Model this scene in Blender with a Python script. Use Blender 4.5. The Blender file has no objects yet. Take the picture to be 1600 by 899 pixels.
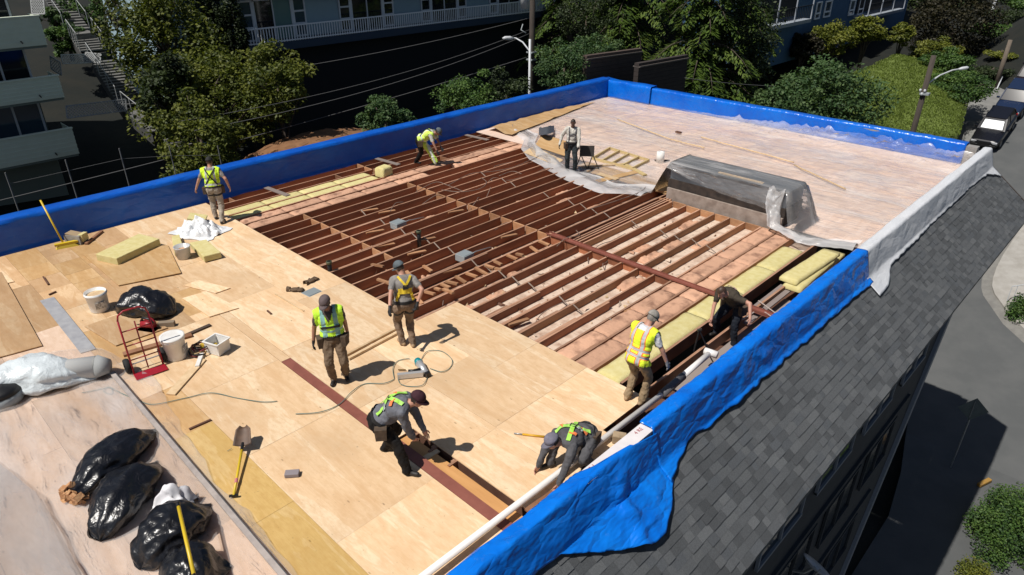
import bpy, bmesh, math, random
import numpy as np
from mathutils import Vector, Matrix, noise as mnoise
from mathutils.bvhtree import BVHTree

scene = bpy.context.scene
COL = scene.collection
R_ = math.radians
# ------------------------------------------------------------------ camera
CAM_H = 7.0                      # metres above the roof deck (deck top is z = 0)
CR = ((0.71957558, -0.32497882, 0.61367724),
      (0.69441328, 0.33536668, -0.63664699),
      (0.00108989, 0.88426125, 0.46699128))
FPX = 1075.42
cam_d = bpy.data.cameras.new('camera')
cam = bpy.data.objects.new('camera', cam_d)
COL.objects.link(cam)
m4 = Matrix(CR).to_4x4()
m4.translation = (0, 0, CAM_H)
cam.matrix_world = m4
cam_d.sensor_width = 36.0
cam_d.lens = FPX / 1600 * 36
cam_d.clip_start = 0.1
cam_d.clip_end = 2000
scene.camera = cam

# ------------------------------------------------------------------ light
SUN_TO = Vector((0.20, 1.0, -1.75)).normalized()       # direction the light travels
sun_d = bpy.data.lights.new('sun', 'SUN')
sun_d.energy = 5.0
sun_d.angle = R_(0.5)
sun_d.color = (1.0, 0.955, 0.89)
sun = bpy.data.objects.new('sun', sun_d)
COL.objects.link(sun)
sun.rotation_euler = SUN_TO.to_track_quat('-Z', 'Y').to_euler()
sun.location = (-5, -20, 60)
world = bpy.data.worlds.new('World')
scene.world = world
world.use_nodes = True
wn = world.node_tree
for n in list(wn.nodes): wn.nodes.remove(n)
sky = wn.nodes.new('ShaderNodeTexSky')
sky.sky_type = 'NISHITA'
sky.sun_disc = False
sky.sun_elevation = math.asin(-SUN_TO.z)
sky.sun_rotation = math.atan2(-SUN_TO.x, -SUN_TO.y)
bg = wn.nodes.new('ShaderNodeBackground')
bg.inputs['Strength'].default_value = 0.05
wo = wn.nodes.new('ShaderNodeOutputWorld')
wn.links.new(sky.outputs[0], bg.inputs['Color'])
wn.links.new(bg.outputs[0], wo.inputs['Surface'])
scene.view_settings.view_transform = 'Standard'
scene.view_settings.look = 'None'
scene.view_settings.exposure = 0.0
scene.view_settings.gamma = 1.0
scene.cycles.max_bounces = 6
scene.cycles.diffuse_bounces = 3
scene.cycles.glossy_bounces = 2
scene.cycles.transmission_bounces = 3
scene.cycles.transparent_max_bounces = 6

# ------------------------------------------------------------------ point helpers (pixel of the 1600 px photo -> point on a surface)
_C = np.array(CR)
def ray(x, y):
    return _C @ np.array([x - 800.0, 449.5 - y, -FPX])
def G(x, y, z=0.0):
    d = ray(x, y); t = (z - CAM_H) / d[2]
    return Vector((d[0] * t, d[1] * t, z))
def GX(x, y, X):
    d = ray(x, y); t = X / d[0]
    return Vector((X, d[1] * t, CAM_H + d[2] * t))
def GY(x, y, Y):
    d = ray(x, y); t = Y / d[1]
    return Vector((d[0] * t, Y, CAM_H + d[2] * t))
def GD(x, y, D):
    d = ray(x, y) * (D / FPX)
    return Vector((d[0], d[1], CAM_H + d[2]))
ROAD_Z0, ROAD_S, ROAD_Y0 = -14.0, 0.27, 31.0
def road_z(y):
    return ROAD_Z0 + ROAD_S * max(0.0, y - ROAD_Y0)
def GR(x, y):
    d = ray(x, y); t = (ROAD_Z0 - ROAD_S * ROAD_Y0 - CAM_H) / (d[2] - ROAD_S * d[1])
    p = Vector((d[0] * t, d[1] * t, CAM_H + d[2] * t))
    if p.y < ROAD_Y0: return G(x, y, ROAD_Z0)
    return p

# ------------------------------------------------------------------ mesh helpers
def tag(o, label=None, cat=None, group=None, kind=None):
    if label: o['label'] = label
    if cat: o['category'] = cat
    if group: o['group'] = group
    if kind: o['kind'] = kind
    return o
def empty(name, loc=(0, 0, 0), rz=0.0, label=None, cat=None, group=None):
    o = bpy.data.objects.new(name, None)
    COL.objects.link(o)
    o.location = loc
    o.rotation_euler = (0, 0, rz)
    o.empty_display_size = 0.1
    return tag(o, label, cat, group)
def rotm(rx=0, ry=0, rz=0):
    return Matrix.Rotation(rz, 3, 'Z') @ Matrix.Rotation(ry, 3, 'Y') @ Matrix.Rotation(rx, 3, 'X')
class MB:
    def __init__(s):
        s.v = []; s.f = []; s.m = []
    def add(s, vs, fs, mi=0):
        b = len(s.v)
        s.v.extend([tuple(p) for p in vs])
        s.f.extend([tuple(b + i for i in f) for f in fs])
        s.m.extend([mi] * len(fs))
        return s
    def box(s, c, size, rot=None, mi=0, taper=1.0):
        c = Vector(c); hx, hy, hz = size[0] / 2, size[1] / 2, size[2] / 2
        vs = []
        for z, k in ((-hz, 1.0), (hz, taper)):
            for x, y in ((-hx, -hy), (hx, -hy), (hx, hy), (-hx, hy)):
                p = Vector((x * k, y * k, z))
                vs.append(c + (rot @ p if rot else p))
        return s.add(vs, [(0, 3, 2, 1), (4, 5, 6, 7), (0, 1, 5, 4), (1, 2, 6, 5), (2, 3, 7, 6), (3, 0, 4, 7)], mi)
    def bar(s, p, q, w, h, mi=0, up=(0, 0, 1), h2=None, w2=None):
        p = Vector(p); q = Vector(q); d = (q - p).normalized(); up = Vector(up)
        sd = d.cross(up)
        if sd.length < 1e-4: sd = d.cross(Vector((1, 0, 0)))
        sd.normalize(); u = sd.cross(d)
        vs = []
        for c, ww, hh in ((p, w, h), (q, w2 or w, h2 or h)):
            for a, b in ((-1, -1), (1, -1), (1, 1), (-1, 1)):
                vs.append(c + sd * (a * ww / 2) + u * (b * hh / 2))
        return s.add(vs, [(0, 1, 2, 3), (4, 7, 6, 5), (0, 4, 5, 1), (1, 5, 6, 2), (2, 6, 7, 3), (3, 7, 4, 0)], mi)
    def tube(s, pts, r, n=8, mi=0, cap=True, closed=False):
        pts = [Vector(p) for p in pts]; N = len(pts)
        rs = r if isinstance(r, (list, tuple)) else [r] * N
        ref = None; rings = []
        for i, p in enumerate(pts):
            if closed: d = pts[(i + 1) % N] - pts[i - 1]
            else: d = pts[min(i + 1, N - 1)] - pts[max(i - 1, 0)]
            if d.length < 1e-9: d = Vector((0, 0, 1))
            d.normalize()
            if ref is None or abs(ref.dot(d)) > 0.98:
                ref = Vector((0, 0, 1)) if abs(d.z) < 0.9 else Vector((1, 0, 0))
            a = d.cross(ref).normalized(); b = d.cross(a).normalized()
            ref = a.cross(d)
            rings.append([p + (a * math.cos(2 * math.pi * k / n) + b * math.sin(2 * math.pi * k / n)) * rs[i] for k in range(n)])
        vs = [q for rg in rings for q in rg]; fs = []
        M_ = N if closed else N - 1
        for i in range(M_):
            j = (i + 1) % N
            for k in range(n):
                l = (k + 1) % n
                fs.append((i * n + k, i * n + l, j * n + l, j * n + k))
        if cap and not closed:
            fs.append(tuple(range(n))[::-1]); fs.append(tuple((N - 1) * n + k for k in range(n)))
        return s.add(vs, fs, mi)
    def lathe(s, prof, c=(0, 0, 0), n=20, mi=0, rot=None):
        c = Vector(c); vs = []; fs = []
        for r, z in prof:
            for k in range(n):
                p = Vector((r * math.cos(2 * math.pi * k / n), r * math.sin(2 * math.pi * k / n), z))
                vs.append(c + (rot @ p if rot else p))
        for i in range(len(prof) - 1):
            for k in range(n):
                l = (k + 1) % n
                fs.append((i * n + k, i * n + l, (i + 1) * n + l, (i + 1) * n + k))
        return s.add(vs, fs, mi)
    def prism(s, poly, z0, z1, mi=0):
        n = len(poly)
        vs = [(p[0], p[1], z0) for p in poly] + [(p[0], p[1], z1) for p in poly]
        fs = [tuple(range(n))[::-1], tuple(range(n, 2 * n))] + [(i, (i + 1) % n, n + (i + 1) % n, n + i) for i in range(n)]
        return s.add(vs, fs, mi)
    def grid(s, fn, nu, nv, mi=0):
        vs = [fn(i / nu, j / nv) for j in range(nv + 1) for i in range(nu + 1)]
        fs = [(j * (nu + 1) + i, j * (nu + 1) + i + 1, (j + 1) * (nu + 1) + i + 1, (j + 1) * (nu + 1) + i) for j in range(nv) for i in range(nu)]
        return s.add(vs, fs, mi)
    def mesh(s, name, mats, smooth=False):
        me = bpy.data.meshes.new(name)
        me.from_pydata(s.v, [], s.f)
        for m in (mats if isinstance(mats, (list, tuple)) else [mats]): me.materials.append(m)
        if max(s.m, default=0) > 0: me.polygons.foreach_set('material_index', s.m)
        if smooth: me.polygons.foreach_set('use_smooth', [True] * len(me.polygons))
        me.update()
        return me
    def build(s, name, mats, parent=None, smooth=False, loc=None, rz=0.0):
        return link(name, s.mesh(name, mats, smooth), parent, loc, rz)
def link(name, me, parent=None, loc=None, rz=0.0):
    o = bpy.data.objects.new(name, me)
    COL.objects.link(o)
    if parent: o.parent = parent
    if loc is not None: o.location = loc
    if rz: o.rotation_euler = (0, 0, rz)
    return o
def bevel(o, w=0.01, seg=2):
    m = o.modifiers.new('bevel', 'BEVEL'); m.width = w; m.segments = seg; m.limit_method = 'ANGLE'; m.angle_limit = R_(40)
    return o
def fast_mesh(name, V, F4, mats, midx=None, smooth=False):
    """numpy quads to mesh"""
    me = bpy.data.meshes.new(name)
    V = np.asarray(V, np.float32); F4 = np.asarray(F4, np.int32); k = F4.shape[1]
    me.vertices.add(len(V)); me.vertices.foreach_set('co', V.ravel())
    me.loops.add(F4.size); me.loops.foreach_set('vertex_index', F4.ravel())
    me.polygons.add(len(F4)); me.polygons.foreach_set('loop_start', np.arange(0, F4.size, k, dtype=np.int32))
    for m in (mats if isinstance(mats, (list, tuple)) else [mats]): me.materials.append(m)
    if midx is not None: me.polygons.foreach_set('material_index', np.asarray(midx, np.int32))
    if smooth: me.polygons.foreach_set('use_smooth', np.ones(len(F4), bool))
    me.update(); me.validate()
    return me
def nz(x, y, z=0.0, o=2):
    return mnoise.fractal(Vector((x, y, z)), 0.6, 2.0, o)

# ------------------------------------------------------------------ materials
MATS = {}
def _new(name):
    m = bpy.data.materials.new(name); m.use_nodes = True
    nt = m.node_tree; b = nt.nodes['Principled BSDF']
    return m, nt, b
def N(nt, typ, **kw):
    n = nt.nodes.new(typ)
    for k, v in kw.items():
        if hasattr(n, k) and not k.startswith('i_'): setattr(n, k, v)
    return n
def ramp(nt, fac, stops):
    r = nt.nodes.new('ShaderNodeValToRGB')
    el = r.color_ramp.elements
    el[0].position, el[0].color = stops[0][0], (*stops[0][1], 1)
    el[1].position, el[1].color = stops[-1][0], (*stops[-1][1], 1)
    for p, c in stops[1:-1]:
        e = el.new(p); e.color = (*c, 1)
    nt.links.new(fac, r.inputs[0])
    return r
def noise_node(nt, vec, scale, detail=4, rough=.55, dist=0.0):
    n = nt.nodes.new('ShaderNodeTexNoise')
    n.inputs['Scale'].default_value = scale; n.inputs['Detail'].default_value = detail
    n.inputs['Roughness'].default_value = rough; n.inputs['Distortion'].default_value = dist
    nt.links.new(vec, n.inputs['Vector'])
    return n
def coord(nt, stretch=(1, 1, 1), objspace=False, shift=False, rotz=0.0):
    if objspace:
        c = nt.nodes.new('ShaderNodeTexCoord').outputs['Object']
    else:
        c = nt.nodes.new('ShaderNodeNewGeometry').outputs['Position']
    mp = nt.nodes.new('ShaderNodeMapping'); mp.inputs['Scale'].default_value = stretch
    mp.inputs['Rotation'].default_value = (0, 0, rotz)
    nt.links.new(c, mp.inputs['Vector'])
    out = mp.outputs[0]
    if shift:
        oi = nt.nodes.new('ShaderNodeObjectInfo')
        mm = nt.nodes.new('ShaderNodeMath'); mm.operation = 'MULTIPLY'; mm.inputs[1].default_value = 37.0
        nt.links.new(oi.outputs['Random'], mm.inputs[0])
        va = nt.nodes.new('ShaderNodeVectorMath'); va.operation = 'ADD'
        nt.links.new(out, va.inputs[0]); nt.links.new(mm.outputs[0], va.inputs[1])
        out = va.outputs[0]
    return out
def value_jitter(nt, colsock, amt):
    oi = nt.nodes.new('ShaderNodeObjectInfo')
    mr = nt.nodes.new('ShaderNodeMapRange'); mr.inputs[3].default_value = 1 - amt; mr.inputs[4].default_value = 1 + amt
    nt.links.new(oi.outputs['Random'], mr.inputs[0])
    h = nt.nodes.new('ShaderNodeHueSaturation')
    nt.links.new(mr.outputs[0], h.inputs['Value']); nt.links.new(colsock, h.inputs['Color'])
    return h.outputs[0]
def M(name, c1, c2=None, rough=.7, scale=4.0, stretch=(1, 1, 1), bump=0.0, bscale=40.0, metal=0.0, rnd=0.0, detail=4, spec=.5, obj=False, lo=.35, hi=.65, bstretch=None, shift=False):
    if name in MATS: return MATS[name]
    m, nt, b = _new(name)
    b.inputs['Roughness'].default_value = rough
    b.inputs['Metallic'].default_value = metal
    b.inputs['Specular IOR Level'].default_value = spec
    b.inputs['Base Color'].default_value = (*c1, 1)
    out = None
    if c2 is not None:
        n = noise_node(nt, coord(nt, stretch, obj, shift), scale, detail)
        out = ramp(nt, n.outputs[0], [(lo, c1), (hi, c2)]).outputs[0]
    if rnd > 0:
        if out is None:
            rgb = nt.nodes.new('ShaderNodeRGB'); rgb.outputs[0].default_value = (*c1, 1); out = rgb.outputs[0]
        out = value_jitter(nt, out, rnd)
    if out is not None: nt.links.new(out, b.inputs['Base Color'])
    if bump > 0:
        n2 = noise_node(nt, coord(nt, bstretch or stretch, obj), bscale, 5)
        bp = nt.nodes.new('ShaderNodeBump'); bp.inputs['Strength'].default_value = bump; bp.inputs['Distance'].default_value = 0.02
        nt.links.new(n2.outputs[0], bp.inputs['Height']); nt.links.new(bp.outputs[0], b.inputs['Normal'])
    MATS[name] = m
    return m
def mixc(nt, fac, a, b, mode='MIX'):
    x = nt.nodes.new('ShaderNodeMix'); x.data_type = 'RGBA'; x.blend_type = mode
    for s, v in ((0, fac), (6, a), (7, b)):
        if isinstance(v, (int, float)): x.inputs[s].default_value = v
        elif isinstance(v, tuple): x.inputs[s].default_value = (*v, 1)
        else: nt.links.new(v, x.inputs[s])
    return x.outputs[2]
def plywood(name, base, light, dark, grain=(0.35, 2.2, 1), jitter=.10, patch=.5, stain=0.5):
    m, nt, b = _new(name)
    b.inputs['Roughness'].default_value = .62
    b.inputs['Specular IOR Level'].default_value = .3
    v = coord(nt, grain, shift=True)
    n1 = noise_node(nt, v, 1.0, 4, .55, .9)          # cathedral veneer figure
    c = ramp(nt, n1.outputs[0], [(.30, dark), (.44, base), (.53, base), (.545, light), (.72, light)]).outputs[0]
    n2 = noise_node(nt, coord(nt, (grain[0] * 2, grain[1] * 9, 1), shift=True), 6, 5, .65)   # fine grain
    c = mixc(nt, .32, c, ramp(nt, n2.outputs[0], [(.3, dark), (.7, light)]).outputs[0])
    vo = nt.nodes.new('ShaderNodeTexVoronoi'); vo.inputs['Scale'].default_value = 2.6; vo.inputs['Randomness'].default_value = 1
    nt.links.new(coord(nt, (grain[0] * 2.2, grain[1] * .9, 1), shift=True), vo.inputs['Vector'])
    kn = ramp(nt, vo.outputs['Distance'], [(.03, (1, 1, 1)), (.075, (0, 0, 0))])
    c = mixc(nt, kn.outputs[0], c, tuple(x * .45 for x in dark))      # knots
    n3 = noise_node(nt, coord(nt), .55, 5, .6)                        # trodden-in dirt
    dirt = ramp(nt, n3.outputs[0], [(.45, (0, 0, 0)), (.75, (stain, stain, stain))])
    c = mixc(nt, dirt.outputs[0], c, tuple(x * .62 for x in base))
    n4 = noise_node(nt, coord(nt), 22, 3, .6)
    sp = ramp(nt, n4.outputs[0], [(.66, (0, 0, 0)), (.74, (.5, .5, .5))])
    c = mixc(nt, sp.outputs[0], c, (.12, .085, .06))
    n5 = noise_node(nt, coord(nt, (grain[0] * 4, grain[1] * 1.6, 1), shift=True), 3.2, 5, .68)   # mottled veneer
    c = mixc(nt, ramp(nt, n5.outputs[0], [(.42, (0, 0, 0)), (.66, (.55, .55, .55))]).outputs[0], c, tuple(x * k for x, k in zip(base, (.80, .72, .62))))
    c = value_jitter(nt, c, jitter)
    nt.links.new(c, b.inputs['Base Color'])
    bp = nt.nodes.new('ShaderNodeBump'); bp.inputs['Strength'].default_value = .25; bp.inputs['Distance'].default_value = .01
    nt.links.new(n2.outputs[0], bp.inputs['Height']); nt.links.new(bp.outputs[0], b.inputs['Normal'])
    MATS[name] = m
    return m
def crease(nt, stretch, scale, warp=.35, width=.22):
    """crumpled-sheet height: flat facets meeting in sharp creases"""
    v = coord(nt, stretch)
    n = noise_node(nt, v, scale * .8, 3, .6)
    sc = nt.nodes.new('ShaderNodeVectorMath'); sc.operation = 'SCALE'; sc.inputs[3].default_value = warp / scale * 2.2
    nt.links.new(n.outputs['Color'], sc.inputs[0])
    ad = nt.nodes.new('ShaderNodeVectorMath'); ad.operation = 'ADD'
    nt.links.new(v, ad.inputs[0]); nt.links.new(sc.outputs[0], ad.inputs[1])
    vo = nt.nodes.new('ShaderNodeTexVoronoi'); vo.feature = 'DISTANCE_TO_EDGE'; vo.inputs['Scale'].default_value = scale
    nt.links.new(ad.outputs[0], vo.inputs['Vector'])
    mr = nt.nodes.new('ShaderNodeMapRange'); mr.inputs[2].default_value = width; nt.links.new(vo.outputs['Distance'], mr.inputs[0])
    return mr.outputs[0]
def addm(nt, a, b_, k):
    m = nt.nodes.new('ShaderNodeMath'); m.operation = 'MULTIPLY_ADD'; m.inputs[1].default_value = k
    nt.links.new(b_, m.inputs[0]); nt.links.new(a, m.inputs[2]); return m.outputs[0]
def tarp_mat(name, c1, c2, rough=.36, trans=0.0, bstr=.42, cs=1.7, ck=.35):
    m, nt, b = _new(name)
    v = coord(nt)
    n1 = noise_node(nt, v, 1.2, 5, .6)
    c = ramp(nt, n1.outputs[0], [(.35, c1), (.65, c2)]).outputs[0]
    n9 = noise_node(nt, v, 9, 4, .7)
    c = mixc(nt, ramp(nt, n9.outputs[0], [(.62, (0, 0, 0)), (.80, (.25, .25, .25))]).outputs[0], c, (.22, .28, .36))   # dust and scuffs
    nt.links.new(c, b.inputs['Base Color'])
    b.inputs['Roughness'].default_value = rough
    b.inputs['Specular IOR Level'].default_value = .45
    n2 = noise_node(nt, coord(nt, (1, .45, .8)), 2.2, 3, .5, .6).outputs[0]
    h = addm(nt, n2, crease(nt, (1, .40, .8), cs, .6, .35), ck)
    bp = nt.nodes.new('ShaderNodeBump'); bp.inputs['Strength'].default_value = bstr; bp.inputs['Distance'].default_value = .055
    nt.links.new(h, bp.inputs['Height']); nt.links.new(bp.outputs[0], b.inputs['Normal'])
    if trans > 0:
        tr = nt.nodes.new('ShaderNodeBsdfTranslucent'); nt.links.new(c, tr.inputs['Color'])
        mx = nt.nodes.new('ShaderNodeMixShader'); mx.inputs[0].default_value = trans
        out = nt.nodes['Material Output']
        nt.links.new(b.outputs[0], mx.inputs[1]); nt.links.new(tr.outputs[0], mx.inputs[2]); nt.links.new(mx.outputs[0], out.inputs['Surface'])
    MATS[name] = m
    return m
def film_mat(name, dens_lo=.15, dens_hi=.6, scale=1.2, tint=(.88, .86, .86), bstr=.35, gr=.24, ior=1.35):
    """clear polythene: mostly transparent, glossy, milky in noise patches that also paint in white glare"""
    m, nt, b = _new(name)
    n1 = noise_node(nt, coord(nt, (.40, 1.5, 1)), scale, 4, .6, .8)
    fac = ramp(nt, n1.outputs[0], [(.36, (dens_lo,) * 3), (.54, (dens_lo * .65 + dens_hi * .35,) * 3), (.70, (dens_hi,) * 3)])  # milky patches also put glare and haze into the film
    h0 = noise_node(nt, coord(nt, (.5, 1.8, 1)), 3.0, 4, .6, 1.0).outputs[0]
    bp = nt.nodes.new('ShaderNodeBump'); bp.inputs['Strength'].default_value = bstr; bp.inputs['Distance'].default_value = .06
    nt.links.new(h0, bp.inputs['Height'])
    df = nt.nodes.new('ShaderNodeBsdfDiffuse'); df.inputs['Color'].default_value = (*tint, 1)
    nt.links.new(bp.outputs[0], df.inputs['Normal'])
    tl = nt.nodes.new('ShaderNodeBsdfTranslucent'); tl.inputs['Color'].default_value = (*tint, 1)
    md = nt.nodes.new('ShaderNodeMixShader'); md.inputs[0].default_value = .35
    nt.links.new(df.outputs[0], md.inputs[1]); nt.links.new(tl.outputs[0], md.inputs[2])
    tp = nt.nodes.new('ShaderNodeBsdfTransparent'); tp.inputs['Color'].default_value = (.97, .97, .97, 1)
    mx = nt.nodes.new('ShaderNodeMixShader')
    nt.links.new(fac.outputs[0], mx.inputs[0]); nt.links.new(tp.outputs[0], mx.inputs[1]); nt.links.new(md.outputs[0], mx.inputs[2])
    gl = nt.nodes.new('ShaderNodeBsdfGlossy'); gl.inputs['Roughness'].default_value = gr
    nt.links.new(bp.outputs[0], gl.inputs['Normal'])
    fr = nt.nodes.new('ShaderNodeFresnel'); fr.inputs['IOR'].default_value = ior
    nt.links.new(bp.outputs[0], fr.inputs['Normal'])
    mx2 = nt.nodes.new('ShaderNodeMixShader')
    nt.links.new(fr.outputs[0], mx2.inputs[0]); nt.links.new(mx.outputs[0], mx2.inputs[1]); nt.links.new(gl.outputs[0], mx2.inputs[2])
    nt.links.new(mx2.outputs[0], nt.nodes['Material Output'].inputs['Surface'])
    MATS[name] = m
    return m
def glass_mat(name, c, rough=.06):
    return M(name, c, rough=rough, spec=.9)

random.seed(7)
PLY = plywood('ply_new', (.70, .49, .295), (.77, .60, .405), (.60, .38, .20), jitter=.15)
PLY2 = plywood('ply_dirty', (.54, .345, .185), (.64, .455, .275), (.43, .255, .125), jitter=.20, stain=.7)
PLYY = plywood('ply_yellow', (.55, .36, .125), (.62, .44, .20), (.47, .29, .09), jitter=.05, stain=.4)
PLYN = plywood('ply_near', (.60, .445, .335), (.68, .52, .405), (.50, .345, .245), jitter=.16, stain=.5)
PLYP = plywood('ply_pale', (.72, .55, .455), (.78, .63, .54), (.64, .47, .375), grain=(2.2, .35, 1), jitter=.05, stain=.4)
OSB = plywood('osb', (.50, .31, .14), (.56, .38, .20), (.42, .25, .11), jitter=.10, stain=.35)
JOIST = M('old_fir', (.235, .080, .038), (.36, .140, .066), rough=.75, scale=2.2, stretch=(3, .35, 3), bump=.3, bscale=30, rnd=.35, shift=True, lo=.3, hi=.7)
JOISTL = M('old_fir_pale', (.33, .16, .075), (.42, .225, .115), rough=.75, scale=2.2, stretch=(3, .35, 3), bump=.3, bscale=30, rnd=.25, shift=True)
DUSTY = M('dusty_joist_top', (.40, .23, .15), (.30, .155, .09), rough=.95, scale=3, stretch=(3, .6, 3), rnd=.25, shift=True)
CEILD = M('dark_ceiling_board', (.38, .22, .145), (.48, .34, .26), rough=.95, scale=3.5, bump=.5, bscale=25, lo=.45, hi=.70)  # darker copy of the ceiling boards, left bays' shade in the colour
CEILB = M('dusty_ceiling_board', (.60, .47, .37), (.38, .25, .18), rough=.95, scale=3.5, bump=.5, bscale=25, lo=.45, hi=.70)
DARKW = M('dark_wood', (.085, .035, .02), (.13, .06, .035), rough=.8, scale=3)
RUST = M('red_oxide_steel', (.25, .085, .06), (.20, .065, .045), rough=.55, scale=4, bump=.1)
LUMB = M('new_lumber', (.62, .46, .28), (.52, .36, .20), rough=.65, scale=3, stretch=(3, 3, 3), rnd=.12)
LUMBD = M('old_lumber', (.26, .13, .07), (.19, .085, .04), rough=.75, scale=3, rnd=.3)
STEELG = M('galvanised', (.36, .37, .38), (.44, .45, .46), rough=.45, metal=.6, scale=9)
GREYP = M('grey_paint', (.30, .33, .34), rough=.5)
BLACK = M('black_plastic', (.008, .008, .009), rough=.45)
RUBBER = M('black_rubber', (.012, .012, .012), rough=.8)
WHITEP = M('white_plastic', (.75, .74, .72), rough=.4, c2=(.66, .64, .60), scale=6)
PINK = M('kraft_batt', (.24, .125, .08), (.54, .31, .20), rough=.9, scale=3.2, bump=.9, bscale=14, rnd=.14, lo=.30, hi=.50, detail=7)
WOOL = M('mineral_wool', (.56, .48, .20), (.62, .55, .27), rough=.95, scale=9, bump=.7, bscale=60, rnd=.06)
BLUE = tarp_mat('blue_tarp', (.002, .075, .44), (.003, .110, .53), trans=.08, bstr=.7, cs=2.2)  # darker copy of the tarp blue, carrying the left wall's shade
BLUER = tarp_mat('blue_tarp_crinkled_lit', (.002, .145, .66), (.004, .200, .78), trans=.10, rough=.26, bstr=.85, cs=3.4, ck=.5)  # brighter copy of the same blue, sunlight put into the colour
BLUE_LIT = tarp_mat('blue_tarp_sunlit', (.002, .105, .56), (.003, .150, .66), trans=.10, rough=.28, bstr=.6, cs=2.4)  # brighter copy of the tarp blue for the sunlit far edge
WHTARP = tarp_mat('white_tarp', (.82, .84, .87), (.86, .87, .89), rough=.5, trans=.42, bstr=.6, cs=2.6)
FILM = film_mat('clear_polythene', .07, .52, scale=.55, bstr=.6)
FILMF = film_mat('far_polythene', .10, .66, scale=.6, bstr=.6, tint=(.93, .90, .88))
FILMM = film_mat('milky_polythene', .48, .86, scale=1.3, bstr=.3, tint=(.92, .92, .93))
# ================================================================== the building under repair
SLOPE_TOP = Vector((-3.80, 0, -0.03)); SLOPE_DIR = Vector((1.45, 0, -1.12)).normalized(); SLOPE_LEN = 1.83
SLOPE_N = Vector((1.12, 0, 1.45)).normalized()
Y0, Y1 = -6.0, 26.35
bld = empty('apartment_building', (-11.5, 10, -12), 0,
            'flat roofed building with torn up roof deck, exposed joists and grey shingled edge', 'building')
def B(mb, name, mats, smooth=False):          # a part of the building, built in world coordinates
    o = mb.build(name, mats, None, smooth)
    o.parent = bld
    o.matrix_parent_inverse = Matrix.Translation((11.5, -10, 12))
    return o
def Bdup(me, name, loc, rz=0.0, scale=None):
    o = link(name, me); o.parent = bld
    o.matrix_parent_inverse = Matrix.Translation((11.5, -10, 12))
    o.location = loc
    if rz: o.rotation_euler = (0, 0, rz)
    if scale: o.scale = scale
    return o
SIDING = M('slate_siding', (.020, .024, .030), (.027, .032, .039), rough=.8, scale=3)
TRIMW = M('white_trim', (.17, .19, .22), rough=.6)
WINDK = glass_mat('dark_window', (.012, .016, .020))
STUCCO = M('stucco', (.22, .21, .20), (.27, .26, .25), rough=.9, scale=5, bump=.3)
# walls
mb = MB()
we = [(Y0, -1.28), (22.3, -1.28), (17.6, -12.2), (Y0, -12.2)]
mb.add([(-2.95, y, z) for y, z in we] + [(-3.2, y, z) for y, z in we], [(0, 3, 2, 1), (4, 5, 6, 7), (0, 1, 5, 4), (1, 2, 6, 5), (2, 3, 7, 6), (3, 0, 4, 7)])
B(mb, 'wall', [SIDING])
for X in (-19.35,):
    B(MB().box((X, (Y0 + Y1) / 2, -6.2), (.3, Y1 - Y0 - .1, 11.6)), 'wall', STUCCO)
B(MB().box((-12.6, Y1 - .2, -6.2), (13.0, .3, 11.6)), 'wall', STUCCO)
B(MB().box((-11.2, Y0 + .2, -6.2), (15.8, .3, 11.6)), 'wall', STUCCO)
B(MB().box((-6.0, 24.0, -6.2), (.3, 4.0, 11.6)), 'wall', STUCCO)
o = B(MB().bar((-2.93, 22.32, -1.3), (-2.93, 17.62, -12.2), .30, .16, up=(1, 0, 0)), 'corner_trim', TRIMW)
# window bands on the street wall
for zt, zb in ((-2.3, -3.7), (-5.1, -6.5), (-7.9, -9.3)):
    ylim = 22.3 - (-1.28 - zb) * (4.7 / 10.92) - .6
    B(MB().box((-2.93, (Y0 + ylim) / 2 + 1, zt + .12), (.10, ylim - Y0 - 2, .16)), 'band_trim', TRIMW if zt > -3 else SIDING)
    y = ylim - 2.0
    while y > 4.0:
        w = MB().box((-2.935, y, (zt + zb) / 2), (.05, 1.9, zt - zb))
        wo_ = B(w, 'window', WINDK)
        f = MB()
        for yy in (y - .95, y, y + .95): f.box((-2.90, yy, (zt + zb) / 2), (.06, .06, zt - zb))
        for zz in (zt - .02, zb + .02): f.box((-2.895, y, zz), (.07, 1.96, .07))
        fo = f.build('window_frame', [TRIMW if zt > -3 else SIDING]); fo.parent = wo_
        y -= 2.7
# parapets (hidden under the tarps for the most part)
HWRAP = M('house_wrap', (.70, .66, .66), (.64, .60, .60), rough=.5, scale=5)
B(MB().box((-19.32, (Y0 + Y1) / 2, .20), (.34, Y1 - Y0, 1.12)), 'parapet', STUCCO)
B(MB().box((-11.75, Y1 - .02, .12), (14.9, .3, .96)), 'parapet', STUCCO)
B(MB().box((-4.05, (Y0 + Y1) / 2, .08), (.20, Y1 - Y0 - .5, .96)), 'parapet', [HWRAP])
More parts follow.
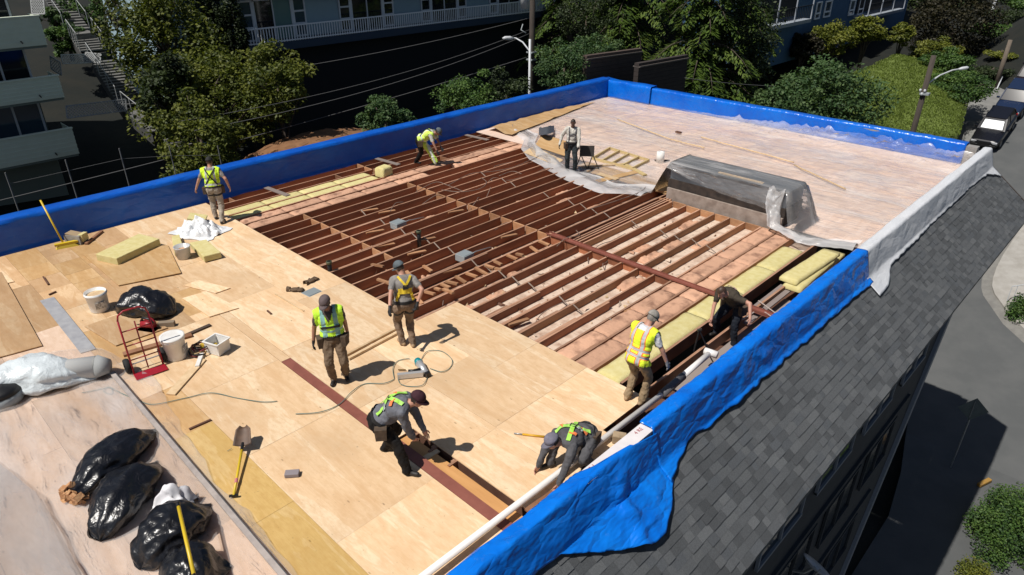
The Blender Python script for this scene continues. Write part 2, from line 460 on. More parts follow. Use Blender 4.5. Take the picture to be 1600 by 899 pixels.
# mansard slope
def slope_pt(y, s, h=0.0):
    p = SLOPE_TOP + SLOPE_DIR * s + SLOPE_N * h
    return Vector((p.x, y, p.z))
mb = MB()
ps = [slope_pt(0, -.05, -.012), slope_pt(0, SLOPE_LEN, -.012), slope_pt(0, SLOPE_LEN, -.14), slope_pt(0, -.05, -.14)]
mb.add([(p.x, Y0, p.z) for p in ps] + [(p.x, Y1 + .25, p.z) for p in ps], [(0, 1, 2, 3), (7, 6, 5, 4), (0, 4, 5, 1), (1, 5, 6, 2), (2, 6, 7, 3), (3, 7, 4, 0)])
FELT = M('roof_felt', (.016, .017, .018), rough=.9)
mansard = B(mb, 'mansard_roof', [FELT])
B(MB().box((-2.37, (Y0 + Y1) / 2 + .1, -1.24), (.05, Y1 - Y0 + .2, .20)), 'fascia_board', M('fascia_paint', (.05, .06, .07), rough=.6))
B(MB().box((-2.68, (Y0 + Y1) / 2 + .1, -1.285), (.56, Y1 - Y0 + .2, .03)), 'soffit', M('soffit_paint', (.10, .11, .12), rough=.8))
# end cap of the slope
pe = [slope_pt(0, -.05, .02), slope_pt(0, SLOPE_LEN + .02, .02), slope_pt(0, SLOPE_LEN + .02, -.2), slope_pt(0, -.05, -.2)]
mb = MB(); mb.add([(p.x, Y1 + .26, p.z) for p in pe] + [(p.x, Y1 + .32, p.z) for p in pe], [(0, 1, 2, 3), (7, 6, 5, 4), (0, 4, 5, 1), (1, 5, 6, 2), (2, 6, 7, 3), (3, 7, 4, 0)])
B(mb, 'rake_board', M('rake_paint', (.05, .038, .032), rough=.8))
# shingles: laminated tabs, three tones, laid in courses along the eave
SHM = [M('shingle_%d' % i, c, tuple(x * .80 for x in c), rough=.95, scale=60, bump=.6, bscale=160, rnd=.12, spec=.2, lo=.4, hi=.6)
       for i, c in enumerate([(.104, .110, .116), (.080, .085, .090), (.122, .128, .133), (.092, .099, .107)])]
rs = random.Random(3)
sh_near = []; sh_far = MB()
EXPO = .135
nrow = int(SLOPE_LEN / EXPO)
for r in range(nrow + 1):
    s1 = SLOPE_LEN + .03 - r * EXPO
    y = Y0 + rs.random() * .2
    wob = rs.uniform(-.004, .004)
    while y < Y1 + .2:
        w = rs.choice([.13, .17, .21, .26, .31])
        th = rs.choice([.007, .013, .021])
        sh_near.append((y, min(w, Y1 + .25 - y), s1 + wob + rs.uniform(-.004, .004), th, rs.choice([0, 0, 1, 1, 2, 3, 0])))
        y += w
def shingle_geo(mb, y, w, s1, th, mi, org=None):
    s0 = s1 - EXPO - .03
    a = [slope_pt(y + .001, s0, .0), slope_pt(y + w - .001, s0, .0), slope_pt(y + w - .001, s1, .0), slope_pt(y + .001, s1, .0)]
    tt = [.0015, .0015, th, th]
    vs = [p for p in a] + [p + SLOPE_N * t for p, t in zip(a, tt)]
    if org: vs = [p - org for p in vs]
    mb.add(vs, [(4, 5, 6, 7), (2, 3, 7, 6), (0, 4, 7, 3), (1, 2, 6, 5)], mi)
cand = sorted([t for t in sh_near if t[0] > 4.2 and not (t[0] < 7 and t[2] < 1.0)], key=lambda t: t[0])[:300]
cs = set(id(t) for t in cand)
for t in sh_near:
    if id(t) in cs:
        y, w, s1, th, mi = t
        org = slope_pt(y, s1)
        m_ = MB(); shingle_geo(m_, y, w, s1, th, 0, org)
        o = link('shingle', m_.mesh('shingle', [SHM[mi]])); o.parent = mansard; o.location = org
    else:
        shingle_geo(sh_far, *t)
o = sh_far.build('shingles', SHM); o.parent = mansard; o['kind'] = 'stuff'

# ------------------------------------------------------------------ joists
JX0, JSP = -7.36, 0.45
jx = [JX0 - JSP * k for k in range(0, 27)] + [-6.91, -6.46, -6.01]
jx = sorted(jx)
YB = 12.33
JH, JT = .25, .042
rs = random.Random(11)
def joist(x, ya, yb, mat=JOIST, h=JH, t=JT, zt=-.024):
    m_ = MB().box((0, 0, -h / 2), (t, yb - ya, h)); m_.m[1] = 1
    o = B(m_, 'joist', [mat, DUSTY])
    o.location = (x, (ya + yb) / 2, zt + rs.uniform(-.006, .004))
    o.rotation_euler = (rs.uniform(-.0006, .0006), rs.uniform(-.02, .02), rs.uniform(-.0012, .0012))
    return o
for x in jx:
    end = 16.58 if x > -10.0 else 20.5
    joist(x, 4.9, YB - .03, JOISTL if (x > -8.3 and rs.random() < .35) else JOIST)
    joist(x, YB + .03, end, JOISTL if x > -9.9 and rs.random() < .75 else JOIST)
    if rs.random() < .30 and -17 < x < -7: joist(x + JT + .004, rs.uniform(5.2, 7.5), rs.uniform(9.5, 11.5), JOIST, h=.20)
    if x > -12 and rs.random() < .75: joist(x - JT - .004, 5.0, rs.uniform(8.6, 9.6), JOISTL, h=.22, zt=-.03)
for x in (-9.74, -9.83, -9.92): joist(x, YB + .05, 17.0, JOIST)
# header and blocking along the bearing line
xs = [x for x in jx]
blk = {}
def block(xa, xb, y, mat=JOISTL, h=.22, zt=-.03, t=.04):
    w = xb - xa - JT - .006
    key = (round(w, 2), mat.name, h)
    if key not in blk: blk[key] = MB().box((0, 0, -h / 2), (w, t, h)).mesh('blocking', [mat])
    o = Bdup(blk[key], 'blocking', ((xa + xb) / 2, y + rs.uniform(-.02, .02), zt))
    o.rotation_euler = (rs.uniform(-.05, .05), 0, rs.uniform(-.03, .03))
for a, b_ in zip(xs[:-1], xs[1:]):
    if b_ - a > .6: continue
    block(a, b_, YB, JOISTL if a < -10.6 else JOIST)
    if a > -10.3 : block(a, b_, 16.60, JOISTL, h=.26)
    if -16.6 < a < -12.4: block(a, b_, 8.7, JOISTL, h=.16, zt=-.035)
    if a < -17.2:
        for yy in (7.9, 11.2, 14.8): 
            if rs.random() < .6: block(a, b_, yy, LUMBD)
# boards fixed across the joists on the left, by the parapet
for y in (9.05, 13.1, 17.2):
    B(MB().bar((-19.0, y, -.012), (-17.9, y + .1, -.012), .16, .02), 'cross_board', M('grey_board', (.20, .16, .14), rough=.85))
# rim joists near the right parapet; outermost dark one paints a gap's shade
for x, ya, yb, mt, h in ((-5.42, 8.35, 16.6, DARKW, .30), (-4.99, 7.6, 13.8, LUMBD, .26), (-4.46, 8.2, 17.0, LUMBD, .34), (-4.24, 3.0, 17.0, DARKW, .30)):
    joist(x, ya, yb, mt, h=h, t=.05)
# the rust-red channel lying over the joists
mb = MB()
for z, xw in ((0, .11),):
    mb.box((-7.40, YB, .004), (6.2, .13, .012)); mb.box((-7.52, YB - .066, .018), (6.2, .010, .04)); mb.box((-7.52, YB + .066, .018), (6.2, .010, .04))
chan = B(mb, 'steel_channel', RUST)
# ceiling below the bays: boards run across, one by one
rs = random.Random(5)
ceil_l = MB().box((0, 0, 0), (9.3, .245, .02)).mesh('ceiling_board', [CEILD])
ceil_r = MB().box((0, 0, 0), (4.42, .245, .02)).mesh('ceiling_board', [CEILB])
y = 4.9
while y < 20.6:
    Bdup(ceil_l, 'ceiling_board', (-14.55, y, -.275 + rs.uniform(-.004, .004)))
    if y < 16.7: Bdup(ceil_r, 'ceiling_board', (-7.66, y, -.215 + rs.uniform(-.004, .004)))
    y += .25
B(MB().box((-4.75, 10.5, -.62), (1.25, 13.5, .02)), 'ceiling_board', DARKW)  # dark wood colour puts shade into the deep open bay

# ------------------------------------------------------------------ plywood deck
TH = .018
rs = random.Random(21)
def sheet(xa, xb, ya, yb, mat=PLY, z=0.0, name='plywood_sheet'):
    g = .0018
    m_ = MB().box((0, 0, -TH / 2), (xb - xa - 2 * g, yb - ya - 2 * g, TH))
    o = B(m_, name, mat)
    o.location = ((xa + xb) / 2, (ya + yb) / 2, z + rs.uniform(-.003, .0))
    o.rotation_euler = (rs.uniform(-.0008, .0008), rs.uniform(-.0004, .0004), rs.uniform(-.0008, .0008))
    return o
# row beside the opening, then the step in it
def row(ya, yb, xs_, mat=PLY):
    for a, b_ in zip(xs_[:-1], xs_[1:]): sheet(a, b_, ya, yb, mat)
row(5.98, 7.20, [-19.12, -16.9, -14.46, -12.02, -9.58])
row(5.98, 7.10, [-9.58, -7.9, -6.12, -4.36])
row(7.10, 8.28, [-9.58, -7.3, -6.12, -4.86])
row(4.76, 5.98, [-19.12, -17.8, -15.4, -12.96, -10.5, -8.06])
row(5.06, 5.98, [-8.06, -6.1, -4.36])
sheet(-8.06, -7.02, 4.76, 5.06, PLY)
row(2.95, 4.57, [-12.7, -10.3, -8.3, -5.95, -4.36])
rp = random.Random(2)
def patchwork(ya, yb, x, xe):
    while x < xe - .01:
        w = rp.choice([.45, .6, .8, 1.22, 1.22, 1.6]); nx2 = min(x + w, xe)
        if xe - nx2 < .25: nx2 = xe
        sheet(x, nx2, ya, yb, rp.choice([PLY2, PLY2, PLY2, PLY, OSB])); x = nx2
for ya, yb in ((2.95, 3.52), (3.52, 4.12), (4.12, 4.76)): patchwork(ya, yb, -19.12, -12.7)
row(2.30, 2.95, [-9.45, -7.0, -4.36], PLYY)
patchwork(2.30, 2.95, -19.12, -9.45)
row(1.10, 2.30, [-14.5, -12.1, -9.7, -7.3, -4.36], PLYN)
row(1.10, 2.30, [-19.12, -16.9, -14.5], PLY2)
row(-.12, 1.10, [-19.12, -17.7, -15.3, -12.9, -10.5, -8.1, -5.7, -4.36], PLYN)
row(-1.34, -.12, [-19.12, -16.9, -14.5, -12.1, -9.7, -7.3, -4.36], PLYN)
row(-2.6, -1.34, [-19.12, -17.7, -15.3, -12.9, -10.5, -8.1, -5.7, -4.36], PLYN)
# red-oxide strip let in flush with the deck
sheet(-10.2, -4.36, 4.575, 4.755, RUST, z=.0, name='steel_strip')
sheet(-12.7, -10.2, 4.575, 4.755, PLY)
# open slot beside it: new wood, and dark boards painting a deep gap's shade
B(MB().box((-5.68, 4.86, -.05), (2.64, .20, .02)), 'slot_board', M('slot_orange', (.58, .30, .11), (.50, .25, .085), rough=.7, scale=4, stretch=(.4, 3, 1)))
B(MB().box((-5.68, 5.00, -.25), (2.64, .14, .02)), 'slot_board', DARKW)
B(MB().box((-5.68, 5.072, -.14), (2.64, .02, .24)), 'slot_board', DARKW)  # dark facing stands in for the shade of a deep gap
B(MB().box((-6.4, 4.90, -.045), (.10, .26, .02)), 'slot_board', LUMB)
# far deck under the plastic
PF = PLYP
fy = [17.75, 18.97, 20.19, 21.41, 22.63, 23.85, 25.07, 26.2]
for i, (a, b_) in enumerate(zip(fy[:-1], fy[1:])):
    off = 0 if i % 2 else 1.2
    x = -19.12
    while x < -4.2:
        xe = min(x + 2.44 - (off if x < -19 else 0), -4.18)
        sheet(x, xe, a, b_, PF)
        x = xe
row(16.95, 17.75, [-13.6, -11.6, -10.05], OSB)
row(16.95, 17.75, [-6.7, -4.18], PF)
# ================================================================== tarps and plastic
def lerp_tab(t, tab):
    for (a, va), (b_, vb) in zip(tab[:-1], tab[1:]):
        if t <= b_:
            k = max(0.0, (t - a) / (b_ - a)); return va + (vb - va) * k
    return tab[-1][1]
def prof_at(prof, s):
    for p, q in zip(prof[:-1], prof[1:]):
        L = (q - p).length
        if s <= L: return p + (q - p) * (s / L), (q - p).normalized()
        s -= L
    return prof[-1] + (prof[-1] - prof[-2]).normalized() * s, (prof[-1] - prof[-2]).normalized()
def drape(name, prof, axis, a, b_, s0, s1, mat, label, cat='tarp', n=200, k=26, amp=.02, freq=1.4, group=None, seed=0.0, sagf=None):
    """sweep a profile (u,z) along an axis; s0/s1 give the start and end of the cloth on the profile at each station"""
    P = [Vector((p[0], p[1])) for p in prof]
    mb = MB()
    def fn(u, v):
        t = a + (b_ - a) * u
        lo = s0(t); hi = s1(t)
        s = lo + (hi - lo) * v
        p, d = prof_at(P, s)
        nrm = Vector((-d.y, d.x))
        if nrm.y < 0 and abs(d.x) > .5: nrm = -nrm
        w = amp * (nz(t * freq, s * freq * 1.0, seed, 1) + .05 * nz(t * freq * 3, s * freq * 3, seed + 5, 2)) + .012
        if sagf: w += sagf(t, s)
        q = p + nrm * w
        return (q.x, t, q.y) if axis == 'Y' else (t, q.x, q.y)
    mb.grid(fn, n, k)
    o = mb.build(name, mat, None, smooth=True)
    m_ = o.modifiers.new('solid', 'SOLIDIFY'); m_.thickness = .004
    return tag(o, label, cat, group)
# left: profile from inner foot, up, over, down outside (normal must point outward => reversed order)
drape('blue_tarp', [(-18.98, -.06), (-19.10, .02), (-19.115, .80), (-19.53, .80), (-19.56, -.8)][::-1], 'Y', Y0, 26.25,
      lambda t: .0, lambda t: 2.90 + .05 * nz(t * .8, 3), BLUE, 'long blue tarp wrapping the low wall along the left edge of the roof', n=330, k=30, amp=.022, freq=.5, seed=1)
# far edge
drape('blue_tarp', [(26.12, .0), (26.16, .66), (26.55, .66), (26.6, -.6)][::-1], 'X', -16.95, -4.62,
      lambda t: .0, lambda t: 2.35 + .03 * nz(t, 2), BLUE_LIT, 'blue tarp over the low wall along the far edge of the roof', n=170, k=26, amp=.03, freq=.8, seed=7)
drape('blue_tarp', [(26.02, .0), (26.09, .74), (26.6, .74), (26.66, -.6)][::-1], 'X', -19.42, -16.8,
      lambda t: .0, lambda t: 2.60, BLUE_LIT, 'crumpled blue tarp over the far left corner of the roof edge', n=50, k=26, amp=.06, freq=1.2, seed=9)
# right edge: street side. inner foot -> top -> outer face -> lying on the shingles
RP = [(-4.19, -.05), (-4.185, .585), (-3.96, .605), (-3.78, .02)]
RP = RP + [(RP[-1][0] + SLOPE_DIR.x * 2.5, RP[-1][1] + SLOPE_DIR.z * 2.5)]
sA, sB, sC = .635, .635 + .226, .635 + .226 + .612      # inner top, outer top, foot
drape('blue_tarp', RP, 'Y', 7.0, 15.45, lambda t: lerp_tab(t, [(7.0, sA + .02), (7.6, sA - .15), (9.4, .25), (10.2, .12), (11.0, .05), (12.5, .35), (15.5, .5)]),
      lambda t: sC + lerp_tab(t, [(7.0, .30), (7.3, .18), (7.78, .02), (9, .08), (11.2, .10), (14.3, .11), (15.45, .15)]) + .05 * nz(t * 2.2, 1), BLUER,
      'blue tarp draped over the street side wall from the bent worker to the white sheet', n=150, k=34, amp=.035, freq=.9, seed=12,
      sagf=lambda t, s: .05 * max(0, 1 - abs(t - 10.2) / 1.3) * max(0.0, nz(t * 3, s * 3, 4)))
drape('blue_tarp', RP, 'Y', 1.0, 7.08, lambda t: lerp_tab(t, [(1, .3), (4.6, .5), (5.3, sA - .08), (5.8, sA + .10), (6.4, sB - .02), (7.05, sB + .10)]),
      lambda t: sC + lerp_tab(t, [(1, -.04), (4.4, -.04), (4.77, .0), (5.34, .35), (5.99, .68), (6.35, .72), (6.69, .56), (7.10, .28)]) + .03 * nz(t * 3, 1), BLUER,
      'loose blue tarp billowing down onto the grey shingles in the foreground', n=130, k=44, amp=.04, freq=.9, seed=15,
      sagf=lambda t, s: .16 * max(0, 1 - abs(t - 6.2) / .8) * max(0, min(1, (s - sB) / .7)) * (.4 + .9 * max(0, nz(t * 2.1, s * 2.1, 2))))
drape('white_tarp', RP, 'Y', 15.25, 26.50, lambda t: lerp_tab(t, [(15.2, .30), (17, .45), (24.5, .42), (26.5, .1)]),
      lambda t: sC + lerp_tab(t, [(15.2, .46), (15.9, .42), (16.6, .12), (18, .10), (20, .05), (24, .02), (25.6, .06), (26.5, .40)]) + .04 * nz(t * 2.5, 8), WHTARP,
      'white tarp over the street side wall at the far right corner', n=170, k=34, amp=.03, freq=1.0, seed=19)
# white wrapping on the bare stretch of wall, with its printed red lettering
hw = empty('house_wrap', (-4.05, 6.3, .57), 0, 'white building wrap with red print on the bare wall top beside the crouching worker', 'building wrap')
mb = MB().box((0, 0, 0), (.215, 2.0, .012)); o = mb.build('wrap_sheet', HWRAP, hw)
REDINK = M('red_ink', (.34, .05, .06), rough=.6)
def text_part(s, size, loc, rot, mat, parent, name='lettering'):
    cu = bpy.data.curves.new(name, 'FONT'); cu.body = s; cu.size = size; cu.align_x = 'CENTER'; cu.align_y = 'CENTER'
    tmp = bpy.data.objects.new('tmp', cu); COL.objects.link(tmp)
    dg = bpy.context.evaluated_depsgraph_get()
    me = bpy.data.meshes.new_from_object(tmp.evaluated_get(dg))
    bpy.data.objects.remove(tmp)
    me.materials.clear(); me.materials.append(mat)
    o = link(name, me, parent, loc); o.rotation_euler = rot
    return o
text_part('MION', .13, (-.03, -.62, .010), (0, 0, R_(90)), REDINK, hw)
text_part('4 RE', .09, (-.03, .55, .010), (0, 0, R_(90)), REDINK, hw)

# clear polythene over the far deck; the near edge sags over the opening in a big curve
edge = [(-19.0, 19.6), (-18.2, 18.9), (-16.9, 18.4), (-16.2, 17.55), (-15.2, 16.9), (-13.9, 16.5), (-12.6, 16.15), (-11.5, 16.0), (-10.75, 16.5), (-10.2, 16.70), (-9.9, 16.79), (-6.5, 16.79), (-6.35, 16.6), (-6.0, 16.40), (-5.4, 16.5), (-4.5, 16.9)]
BOX = (-9.95, -6.42, 16.80, 17.85, .97)
def far_film(u, v):
    x = -19.0 + 14.80 * u
    ye = lerp_tab(x, edge)
    y = ye + (26.08 - ye) * v
    z = .012 + .045 * abs(nz(x * .9, y * .45, 3, 3)) + .02 * abs(nz(x * 3, y * 1.3, 6, 2))
    k = max(0, (y - 24.6) / 1.5)
    if x < -9: k *= max(0, 1 - (-9 - x) / 9)
    z += .10 * k * abs(nz(x * 2.2, y * 3.0, 9, 3)) * 2
    z += .34 * k * k                                             # swept up the far wall
    d = math.hypot(x - -12.3, 0)
    if v < .06 and x < -10.3:
        z += .10 * (1 - v / .06) * (.5 + .5 * math.sin(x * 5))      # rolled edge
    bx = max(BOX[0] - x, x - BOX[1], 0); by = max(BOX[2] - y, y - BOX[3], 0)
    dist = math.hypot(bx, by)
    hb = BOX[4]
    z = max(z, (hb + .03) * max(0.0, 1 - dist / .42) ** .8 + .015)
    return (x, y, z)
mb = MB(); mb.grid(far_film, 170, 130)
o = mb.build('plastic_sheet', FILMF, None, smooth=True)
tag(o, 'clear plastic sheet spread over the far part of the roof deck', 'plastic sheet')
# milky rolled hem of that sheet along the opening
hem = []
for i in range(90):
    x = -18.0 + (7.6) * i / 89
    y = lerp_tab(x, edge)
    hem.append((x, y, .0))
def hemf(u, v):
    i = u * 88; a = Vector(hem[int(i)]); b_ = Vector(hem[min(89, int(i) + 1)]); p = a.lerp(b_, i - int(i))
    wd = .80 + .20 * nz(p.x * .6, 2)
    y = p.y - .30 + wd * v + .05 * nz(p.x * 1.0, v * 1.5, 4)
    zb = -.10 if v < .45 else .02
    return (p.x, y, .05 + .035 * math.sin(v * 7 + p.x * 1.1) + .03 * nz(p.x * 1.4, v * 3, 1) - .20 * max(0, .4 - v))
mb = MB(); mb.grid(hemf, 150, 14)
o = mb.build('plastic_hem', FILMM, None, smooth=True)
tag(o, 'bunched milky plastic edge curving along the open joists by the white shirted worker', 'plastic sheet')
def hem2(u, v):
    tab = [(0, (-6.75, 16.78, 1.00)), (.25, (-6.75, 16.66, .55)), (.5, (-6.55, 16.46, .12)), (.75, (-5.7, 16.30, .05)), (1, (-4.6, 16.85, .06))]
    k = u * 4; i = min(3, int(k)); a = Vector(tab[i][1]); b_ = Vector(tab[i + 1][1]); p = a.lerp(b_, k - i)
    return (p.x + .28 * (v - .5) * (1 - u) * 1.6, p.y + .62 * (v - .3) * u + .05 * nz(u * 9, v * 3), p.z + .06 * math.sin(v * 8 + u * 5) + .04 * nz(u * 12, v * 5, 2))
mb = MB(); mb.grid(hem2, 60, 16)
o = mb.build('plastic_hem', FILMM, None, smooth=True)
tag(o, 'twisted milky plastic edge falling from the roof hatch to the white tarp', 'plastic sheet')
# near left plastic
nedge = [(-19.0, .9), (-13.9, .95), (-13.4, 2.0), (-13.0, 2.45), (-12.2, 2.62), (-11.36, 2.78), (-10.4, 2.66), (-9.43, 2.51), (-8.6, 2.45), (-8.08, 2.33), (-7.2, 2.42), (-6.41, 2.36), (-5.9, 2.33), (-4.5, 2.30)]
def near_film(u, v):
    x = -19.0 + 14.7 * u
    ye = lerp_tab(x, nedge) + .06 * nz(x * 1.6, 1)
    y = -2.5 + (ye + 2.5) * v
    return (x, y, .010 + .05 * abs(nz(x * .7, y * 1.1, 13, 3)) + .025 * abs(nz(x * 2.7, y * 3.3, 6, 2)))
mb = MB(); mb.grid(near_film, 170, 60)
o = mb.build('plastic_sheet', FILM, None, smooth=True)
tag(o, 'clear plastic sheet spread under the black bags in the foreground', 'plastic sheet')
# grey folded plastic at the very bottom left corner
def corner_film(u, v):
    a = G(-60, 690); b_ = G(70, 790); c = G(-60, 980); d = G(170, 980)
    p = (a * (1 - u) + b_ * u) * (1 - v) + (c * (1 - u) + d * u) * v
    return (p.x, p.y, .20 + .06 * nz(p.x * 1.2, p.y * 1.2, 3, 2) + .025 * math.sin(u * 7 + v * 3) - .10 * (u > .97))
mb = MB(); mb.grid(corner_film, 40, 40)
o = mb.build('plastic_bundle', film_mat('grey_polythene', .22, .36, .8, tint=(.36, .42, .48), bstr=.15, ior=1.06), None, smooth=True)
tag(o, 'crumpled grey blue plastic film in the bottom left corner', 'plastic sheet')
# the roof hatch kerb standing at the edge of the opening
hat = empty('roof_hatch', (-8.18, 17.32, 0), 0, 'raised roof hatch box with dark sides half covered by clear plastic', 'roof hatch')
CONC = M('hatch_plaster', (.34, .28, .24), (.22, .17, .14), rough=.9, scale=4, bump=.4)
DKB = M('hatch_tar', (.022, .017, .015), (.055, .040, .032), rough=.8, scale=5)
DKP = M('hatch_panel', (.085, .095, .11), (.12, .13, .145), rough=.5, scale=3)
MB().box((0, -.54, .06), (3.46, .10, .44)).build('base_wall', CONC, hat)
MB().box((0, .0, .14), (3.42, .96, .28)).build('kerb', DKB, hat)
MB().box((0, -.01, .42), (3.50, 1.04, .24)).build('tar_band', DKB, hat)
MB().box((0, .0, .75), (3.44, .98, .42)).build('side_panel', DKP, hat)
MB().box((0, .0, .965), (3.50, 1.04, .02)).build('lid', M('hatch_lid', (.03, .04, .055), (.055, .07, .085), rough=.4, scale=2), hat)
MB().box((.3, -.30, .985), (1.3, .10, .02)).build('batten', LUMB, hat)
def hang(u, v):
    x = -9.98 + 3.45 * u
    bot = .86 - .38 * math.sin(min(1, u * 1.25) * math.pi * .5) - .10 * max(0, u - .8) * 5
    z = 1.00 - (1.00 - bot) * v
    return (x, 16.775 - .05 * v - .03 * abs(math.sin(u * 17 + v * 2)) * v - .04 * abs(nz(u * 7, v * 3, 5)), z)
mb = MB(); mb.grid(hang, 70, 20)
o = mb.build('plastic_curtain', film_mat('hanging_polythene', .06, .40, scale=1.6, bstr=.6), None, smooth=True)
tag(o, 'clear plastic hanging down the dark front of the roof hatch', 'plastic sheet')
# ================================================================== ground, street
def tabf(t, tab): return lerp_tab(t, tab)
def sstep(a, b_, x):
    t = max(0.0, min(1.0, (x - a) / (b_ - a))); return t * t * (3 - 2 * t)
HILL = [(-40, -10.5), (10, -10.5), (20, -8.2), (26, -7.0), (34, -5.6), (40, -3.2), (52, .5), (75, 5), (140, 16), (400, 30)]
def ground_z(x, y):
    rz_ = road_z(y) if y < 78 else road_z(78) + .05 * (y - 78)
    hz = tabf(-x, HILL) + .06 * max(0, y - 30) + .35 * nz(x * .15, y * .15, 2, 3)
    hz = max(hz, -11)
    w = sstep(-17.5, -11.5, x)
    far = sstep(60, 90, y)
    return hz * (1 - w) + (rz_ - .06 - (.5 if 24 < y < 40 else 0)) * w + far * 2
mb = MB()
gx = sorted(set([-300, -220, -160, -120] + [-100 + 2.0 * i for i in range(58)] + [20, 30, 50, 90, 160, 300]))
gy = sorted(set([-200, -120, -70, -40] + [-20 + 2.0 * i for i in range(65)] + [120, 150, 200, 300, 500]))
vs = [(x, y, ground_z(x, y)) for y in gy for x in gx]; nx_ = len(gx)
mb.add(vs, [(j * nx_ + i, j * nx_ + i + 1, (j + 1) * nx_ + i + 1, (j + 1) * nx_ + i) for j in range(len(gy) - 1) for i in range(nx_ - 1)])
SOIL = M('soil_ivy_shade', (.004, .006, .004), (.010, .010, .006), rough=.95, scale=.8, bump=.6, bscale=6, lo=.4, hi=.7)  # near black, the shade of the slopes put into the colour
g = mb.build('ground', SOIL, None, smooth=True); g['kind'] = 'structure'
ASPH = M('asphalt', (.078, .082, .083), (.094, .097, .097), rough=.9, scale=.8, bump=.35, bscale=120, lo=.4, hi=.65, detail=8)
CONCR = M('concrete_walk', (.27, .255, .23), (.34, .325, .30), rough=.9, scale=2, bump=.2, bscale=60)
def on_road(poly, lift, name, mat, sub=1):
    m_ = MB(); m_.add([(p[0], p[1], (road_z(p[1]) if len(p) < 3 else p[2]) + lift) for p in poly], [tuple(range(len(poly)))])
    return m_.build(name, mat)
# street running up the hill past the building
mb = MB()
ys = [-30, 0, 10, 20, 25, 28, 31, 34, 40, 45, 50, 55, 60, 65, 70, 78]
def lroad(y): return lerp_tab(y, [(-30, -3.0), (26, -3.1), (34, -5.0), (45, -9.0), (57, -10.3), (75, -10.3)])
vs = []; fs = []
for y in ys: vs += [(lroad(y), y, road_z(y) + .01), (14.0, y, road_z(y) + .01)]
for i in range(len(ys) - 1): fs.append((2 * i, 2 * i + 1, 2 * i + 3, 2 * i + 2))
mb.add(vs, fs); o = mb.build('road', ASPH); o['kind'] = 'structure'
def strip(line_a, line_b, lift_a, lift_b, name, mat, thick=None, kind='structure'):
    m_ = MB(); n = len(line_a); vs = []
    for a, b_ in zip(line_a, line_b):
        vs += [(a.x, a.y, road_z(a.y) + lift_a), (b_.x, b_.y, road_z(b_.y) + lift_b)]
    m_.add(vs, [(2 * i, 2 * i + 1, 2 * i + 3, 2 * i + 2) for i in range(n - 1)])
    if thick:
        vs2 = []
        for a in line_a: vs2 += [(a.x, a.y, road_z(a.y) + lift_a), (a.x, a.y, road_z(a.y) + lift_a - thick)]
        m_.add(vs2, [(2 * i, 2 * i + 1, 2 * i + 3, 2 * i + 2) for i in range(n - 1)])
    o = m_.build(name, mat); o['kind'] = kind
    return o
gut = [GR(*p) for p in ((1640, 290), (1600, 330), (1575, 365), (1553, 400), (1541, 420), (1534, 436), (1533, 450), (1536, 462), (1547, 478), (1567, 507), (1600, 537), (1660, 585))]
krb = [GR(*p) for p in ((1650, 295), (1612, 335), (1588, 368), (1567, 400), (1556, 421), (1550, 439), (1549, 450), (1553, 462), (1563, 476), (1580, 499), (1600, 518), (1668, 570))]
krb2 = [a + (a - b_).normalized() * .16 for a, b_ in zip(krb, gut)]
wlk = [Vector((9.0, k.y + (4 if i < 5 else 0), 0)) for i, k in enumerate(krb2)]
strip(gut, krb, .018, .022, 'gutter', M('gutter_concrete', (.15, .145, .135), (.19, .185, .17), rough=.9, scale=3))
strip(krb, krb2, .13, .13, 'kerb', CONCR, thick=.14)
strip(krb2, wlk, .125, .125, 'pavement', CONCR)
# pavement beside the parked cars
pa = [Vector((lroad(y) + .2, y, 0)) for y in range(48, 78, 2)]; pb = [Vector((lroad(y) - 1.9, y, 0)) for y in range(48, 78, 2)]
strip(pa, pb, .14, .16, 'pavement', M('grey_walk', (.15, .15, .145), (.19, .19, .18), rough=.9, scale=2), thick=.14)

# ================================================================== foliage
def leaf_quads(C, Rr, n, size, seed, flat=.0, up=.70, shell=.35, jit=.5):
    """n leaf-sized quads per clump, scattered through ellipsoidal clumps"""
    rg = np.random.default_rng(seed)
    C = np.asarray(C, float); Rr = np.asarray(Rr, float)
    idx = np.repeat(np.arange(len(C)), n)
    d = rg.normal(size=(len(idx), 3)); d /= np.linalg.norm(d, axis=1)[:, None]
    rad = shell + (1 - shell) * rg.random(len(idx)) ** .6
    P = C[idx] + d * rad[:, None] * Rr[idx]
    nrm = rg.normal(size=(len(idx), 3)) + d * .6; nrm[:, 2] += up * 2
    nrm /= np.linalg.norm(nrm, axis=1)[:, None]
    t = rg.normal(size=(len(idx), 3)); t -= nrm * (t * nrm).sum(1)[:, None]; t /= np.linalg.norm(t, axis=1)[:, None]
    b_ = np.cross(nrm, t)
    s = size * .78 * (1 - jit / 2 + jit * rg.random(len(idx)))
    s = s[:, None]
    V = np.stack([P - t * s * .5, P + b_ * s * .32, P + t * s * .5, P - b_ * s * .32], 1).reshape(-1, 3)
    F = np.arange(len(V)).reshape(-1, 4)
    tone = (rg.random(len(C)) * 3).astype(int)
    mi = np.where(rg.random(len(idx)) < .6, tone[idx], (rg.random(len(idx)) * 3).astype(int))
    return V, F, mi
